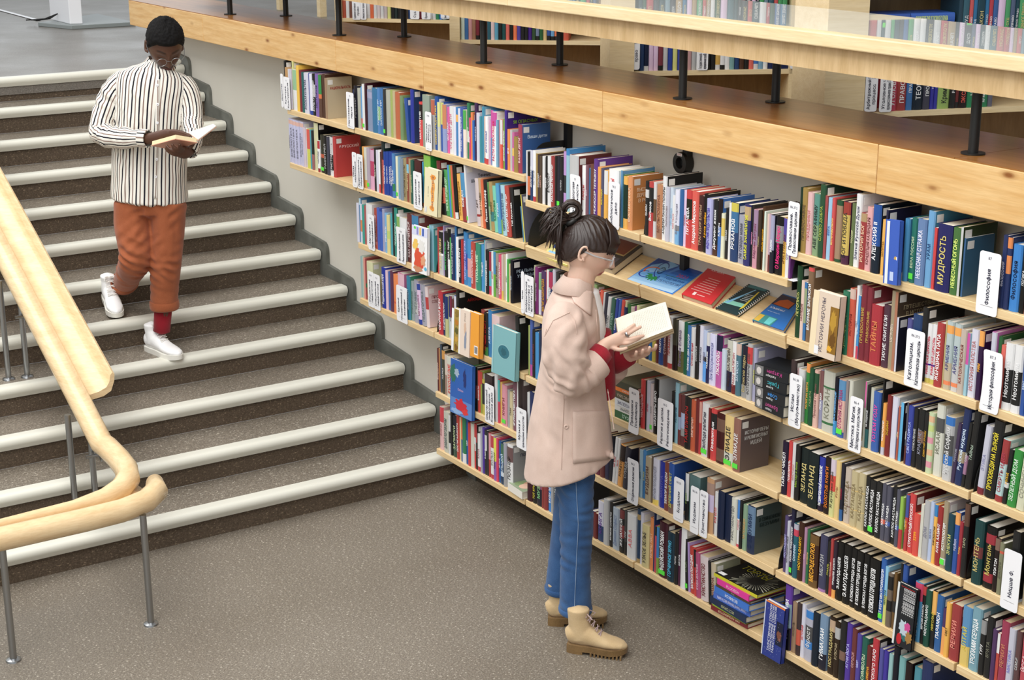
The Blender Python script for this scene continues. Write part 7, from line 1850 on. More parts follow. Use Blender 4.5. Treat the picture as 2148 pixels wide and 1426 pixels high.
# right arm and hand
loft(mb, smooth_path([((-4.5765, 3.189, 1.3204), .04, .045), ((-4.5158, 3.1539, 1.2063), .042, .042), ((-4.4932, 3.1705, 1.1011), .04, .04), ((-4.4833, 3.241, 1.16), .032, .032), ((-4.4835, 3.2958, 1.2157), .024, .021)]))
loft(mb, smooth_path([((-4.4856, 3.2889, 1.211), .024, .021), ((-4.4777, 3.3085, 1.2259), .023, .017), ((-4.4676, 3.3352, 1.2349), .026, .015), ((-4.4586, 3.3564, 1.2426), .026, .013), ((-4.4537, 3.3677, 1.2474), .022, .011)]))
fingers(mb, [[(-4.4616, 3.3518, 1.2589), (-4.444, 3.3643, 1.272), (-4.437, 3.3824, 1.2851), (-4.4366, 3.4014, 1.293)], [(-4.4577, 3.3578, 1.248), (-4.4358, 3.3733, 1.2635), (-4.4275, 3.3971, 1.2761), (-4.4243, 3.4205, 1.2839)], [(-4.4573, 3.3621, 1.2348), (-4.4327, 3.378, 1.2419), (-4.421, 3.4036, 1.2478), (-4.4167, 3.4285, 1.2502)], [(-4.4585, 3.3567, 1.2245), (-4.4373, 3.371, 1.2275), (-4.4258, 3.3924, 1.2358), (-4.4226, 3.4158, 1.2418)], [(-4.4687, 3.315, 1.2145), (-4.4472, 3.3336, 1.2059), (-4.4343, 3.3498, 1.2083), (-4.4285, 3.3625, 1.213)]])
# left arm and the hand under the book
loft(mb, smooth_path([((-4.747, 3.3671, 1.2465), .04, .045), ((-4.7743, 3.417, 1.0953), .042, .042), ((-4.7327, 3.4445, 1.015), .04, .04), ((-4.621, 3.4515, 1.0816), .032, .032), ((-4.548, 3.454, 1.1321), .024, .021)]))
loft(mb, smooth_path([((-4.5518, 3.448, 1.1284), .024, .02), ((-4.5107, 3.4564, 1.1524), .027, .015), ((-4.4758, 3.4735, 1.1732), .028, .014), ((-4.4663, 3.4882, 1.1805), .024, .012)]))
fingers(mb, [[(-4.5074, 3.443, 1.1481), (-4.4618, 3.4214, 1.1617), (-4.4368, 3.4086, 1.1777), (-4.428, 3.4037, 1.1935)], [(-4.495, 3.4622, 1.1554), (-4.4486, 3.4419, 1.169), (-4.4236, 3.4289, 1.1849), (-4.4149, 3.424, 1.2007)], [(-4.4836, 3.4798, 1.1646), (-4.4354, 3.4623, 1.178), (-4.4129, 3.4511, 1.193), (-4.405, 3.4467, 1.2084)], [(-4.4722, 3.4974, 1.1719), (-4.4281, 3.4828, 1.1856), (-4.4046, 3.473, 1.2005), (-4.3975, 3.4693, 1.2156)], [(-4.5299, 3.482, 1.1561), (-4.5314, 3.5164, 1.1667), (-4.52, 3.534, 1.1852), (-4.5046, 3.5395, 1.2029)]])
me, v = organic(mb, .0032, 5); vcol(me, skin_cols(v, HW, base, hx('b4585c'), hx('3a2822'))); bodyW = place(me, 'body', skinW, W)
# ring on the finger
mb = MB(); a, b = Vector((-4.4358, 3.3733, 1.2635)), Vector((-4.4455, 3.3657, 1.257)); ringmb(mb, (a + b) / 2, a - b, .0105, .0105, .0016, UP, r2=.005); pbuild(mb, 'finger_ring', M['steel'], W)
# jeans
mb = MB()
loft(mb, smooth_path([((-4.6544, 3.2894, 0.7151), .085, .16), ((-4.6541, 3.2898, 0.6431), .078, .165), ((-4.6549, 3.2887, 0.5845), .066, .15)]), 28)
loft(mb, smooth_path([((-4.588, 3.254, 0.6824), .066, .085), ((-4.5793, 3.249, 0.5706), .066, .08), ((-4.5787, 3.2499, 0.4339), .062, .07), ((-4.5801, 3.2478, 0.2954), .059, .066), ((-4.5795, 3.2488, 0.1409), .063, .07)]), 24)
loft(mb, smooth_path([((-4.7215, 3.3329, 0.6213), .062, .085), ((-4.7373, 3.3269, 0.498), .06, .08), ((-4.7552, 3.3177, 0.3527), .054, .07), ((-4.763, 3.3057, 0.2303), .052, .064), ((-4.7658, 3.3013, 0.1396), .056, .066)]), 24)
me, v = organic(mb, .005, 8)
for k, (c, r, a) in enumerate((((-4.5145, 3.211, 0.4571), .09, .004), ((-4.5161, 3.2086, 0.3694), .1, .0035), ((-4.4895, 3.1761, 0.6752), .12, .004), ((-4.713, 3.2909, 0.3344), .1, .004), ((-4.5256, 3.2123, 0.2267), .07, .003))):
    v = wrinkle(v, normals(me), c, UP * .9 + RH * .35, r, a, .045, k)
setco(me, v)
m = M['denim'] = cloth('denim', hx('2a4a76'), hx('426796'), 420, .9, .35)
jeans = place(me, 'jeans', m, W)
cord(jeans, [(-4.4051, 3.1224, 0.7528), (-4.3997, 3.1308, 0.5849), (-4.4036, 3.1248, 0.3952), (-4.4059, 3.1212, 0.2564)], .0012, 'side_seam', mat('seam_thread', hx('8fa6c4'), .9), jeans)
mb = MB(); ringmb(mb, (-4.5795, 3.2488, 0.1429), UP, .0625, .07, .004, FH, r2=.012); pbuild(mb, 'rolled_hem', m, jeans); mb = MB(); ringmb(mb, (-4.7658, 3.3013, 0.1416), UP, .0555, .066, .004, FH, r2=.012); pbuild(mb, 'rolled_hem', m, jeans)
# boots
shoe(W, (-4.5467, 3.1935, 0), (-4.3724, 3.3463, 0), 0, 'boot'); shoe(W, (-4.7722, 3.2536, 0), (-4.6361, 3.4451, 0), 0, 'boot')
# jacket
mb = MB(); TL = Vector((0, 0, -1)) + RH * .3
loft(mb, smooth_path([((-4.6535, 3.2908, 1.4156), .052, .062), ((-4.6533, 3.291, 1.383), .075, .1), ((-4.6579, 3.2839, 1.3393), .093, .165), ((-4.6615, 3.2784, 1.2734), .108, .195), ((-4.66, 3.2807, 1.1478), .115, .19), ((-4.6606, 3.2799, 1.0356), .128, .185), ((-4.6621, 3.2775, 0.9223), .146, .19), ((-4.6637, 3.275, 0.8269), .16, .2)]) + [(Vector((-4.6654, 3.2724, 0.7538)), .173, .208, TL), (Vector((-4.6662, 3.2712, 0.7074)), .178, .21, TL)], 32)
loft(mb, smooth_path([((-4.5683, 3.1831, 1.3411), .06, .06), ((-4.5198, 3.1477, 1.2958), .08, .07), ((-4.4952, 3.1396, 1.205), .083, .075), ((-4.4856, 3.1545, 1.1241), .074, .07), ((-4.4755, 3.1978, 1.1191), .064, .06), ((-4.4735, 3.2469, 1.1507), .056, .052)]), 24)
loft(mb, smooth_path([((-4.7553, 3.3728, 1.2681), .06, .06), ((-4.7936, 3.424, 1.0987), .075, .07), ((-4.7408, 3.4505, 1.0022), .065, .06), ((-4.619, 3.4546, 1.0759), .055, .052)]), 24)
me, v = organic(mb, .0055, 9)
for k, (c, r, a, wl, ax) in enumerate((((-4.4433, 3.1186, 1.124), .09, .007, .05, UP + RH * .5), ((-4.4878, 3.0867, 1.2249), .12, .006, .08, RH + UP * .3), ((-4.552, 3.0795, 0.9554), .2, .006, .11, RH), ((-4.4412, 3.2139, 0.9251), .2, .004, .12, RH + UP * .2), ((-4.4828, 3.1864, 1.2985), .08, .005, .06, UP - RH), ((-4.4471, 3.2048, 1.1435), .06, .006, .035, RH + UP * .6))):
    v = wrinkle(v, normals(me), c, ax, r, a, wl, k + 5)
setco(me, v)
m = M['jacket'] = cloth('jacket_cotton', hx('cbb1a3'), hx('d8c0b3'), 330, .9, .2)
jk = place(me, 'jacket', m, W)
patch(jk, ((-4.4128, 3.1106, 1.021), (-4.3425, 3.2192, 1.0241), (-4.3318, 3.2357, 0.8406), (-4.411, 3.1133, 0.8228)), 10, 10, 'patch_pocket', m, jk, .004, .004)
cord(jk, [(-4.4128, 3.1106, 1.0192), (-4.3784, 3.1637, 0.9974), (-4.3425, 3.2192, 1.0223)], .0022, 'pocket_hem', m, jk); cord(jk, [(-4.4296, 3.0846, 1.084), (-4.432, 3.0809, 0.9543), (-4.4343, 3.0773, 0.8009)], .0016, 'seam', m, jk); cord(jk, [(-4.464, 3.0313, 1.3281), (-4.4677, 3.0257, 1.3019), (-4.4514, 3.0509, 1.3594), (-4.4197, 3.0999, 1.3887), (-4.4096, 3.1156, 1.3591), (-4.4057, 3.1215, 1.3102)], .0012, 'shoulder_seam', m, jk)
q = drape(jk, [Vector((-4.4246, 3.0923, 0.9633))], .002)[0]; mb = MB(); ringmb(mb, q, FH, .006, .006, .003, UP); pbuild(mb, 'button', m, jk)
def polyslab(pts, th, name, mt, par, col=(.8, .8, .8), sub=0):
    pts = [Vector(p) for p in pts]; mb = MB(); c = sum(pts, Vector()) / len(pts); n = len(pts); d = (c - CAMP).normalized() * th
    vs = pts + [p + d for p in pts] + [c - d * .4, c + d]
    mb.add(vs, [(i, (i + 1) % n, 2 * n) for i in range(n)] + [((i + 1) % n + n, i + n, 2 * n + 1) for i in range(n)] + [(i, n + i, n + (i + 1) % n, (i + 1) % n) for i in range(n)], col); return pbuild(mb, name, mt, par, 'auto')
mb = MB(); n = 32; rows_ = []
for c, ra, rb, dr in (((-4.6486, 3.2983, 1.4011), .058, .068, .02), ((-4.6479, 3.2995, 1.4463), .056, .063, .035), ((-4.6553, 3.288, 1.3939), .083, .104, .05)):
    rows_.append([Vector(c) + RH * ra * math.cos(2 * math.pi * k / n) + FH * rb * math.sin(2 * math.pi * k / n) + UP * (-dr * max(0, math.cos(2 * math.pi * k / n))) for k in range(n)])
mb.add([p for r_ in rows_ for p in r_], [(i * n + k, i * n + (k + 1) % n, (i + 1) * n + (k + 1) % n, (i + 1) * n + k) for i in range(2) for k in range(n) if not (k < 3 or k > 28)])
cl = pbuild(mb, 'collar', m, jk, 'auto'); s = cl.modifiers.new('s', 'SOLIDIFY'); s.thickness = .003
patch(jk, ((-4.4227, 3.0952, 1.4768), (-4.3766, 3.1666, 1.4627), (-4.3788, 3.1632, 1.3762), (-4.4117, 3.1123, 1.425)), 8, 8, 'collar_wing', m, jk, .008, .006)
cord(jk, [(-4.3698, 3.177, 1.397), (-4.3634, 3.187, 1.2397), (-4.348, 3.2108, 1.1334), (-4.3318, 3.2358, 0.9536)], .0018, 'front_edge', m, jk)
# rolled jacket cuff, red sweater cuffs, white shirt
a, b = Vector((-4.4747, 3.2266, 1.1395)), Vector((-4.472, 3.2584, 1.16)); mb = MB(); ringmb(mb, (a + b) / 2 , b - a, .056, .054, .006, UP, r2=.032); pbuild(mb, 'rolled_cuff', m, jk)
red = M['redknit'] = cloth('red_knit', hx('8e1c2a'), hx('a82a38'), 260, .95, .4)
mb = MB(); loft(mb, [((-4.4785, 3.2336, 1.1445), .042, .042), ((-4.4762, 3.2612, 1.1765), .044, .042), ((-4.4753, 3.29, 1.2025), .04, .038)], 20); pbuild(mb, 'sweater_cuff', red, W, True); mb = MB(); loft(mb, [((-4.6259, 3.444, 1.0835), .042, .042), ((-4.5854, 3.4513, 1.1097), .041, .04), ((-4.5441, 3.4599, 1.1358), .036, .034)], 20)
pbuild(mb, 'sweater_cuff', red, W, True)
mb = MB(); loft(mb, smooth_path([((-4.6305, 3.3264, 1.3901), .042, .045), ((-4.6302, 3.3269, 1.3318), .055, .06), ((-4.6258, 3.3336, 1.24), .062, .08), ((-4.6253, 3.3344, 1.1475), .06, .08)]), 20); pbuild(mb, 'white_shirt', cloth('white_tee', hx('e9e8e8'), hx('f4f4f4'), 300), W, True)
mb = MB(); loft(mb, smooth_path([((-4.6304, 3.3634, 1.2156), .062, .07), ((-4.6161, 3.3854, 1.1038), .05, .07), ((-4.6055, 3.4019, 0.9718), .035, .06)]), 20); pbuild(mb, 'sweater_front', red, W, True)
# hair
m = M['hairW'] = mat('hair_dark', hx('241a17'), .38, spec=.6); hv = coords(m, (30, 30, 300)); hn = noise(m, hv, 8, 3); lk(m, ramp(m, hn, [(.3, hx('1a1210')), (.7, hx('3d2c26'))]), P(m).inputs['Base Color'])
d = DIRS; hp = head_local(d[:, 0], d[:, 1], d[:, 2]); hp0 = np.stack([.0735 * d[:, 0], .0955 * d[:, 1], .115 * d[:, 2]], -1)
line = np.interp(hp0[:, 1], [-.1, -.06, -.03, .0, .02, .06, .1], [-.062, -.06, -.03, .012, .012, .022, .028])
mk = sstep(-.008, .006, hp0[:, 2] - line)
pole = np.array([0, -.075, .09]); dp_ = hp0 - pole; ang = np.arctan2(dp_[:, 0], dp_[:, 1] + .0 * dp_[:, 2])
bmp = .0016 * np.sin(ang * 46 + 3 * np.sin(hp0[:, 2] * 60)) + .0012 * np.sin(ang * 91)
rad = hp0 / np.linalg.norm(hp0, axis=1)[:, None]
q = hp * (1 - mk[:, None]) * .93 + mk[:, None] * (hp0 + rad * (.011 + bmp)[:, None])
mb = MB(); mb.add(HW.w(q).tolist(), SF); hair = pbuild(mb, 'hair', m, W, True)
rr = random.Random(5); mb = MB()
for i in range(70):      # bangs
    x = -.062 + .124 * i / 69; y0 = .072 - 9 * x * x
    p = [HW.wp(x * .5, .03, .122), HW.wp(x * .85, .075 - 6 * x * x, .1), HW.wp(x, y0 + .032, .062), HW.wp(x * 1.03, y0 + .031, .022 + rr.uniform(-.006, .004))]
    mb.tube(p, [.004, .0045, .004, .0014], 5)
pbuild(mb, 'bangs', m, hair, True)
KN = Vector((-4.663, 3.2762, 1.6503)); mb = MB()
for i in range(150):     # pony tail strands falling back from the knot
    tx, ty = rr.choice([(1138, 492), (1150, 510), (1143, 480), (1172, 545), (1178, 560), (1158, 500), (1165, 525), (1135, 470), (1150, 485)])
    o1 = rr.uniform(-.05, .05); k1 = Vector((-4.6884, 3.2368, 1.6699)) + FH * o1 * .6 + UP * rr.uniform(-.03, .03) + RH * rr.uniform(-.01, .01)
    px = Vector((-4.709, 3.205, 1.5849)); e = px + RH * (tx - 1150) / 577 + UP * (500 - ty) / 577 + FH * o1 + RH * rr.uniform(-.012, .012) + UP * rr.uniform(-.015, .015)
    k2 = k1.lerp(e, .55) + UP * rr.uniform(.0, .03)
    mb.tube([KN + RH * rr.uniform(-.01, .01) + FH * rr.uniform(-.012, .012), k1, k2, e], [.004, .0048, .0042, .0008], 5)
for i in range(46):      # folded loop above the knot
    o1 = rr.uniform(-.025, .025); s1 = rr.uniform(.55, 1.05); cx = Vector((-4.6631, 3.2759, 1.6909)) + FH * o1; pts = []
    for k in range(9):
        g = math.radians(-110 + 300 * k / 8); pts.append(cx + RH * (.034 * s1 * math.cos(g)) + UP * (.032 * s1 * math.sin(g)))
    mb.tube([KN + FH * o1 * .4] + pts, [.003] + [.0046] * 8 + [.002], 5)
pbuild(mb, 'ponytail', m, hair, True)
mb = MB(); ringmb(mb, KN, (UP * .8 - RH * .5), .02, .02, .01, FH); pbuild(mb, 'hair_tie', M['black'], hair, True)
# glasses with clear frame
gm = mat('clear_frame', hx('d9dcdf'), .1, spec=.8); P(gm).inputs['Transmission Weight'].default_value = .5; ln = mat('lens', (1, 1, 1), .02); P(ln).inputs['Transmission Weight'].default_value = 1; P(ln).inputs['IOR'].default_value = 1.02
mb = MB()
for sx in (-1, 1):
    ringmb(mb, HW.wp(sx * .032, .1, -.006), HW.wp(0, 1, 0) - HW.wp(0, 0, 0), .026, .022, .0026, UP)
    mb.tube([HW.wp(sx * .057, .099, .002), HW.wp(sx * .07, .082, .003), HW.wp(sx * .079, .03, .001), HW.wp(sx * .08, -.012, .004)], .0028, 8)
mb.tube([HW.wp(-.009, .102, .0), HW.wp(0, .108, .004), HW.wp(.009, .102, .0)], .0024, 8); gl = pbuild(mb, 'glasses', gm, W)
mb = MB()
for sx in (-1, 1): mb.add([HW.wp(sx * .032 + .025 * math.cos(6.283 * i / 20),   .1, -.006 + .021 * math.sin(6.283 * i / 20)) for i in range(20)], [tuple(range(20))])
pbuild(mb, 'lens', ln, gl)
# open book in her hands
def openbook(label, TL, TR, BR, BL, th, cov, seedt):
    TL, TR, BR, BL = [Vector(p) for p in (TL, TR, BR, BL)]; t = empty('book', label, 'book', BL)
    n = (TR - TL).cross(BL - TL).normalized(); n = -n if n.dot(CAMP - TL) < 0 else n
    o0 = Vector(BL); nu = 16; mb = MB(); ex = TR - TL; ey = TL - BL
    vs = []; fs = []
    for i in range(nu + 1):
        u = i / nu; lift = .006 * math.sin(math.pi * u) + .004 * u
        for q in (TL.lerp(TR, u) + n * lift, BL.lerp(BR, u) + n * lift, BL.lerp(BR, u) - n * th, TL.lerp(TR, u) - n * th): vs.append(q - o0)
    for i in range(nu):
        for k in range(4): a = i * 4; fs.append((a + k, a + (k + 1) % 4, a + 4 + (k + 1) % 4, a + 4 + k))
    fs += [(0, 1, 2, 3), (nu * 4 + 3, nu * 4 + 2, nu * 4 + 1, nu * 4)]; mb.add(vs, fs, [hx('f6f2e4') if k % 4 == 0 else hx('e7d3ab') for k in range(len(fs))]); mb.build('page_block', M['pages'], t)
    e = .03; c0 = [TL - ex * e * .6 + ey * e, TR + ex * e * .6 + ey * e, BR + ex * e * .6 - ey * e * .4, BL - ex * e * .6 - ey * e * .4]
    mb = MB(); mb.slab([p - o0 - n * (th + .0005) for p in c0], -n * .0028, hx(cov)); mb.slab([p - o0 - n * (th + .004) for p in c0], -n * .012, hx('e2cfa8')); mb.slab([p - o0 - n * (th + .0165) for p in c0], -n * .0025, hx(cov)); mb.build('cover', M['print'], t)
    am = MB(); r = random.Random(seedt); X, Y = ex.normalized(), ey.normalized()
    for col0 in range(26):
        u = .1 + .82 * col0 / 25; lo, hi = (.12, .9) if col0 > 6 else (.3, .62)
        y = lo
        while y < hi:
            l_ = r.uniform(.03, .09); lift = .006 * math.sin(math.pi * u) + .004 * u + .0005
            p = TL.lerp(TR, u).lerp(BL.lerp(BR, u), 1 - min(y + l_, hi)) + n * lift - o0; p2 = TL.lerp(TR, u).lerp(BL.lerp(BR, u), 1 - y) + n * lift - o0
            am.add([p - X * .0006, p2 - X * .0006, p2 + X * .0006, p + X * .0006], [(0, 1, 2, 3)], hx('b9b5aa')); y += l_ + .015
    am.build('printed_lines', M['matte'], t); return t
openbook('old book with cream pages held open by the woman in the beige jacket', (-4.5563, 3.4043, 1.2858), (-4.4734, 3.5692, 1.3416), (-4.3833, 3.5336, 1.2666), (-4.4705, 3.3619, 1.1934), .013, '9a8262', 4)

# ---- the man ----
m0 = Vector((-7.4, 2.63, RISE * 4)); MN = empty('person', 'man in a striped shirt and rust trousers reading while walking down the stairs', 'person', m0)
skinM = skin_mat('skin_dark', .42); base = np.array(hx('553728'))
hf = (-FH * .93 + RH * .36).normalized(); pt = math.radians(30); hd = hf * math.cos(pt) - UP * math.sin(pt); HM = Head((-7.305, 2.7768, 2.0748), hd, UP + hf * .5, 1.06)
mb = MB(); add_head(mb, HM)
loft(mb, smooth_path([(HM.wp(0, -.025, -.04), .055, .056), (HM.wp(0, -.04, -.1), .056, .056), ((-7.3566, 2.7523, 1.9141), .066, .066), ((-7.3632, 2.7421, 1.8687), .1, .09)]))
loft(mb, smooth_path([((-7.3555, 2.7357, 1.8883), .1, .08), ((-7.3635, 2.7233, 1.8042), .15, .1), ((-7.3782, 2.7006, 1.6089), .14, .1), ((-7.3851, 2.6899, 1.4225), .13, .1), ((-7.389, 2.6838, 1.3165), .12, .09)]))
loft(mb, [((-7.4125, 2.6106, 1.3209), .06, .06), ((-7.3817, 2.5846, 1.0566), .05, .05), ((-7.7919, 2.6502, 0.7979), .03, .03)]); loft(mb, [((-7.3244, 2.7469, 1.3203), .06, .06), ((-7.3204, 2.7162, 1.0031), .05, .05), ((-7.342, 2.6829, 0.6864), .029, .03)])
loft(mb, smooth_path([((-7.4496, 2.5902, 1.8844), .045, .045), ((-7.4689, 2.5236, 1.7851), .045, .045), ((-7.4473, 2.4832, 1.6658), .042, .042), ((-7.2759, 2.5456, 1.6583), .035, .035), ((-7.1511, 2.6097, 1.6696), .025, .024)]))
loft(mb, smooth_path([((-7.1585, 2.5983, 1.6674), .026, .024), ((-7.1208, 2.6289, 1.6764), .028, .018), ((-7.0952, 2.6594, 1.6882), .027, .016), ((-7.0732, 2.6841, 1.6979), .024, .013)]))
fingers(mb, [[(-7.0801, 2.6735, 1.7068), (-7.0536, 2.7052, 1.7097), (-7.0275, 2.7364, 1.7015), (-7.0064, 2.7597, 1.6866)], [(-7.078, 2.6767, 1.6979), (-7.0497, 2.7076, 1.6989), (-7.027, 2.7353, 1.6883), (-7.0084, 2.7529, 1.678)], [(-7.0808, 2.6724, 1.6868), (-7.0569, 2.7002, 1.6852), (-7.0355, 2.7239, 1.677), (-7.0214, 2.7366, 1.6711)], [(-7.0859, 2.6646, 1.6801), (-7.0645, 2.6884, 1.6741), (-7.0467, 2.7067, 1.6682)], [(-7.1144, 2.6296, 1.6884), (-7.0972, 2.6563, 1.6994), (-7.0873, 2.6807, 1.7029)]], .0092)
loft(mb, smooth_path([((-7.295, 2.8292, 1.8492), .036, .036), ((-7.2511, 2.8603, 1.7836), .04, .04), ((-7.1908, 2.843, 1.7084), .042, .042), ((-7.1, 2.7992, 1.6385), .034, .034), ((-7.0352, 2.7521, 1.6073), .025, .024)]))
loft(mb, smooth_path([((-7.0374, 2.7579, 1.6109), .026, .022), ((-7.0215, 2.7327, 1.6112), .03, .02), ((-7.0115, 2.7059, 1.6197), .03, .017)]))
fingers(mb, [[(-6.9991, 2.7159, 1.6339), (-6.9782, 2.6966, 1.6454), (-6.9689, 2.6889, 1.6541), (-6.965, 2.6857, 1.6638)], [(-7.0019, 2.7116, 1.6228), (-6.9842, 2.6799, 1.6373), (-6.9865, 2.6654, 1.6495), (-6.9877, 2.6599, 1.6631)], [(-7.0093, 2.7092, 1.613), (-6.9925, 2.6708, 1.6259), (-7.0004, 2.6494, 1.6402), (-7.0099, 2.6403, 1.6552)], [(-7.0132, 2.7125, 1.6032), (-7.0006, 2.673, 1.6112), (-7.0087, 2.6494, 1.6257), (-7.0193, 2.6385, 1.643)], [(-7.0227, 2.753, 1.6269), (-7.0125, 2.7688, 1.6448), (-7.007, 2.7772, 1.6626)]], .0094)
me, v = organic(mb, .0034, 5); vcol(me, skin_cols(v, HM, base, hx('6a3a36'), hx('17100d'), np.array(hx('1c1310')))); place(me, 'body', skinM, MN)
# trousers
mb = MB()
loft(mb, smooth_path([((-7.377, 2.684, 1.3822), .16, .115), ((-7.3793, 2.6804, 1.3209), .17, .125), ((-7.3809, 2.678, 1.2783), .165, .12)]), 28)
loft(mb, smooth_path([((-7.4163, 2.6048, 1.3209), .092, .105), ((-7.401, 2.5916, 1.2188), .09, .1), ((-7.3508, 2.5772, 1.1115), .082, .09), ((-7.3643, 2.5747, 1.0424), .078, .084), ((-7.5765, 2.6149, 0.932), .066, .072), ((-7.7237, 2.6451, 0.8564), .061, .068)]), 24)
loft(mb, smooth_path([((-7.3219, 2.7508, 1.3203), .086, .105), ((-7.3107, 2.7313, 1.1707), .08, .092), ((-7.3016, 2.7084, 1.0321), .076, .082), ((-7.3294, 2.7023, 0.8943), .069, .074), ((-7.3423, 2.7008, 0.799), .067, .072)]), 24)
me, v = organic(mb, .0055, 8)
for k, (c, r, a, ax) in enumerate((((-7.2754, 2.5465, 1.0715), .1, .006, UP + RH * .4), ((-7.4481, 2.5557, 0.9626), .08, .008, UP + RH * .2), ((-7.2256, 2.6786, 1.028), .11, .005, UP + RH * .5), ((-7.2721, 2.6436, 1.3063), .12, .006, UP - RH * .7), ((-7.2537, 2.672, 0.8793), .07, .006, UP + RH * .3), ((-7.323, 2.5649, 1.213), .12, .003, RH))):
    v = wrinkle(v, normals(me), c, ax, r, a, .05, k + 20)
setco(me, v); m = M['rust'] = cloth('rust_chino', hx('8f4e30'), hx('a65f3e'), 300, .88, .2); tr = place(me, 'trousers', m, MN)
mb = MB(); ringmb(mb, (-7.7363, 2.6441, 0.8488), UP * .8 - FH * .55 - RH * .1 , .066, .072, .007, FH, r2=.022); pbuild(mb, 'rolled_cuff', m, tr, True); mb = MB(); ringmb(mb, (-7.3419, 2.7014, 0.8112), UP, .067, .073, .006, FH, r2=.024); pbuild(mb, 'rolled_cuff', m, tr, True)
mb = MB(); loft(mb, [((-7.3446, 2.6972, 0.8063), .045, .047), ((-7.3496, 2.6894, 0.7377), .043, .046), ((-7.345, 2.6782, 0.6741), .042, .046)], 18); pbuild(mb, 'red_sock', cloth('red_sock', hx('7e1420'), hx('941c2a'), 300), MN, True)
shoe(MN, (-7.4615, 2.6442, 0.5576), (-7.1833, 2.7061, 0.5576), RISE * 4, 'sneaker'); shoe(MN, (-7.8659, 2.5875, 0.7468), (-7.5884, 2.5418, 0.701), RISE * 5, 'sneaker')
# striped shirt
tor = smooth_path([((-7.3792, 2.7542, 1.9885), .05, .055), ((-7.3763, 2.7495, 1.9711), .08, .072), ((-7.3735, 2.7446, 1.9514), .13, .09), ((-7.3679, 2.7386, 1.9297), .168, .102), ((-7.3648, 2.7305, 1.899), .187, .116), ((-7.3668, 2.7182, 1.8156), .182, .128), ((-7.3708, 2.7028, 1.679), .18, .13), ((-7.3784, 2.691, 1.5402), .181, .132), ((-7.3832, 2.6836, 1.4117), .184, .145), ((-7.386, 2.6792, 1.3364), .186, .152)])
ra_ = smooth_path([((-7.4408, 2.613, 1.9153), .052, .058), ((-7.4531, 2.5663, 1.8631), .06, .063), ((-7.4539, 2.5283, 1.7933), .061, .063), ((-7.4513, 2.4955, 1.7144), .06, .062), ((-7.4254, 2.4803, 1.6667), .056, .058), ((-7.2844, 2.5326, 1.6607), .052, .05), ((-7.1752, 2.5909, 1.6702), .042, .042)])
la_ = smooth_path([((-7.293, 2.8414, 1.9007), .052, .058), ((-7.269, 2.8602, 1.8566), .056, .06), ((-7.2482, 2.8647, 1.795), .055, .058), ((-7.2093, 2.8512, 1.7189), .052, .056), ((-7.1331, 2.8216, 1.6658), .05, .05), ((-7.0583, 2.7717, 1.62), .042, .042)])
mb = MB(); loft(mb, tor, 32); loft(mb, ra_, 20); loft(mb, la_, 20); me, v = organic(mb, .005, 6)
def coordof(path, v):
    best = np.full(len(v), 1e9); s = np.zeros(len(v)); ps = [np.array(p[0]) for p in path]
    for i in range(len(ps) - 1):
        a, b = ps[i], ps[i + 1]; ab = b - a; t = np.clip(((v - a) @ ab) / (ab @ ab), 0, 1); c = a + t[:, None] * ab; dv = v - c
        tt = ab / np.linalg.norm(ab); bx = np.array(FH) - tt * (np.array(FH) @ tt); bx /= np.linalg.norm(bx); ax = np.cross(tt, bx)
        r1 = path[i][1] * (1 - t) + path[i + 1][1] * t; r2 = path[i][2] * (1 - t) + path[i + 1][2] * t
        x, y = dv @ ax, dv @ bx; dd = np.sqrt((x / r1) ** 2 + (y / r2) ** 2) + np.abs(dv @ tt) * 6; m_ = dd < best
        g = np.arctan2(x / r1, -y / r2); best = np.where(m_, dd, best); s = np.where(m_, g * (.158 if path is tor else .055), s)
    return best, s
b0, s0 = coordof(tor, v); b1, s1 = coordof(ra_, v); b2, s2 = coordof(la_, v)
st_ = np.where((b1 < b0) & (b1 < b2), s1, np.where(b2 < b0, s2, s0))
for k, (c, r, a, wl, ax) in enumerate((((-7.3885, 2.4636, 1.6755), .09, .008, .04, RH + UP * .2), ((-7.2645, 2.5081, 1.6769), .08, .006, .035, RH), ((-7.1308, 2.8253, 1.6997), .08, .007, .04, UP), ((-7.2866, 2.6212, 1.5149), .2, .005, .1, RH), ((-7.215, 2.7319, 1.4453), .14, .006, .07, RH + UP * .2), ((-7.4035, 2.5325, 1.8036), .1, .005, .06, UP + RH))):
    v = wrinkle(v, normals(me), c, ax, r, a, wl, k + 40)
setco(me, v); vfloat(me, 'stripe', st_)
m = M['shirt'] = mat('striped_shirt', hx('ece9e0'), .75, spec=.25); at = nd(m, 'ShaderNodeAttribute', attribute_name='stripe')
q = nd(m, 'ShaderNodeMath', operation='MULTIPLY'); q.inputs[1].default_value = 1 / .0345; lk(m, at.outputs['Fac'], q.inputs[0]); q2 = nd(m, 'ShaderNodeMath', operation='FRACT'); lk(m, q.outputs[0], q2.inputs[0])
W_ = hx('ece8de'); lk(m, ramp(m, q2.outputs[0], [(0, W_), (.08, hx('1c1a26')), (.27, W_), (.58, hx('8a7268')), (.73, W_)], 'CONSTANT'), P(m).inputs['Base Color'])
sh = place(me, 'shirt', m, MN)
wm = cloth('shirt_white', hx('e6e2d8'), hx('f0ede4'), 320)
patch(sh, ((-7.0461, 2.6247, 1.9565), (-7.0367, 2.6394, 1.9565), (-7.0628, 2.5989, 1.4006), (-7.0725, 2.584, 1.4007)), 3, 30, 'button_placket', wm, sh, .002, .002)
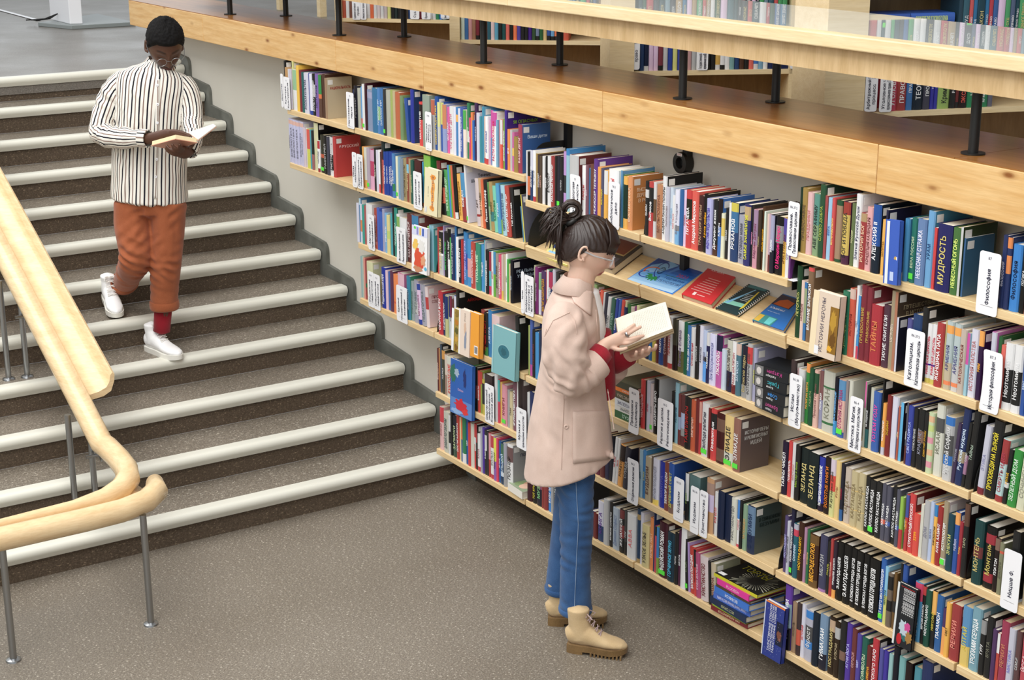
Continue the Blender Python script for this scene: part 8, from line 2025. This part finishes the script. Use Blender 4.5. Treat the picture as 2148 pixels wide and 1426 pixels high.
for p in ((-7.0436, 2.6286, 1.9283), (-7.0456, 2.6256, 1.8411), (-7.0499, 2.6189, 1.7555), (-7.0572, 2.6076, 1.5871), (-7.0627, 2.5992, 1.5043)):
    c = drape(sh, [Vector(p)], .005)[0]; mb = MB(); ringmb(mb, c, FH, .0042, .0042, .0026, UP); pbuild(mb, 'button', M['plastic'], sh)
cord(sh, [(-7.0415, 2.6318, 1.9522), (-7.0489, 2.6205, 1.7511), (-7.0573, 2.6074, 1.5849), (-7.0675, 2.5917, 1.4052)], .0018, 'placket_stripe', M['matte'], sh, 10, .004, hx('8a7268'))
mb = MB(); n = 60; rows_ = []; F0 = (-FH * .97 + RH * .2).normalized(); S0 = UP.cross(F0)
for c, ra, rb, dr in (((-7.3525, 2.7586, 1.9593), .058, .056, .012), ((-7.3514, 2.7695, 2.0195), .06, .058, .05), ((-7.3577, 2.7598, 1.9813), .078, .08, .078)):
    rows_.append([Vector(c) + F0 * ra * math.cos(a_) + S0 * rb * math.sin(a_) - UP * dr * max(0, math.cos(a_)) ** 1.5 for a_ in [math.radians(17 + 326 * k / n) for k in range(n + 1)]])
cs_ = [hx('1c1a26') if k % 4 == 1 else (hx('8a7268') if k % 8 == 7 else hx('ece8de')) for i in range(2) for k in range(n)]
mb.add([p for r_ in rows_ for p in r_], [(i * (n + 1) + k, i * (n + 1) + k + 1, (i + 1) * (n + 1) + k + 1, (i + 1) * (n + 1) + k) for i in range(2) for k in range(n)], cs_)
cl = pbuild(mb, 'collar', M['matte'], sh, 'auto'); s = cl.modifiers.new('s', 'SOLIDIFY'); s.thickness = .0035
for nm, a, b, r in (('cuff', (-7.1849, 2.5851, 1.6694), (-7.1514, 2.6074, 1.6697), .0425), ('cuff', (-7.0732, 2.7855, 1.6301), (-7.0498, 2.7626, 1.6064), .042)):
    a, b = Vector(a), Vector(b); mb = MB(); ax = (b - a).normalized(); u = FH - ax * FH.dot(ax); u.normalize(); s_ = ax.cross(u); n = 36
    for k in range(n):
        g0, g1 = 2 * math.pi * k / n, 2 * math.pi * (k + 1) / n; col = hx('1c1a26') if k % 6 == 1 else (hx('8a7268') if k % 6 == 4 else hx('ece8de'))
        P0 = [a + u * math.cos(g) * r + s_ * math.sin(g) * r for g in (g0, g1)]; P1 = [b + u * math.cos(g) * r + s_ * math.sin(g) * r for g in (g1, g0)]; Q1 = [b + (u * math.cos(g) + s_ * math.sin(g)) * (r - .006) for g in (g1, g0)]
        mb.add(P0 + P1 + Q1, [(0, 1, 2, 3), (3, 2, 4, 5)], col)
    pbuild(mb, nm, M['matte'], sh)
# hair
m = mat('hair_black', hx('0e0c0c'), .85, spec=.25); hp0 = np.stack([.0735 * d[:, 0], .0955 * d[:, 1], .115 * d[:, 2]], -1); hp = head_local(d[:, 0], d[:, 1], d[:, 2])
line = np.interp(hp0[:, 1], [-.1, -.05, -.02, .01, .03, .06, .1], [-.055, -.05, -.01, .0, .02, .052, .06]); mk = sstep(-.006, .008, hp0[:, 2] - line); rad = hp0 / np.linalg.norm(hp0, axis=1)[:, None]
rs = np.random.RandomState(2); bmp = vnoise(hp0, 160, 1) * .002 + rs.normal(size=len(hp0)) * .0014
q = hp * (1 - mk[:, None]) * .94 + mk[:, None] * (hp0 + rad * (.006 + .016 * sstep(.0, .07, hp0[:, 2]) + bmp)[:, None])
mb = MB(); mb.add(HM.w(q).tolist(), SF); pbuild(mb, 'hair', m, MN, True)
mb = MB()
for sx in (-1, 1):
    ringmb(mb, HM.wp(sx * .032, .106, -.012), HM.wp(0, 1, 0) - HM.wp(0, 0, 0), .023, .021, .0013, UP); mb.tube([HM.wp(sx * .055, .104, -.006), HM.wp(sx * .07, .088, .0), HM.wp(sx * .08, .03, .004), HM.wp(sx * .081, -.012, .004)], .0014, 6)
mb.tube([HM.wp(-.01, .108, -.006), HM.wp(0, .114, -.002), HM.wp(.01, .108, -.006)], .0013, 6); gl = pbuild(mb, 'glasses', M['steel'], MN)
mb = MB()
for sx in (-1, 1): mb.add([HM.wp(sx * .032 + .022 * math.cos(6.283 * i / 20),   .106, -.012 + .02 * math.sin(6.283 * i / 20)) for i in range(20)], [tuple(range(20))])
pbuild(mb, 'lens', ln, gl)
# his book
a, b, c, e = [Vector(p) for p in ((-7.0982, 2.5994, 1.6444), (-6.9642, 2.6685, 1.6876), (-6.9528, 2.7691, 1.662), (-7.0854, 2.7021, 1.6162))]
t = empty('book', 'salmon covered book held open by the man in the striped shirt', 'book', a); n = (b - a).cross(e - a).normalized(); n = -n if n.z < 0 else n
mb = MB(); mb.slab([p - a for p in (a, b, c, e)], n * .003, hx('c98f78')); g0, g1 = Vector((-7.0298, 2.7604, 1.6967)), Vector((-6.9836, 2.8688, 1.7332)); g2 = Vector((-6.9499, 2.7734, 1.6753)); g3 = g1 + (g2 - g0) * .25
mb.slab([p - a for p in (g0, g1, g3, g2)], (Vector((0, 0, -1)) * .003), hx('d39a80')); mb.build('cover', M['print'], t)
mb = MB(); cc = (a + b + c + e) / 4; mb.slab([cc + (p - cc) * .965 - a + n * .003 for p in (a, b, c, e)], n * .02, hx('e6d6ae'))
mb.slab([p - a + UP * .006 for p in (g0, g1 * .97 + g0 * .03, g3 * .97 + g2 * .03, g2)], (Vector((0, 0, -1)) * .005), hx('f5f3ec')); mb.build('page_block', M['pages'], t)
for i in range(7):
    pass
bpy.data.objects.remove(_fo)
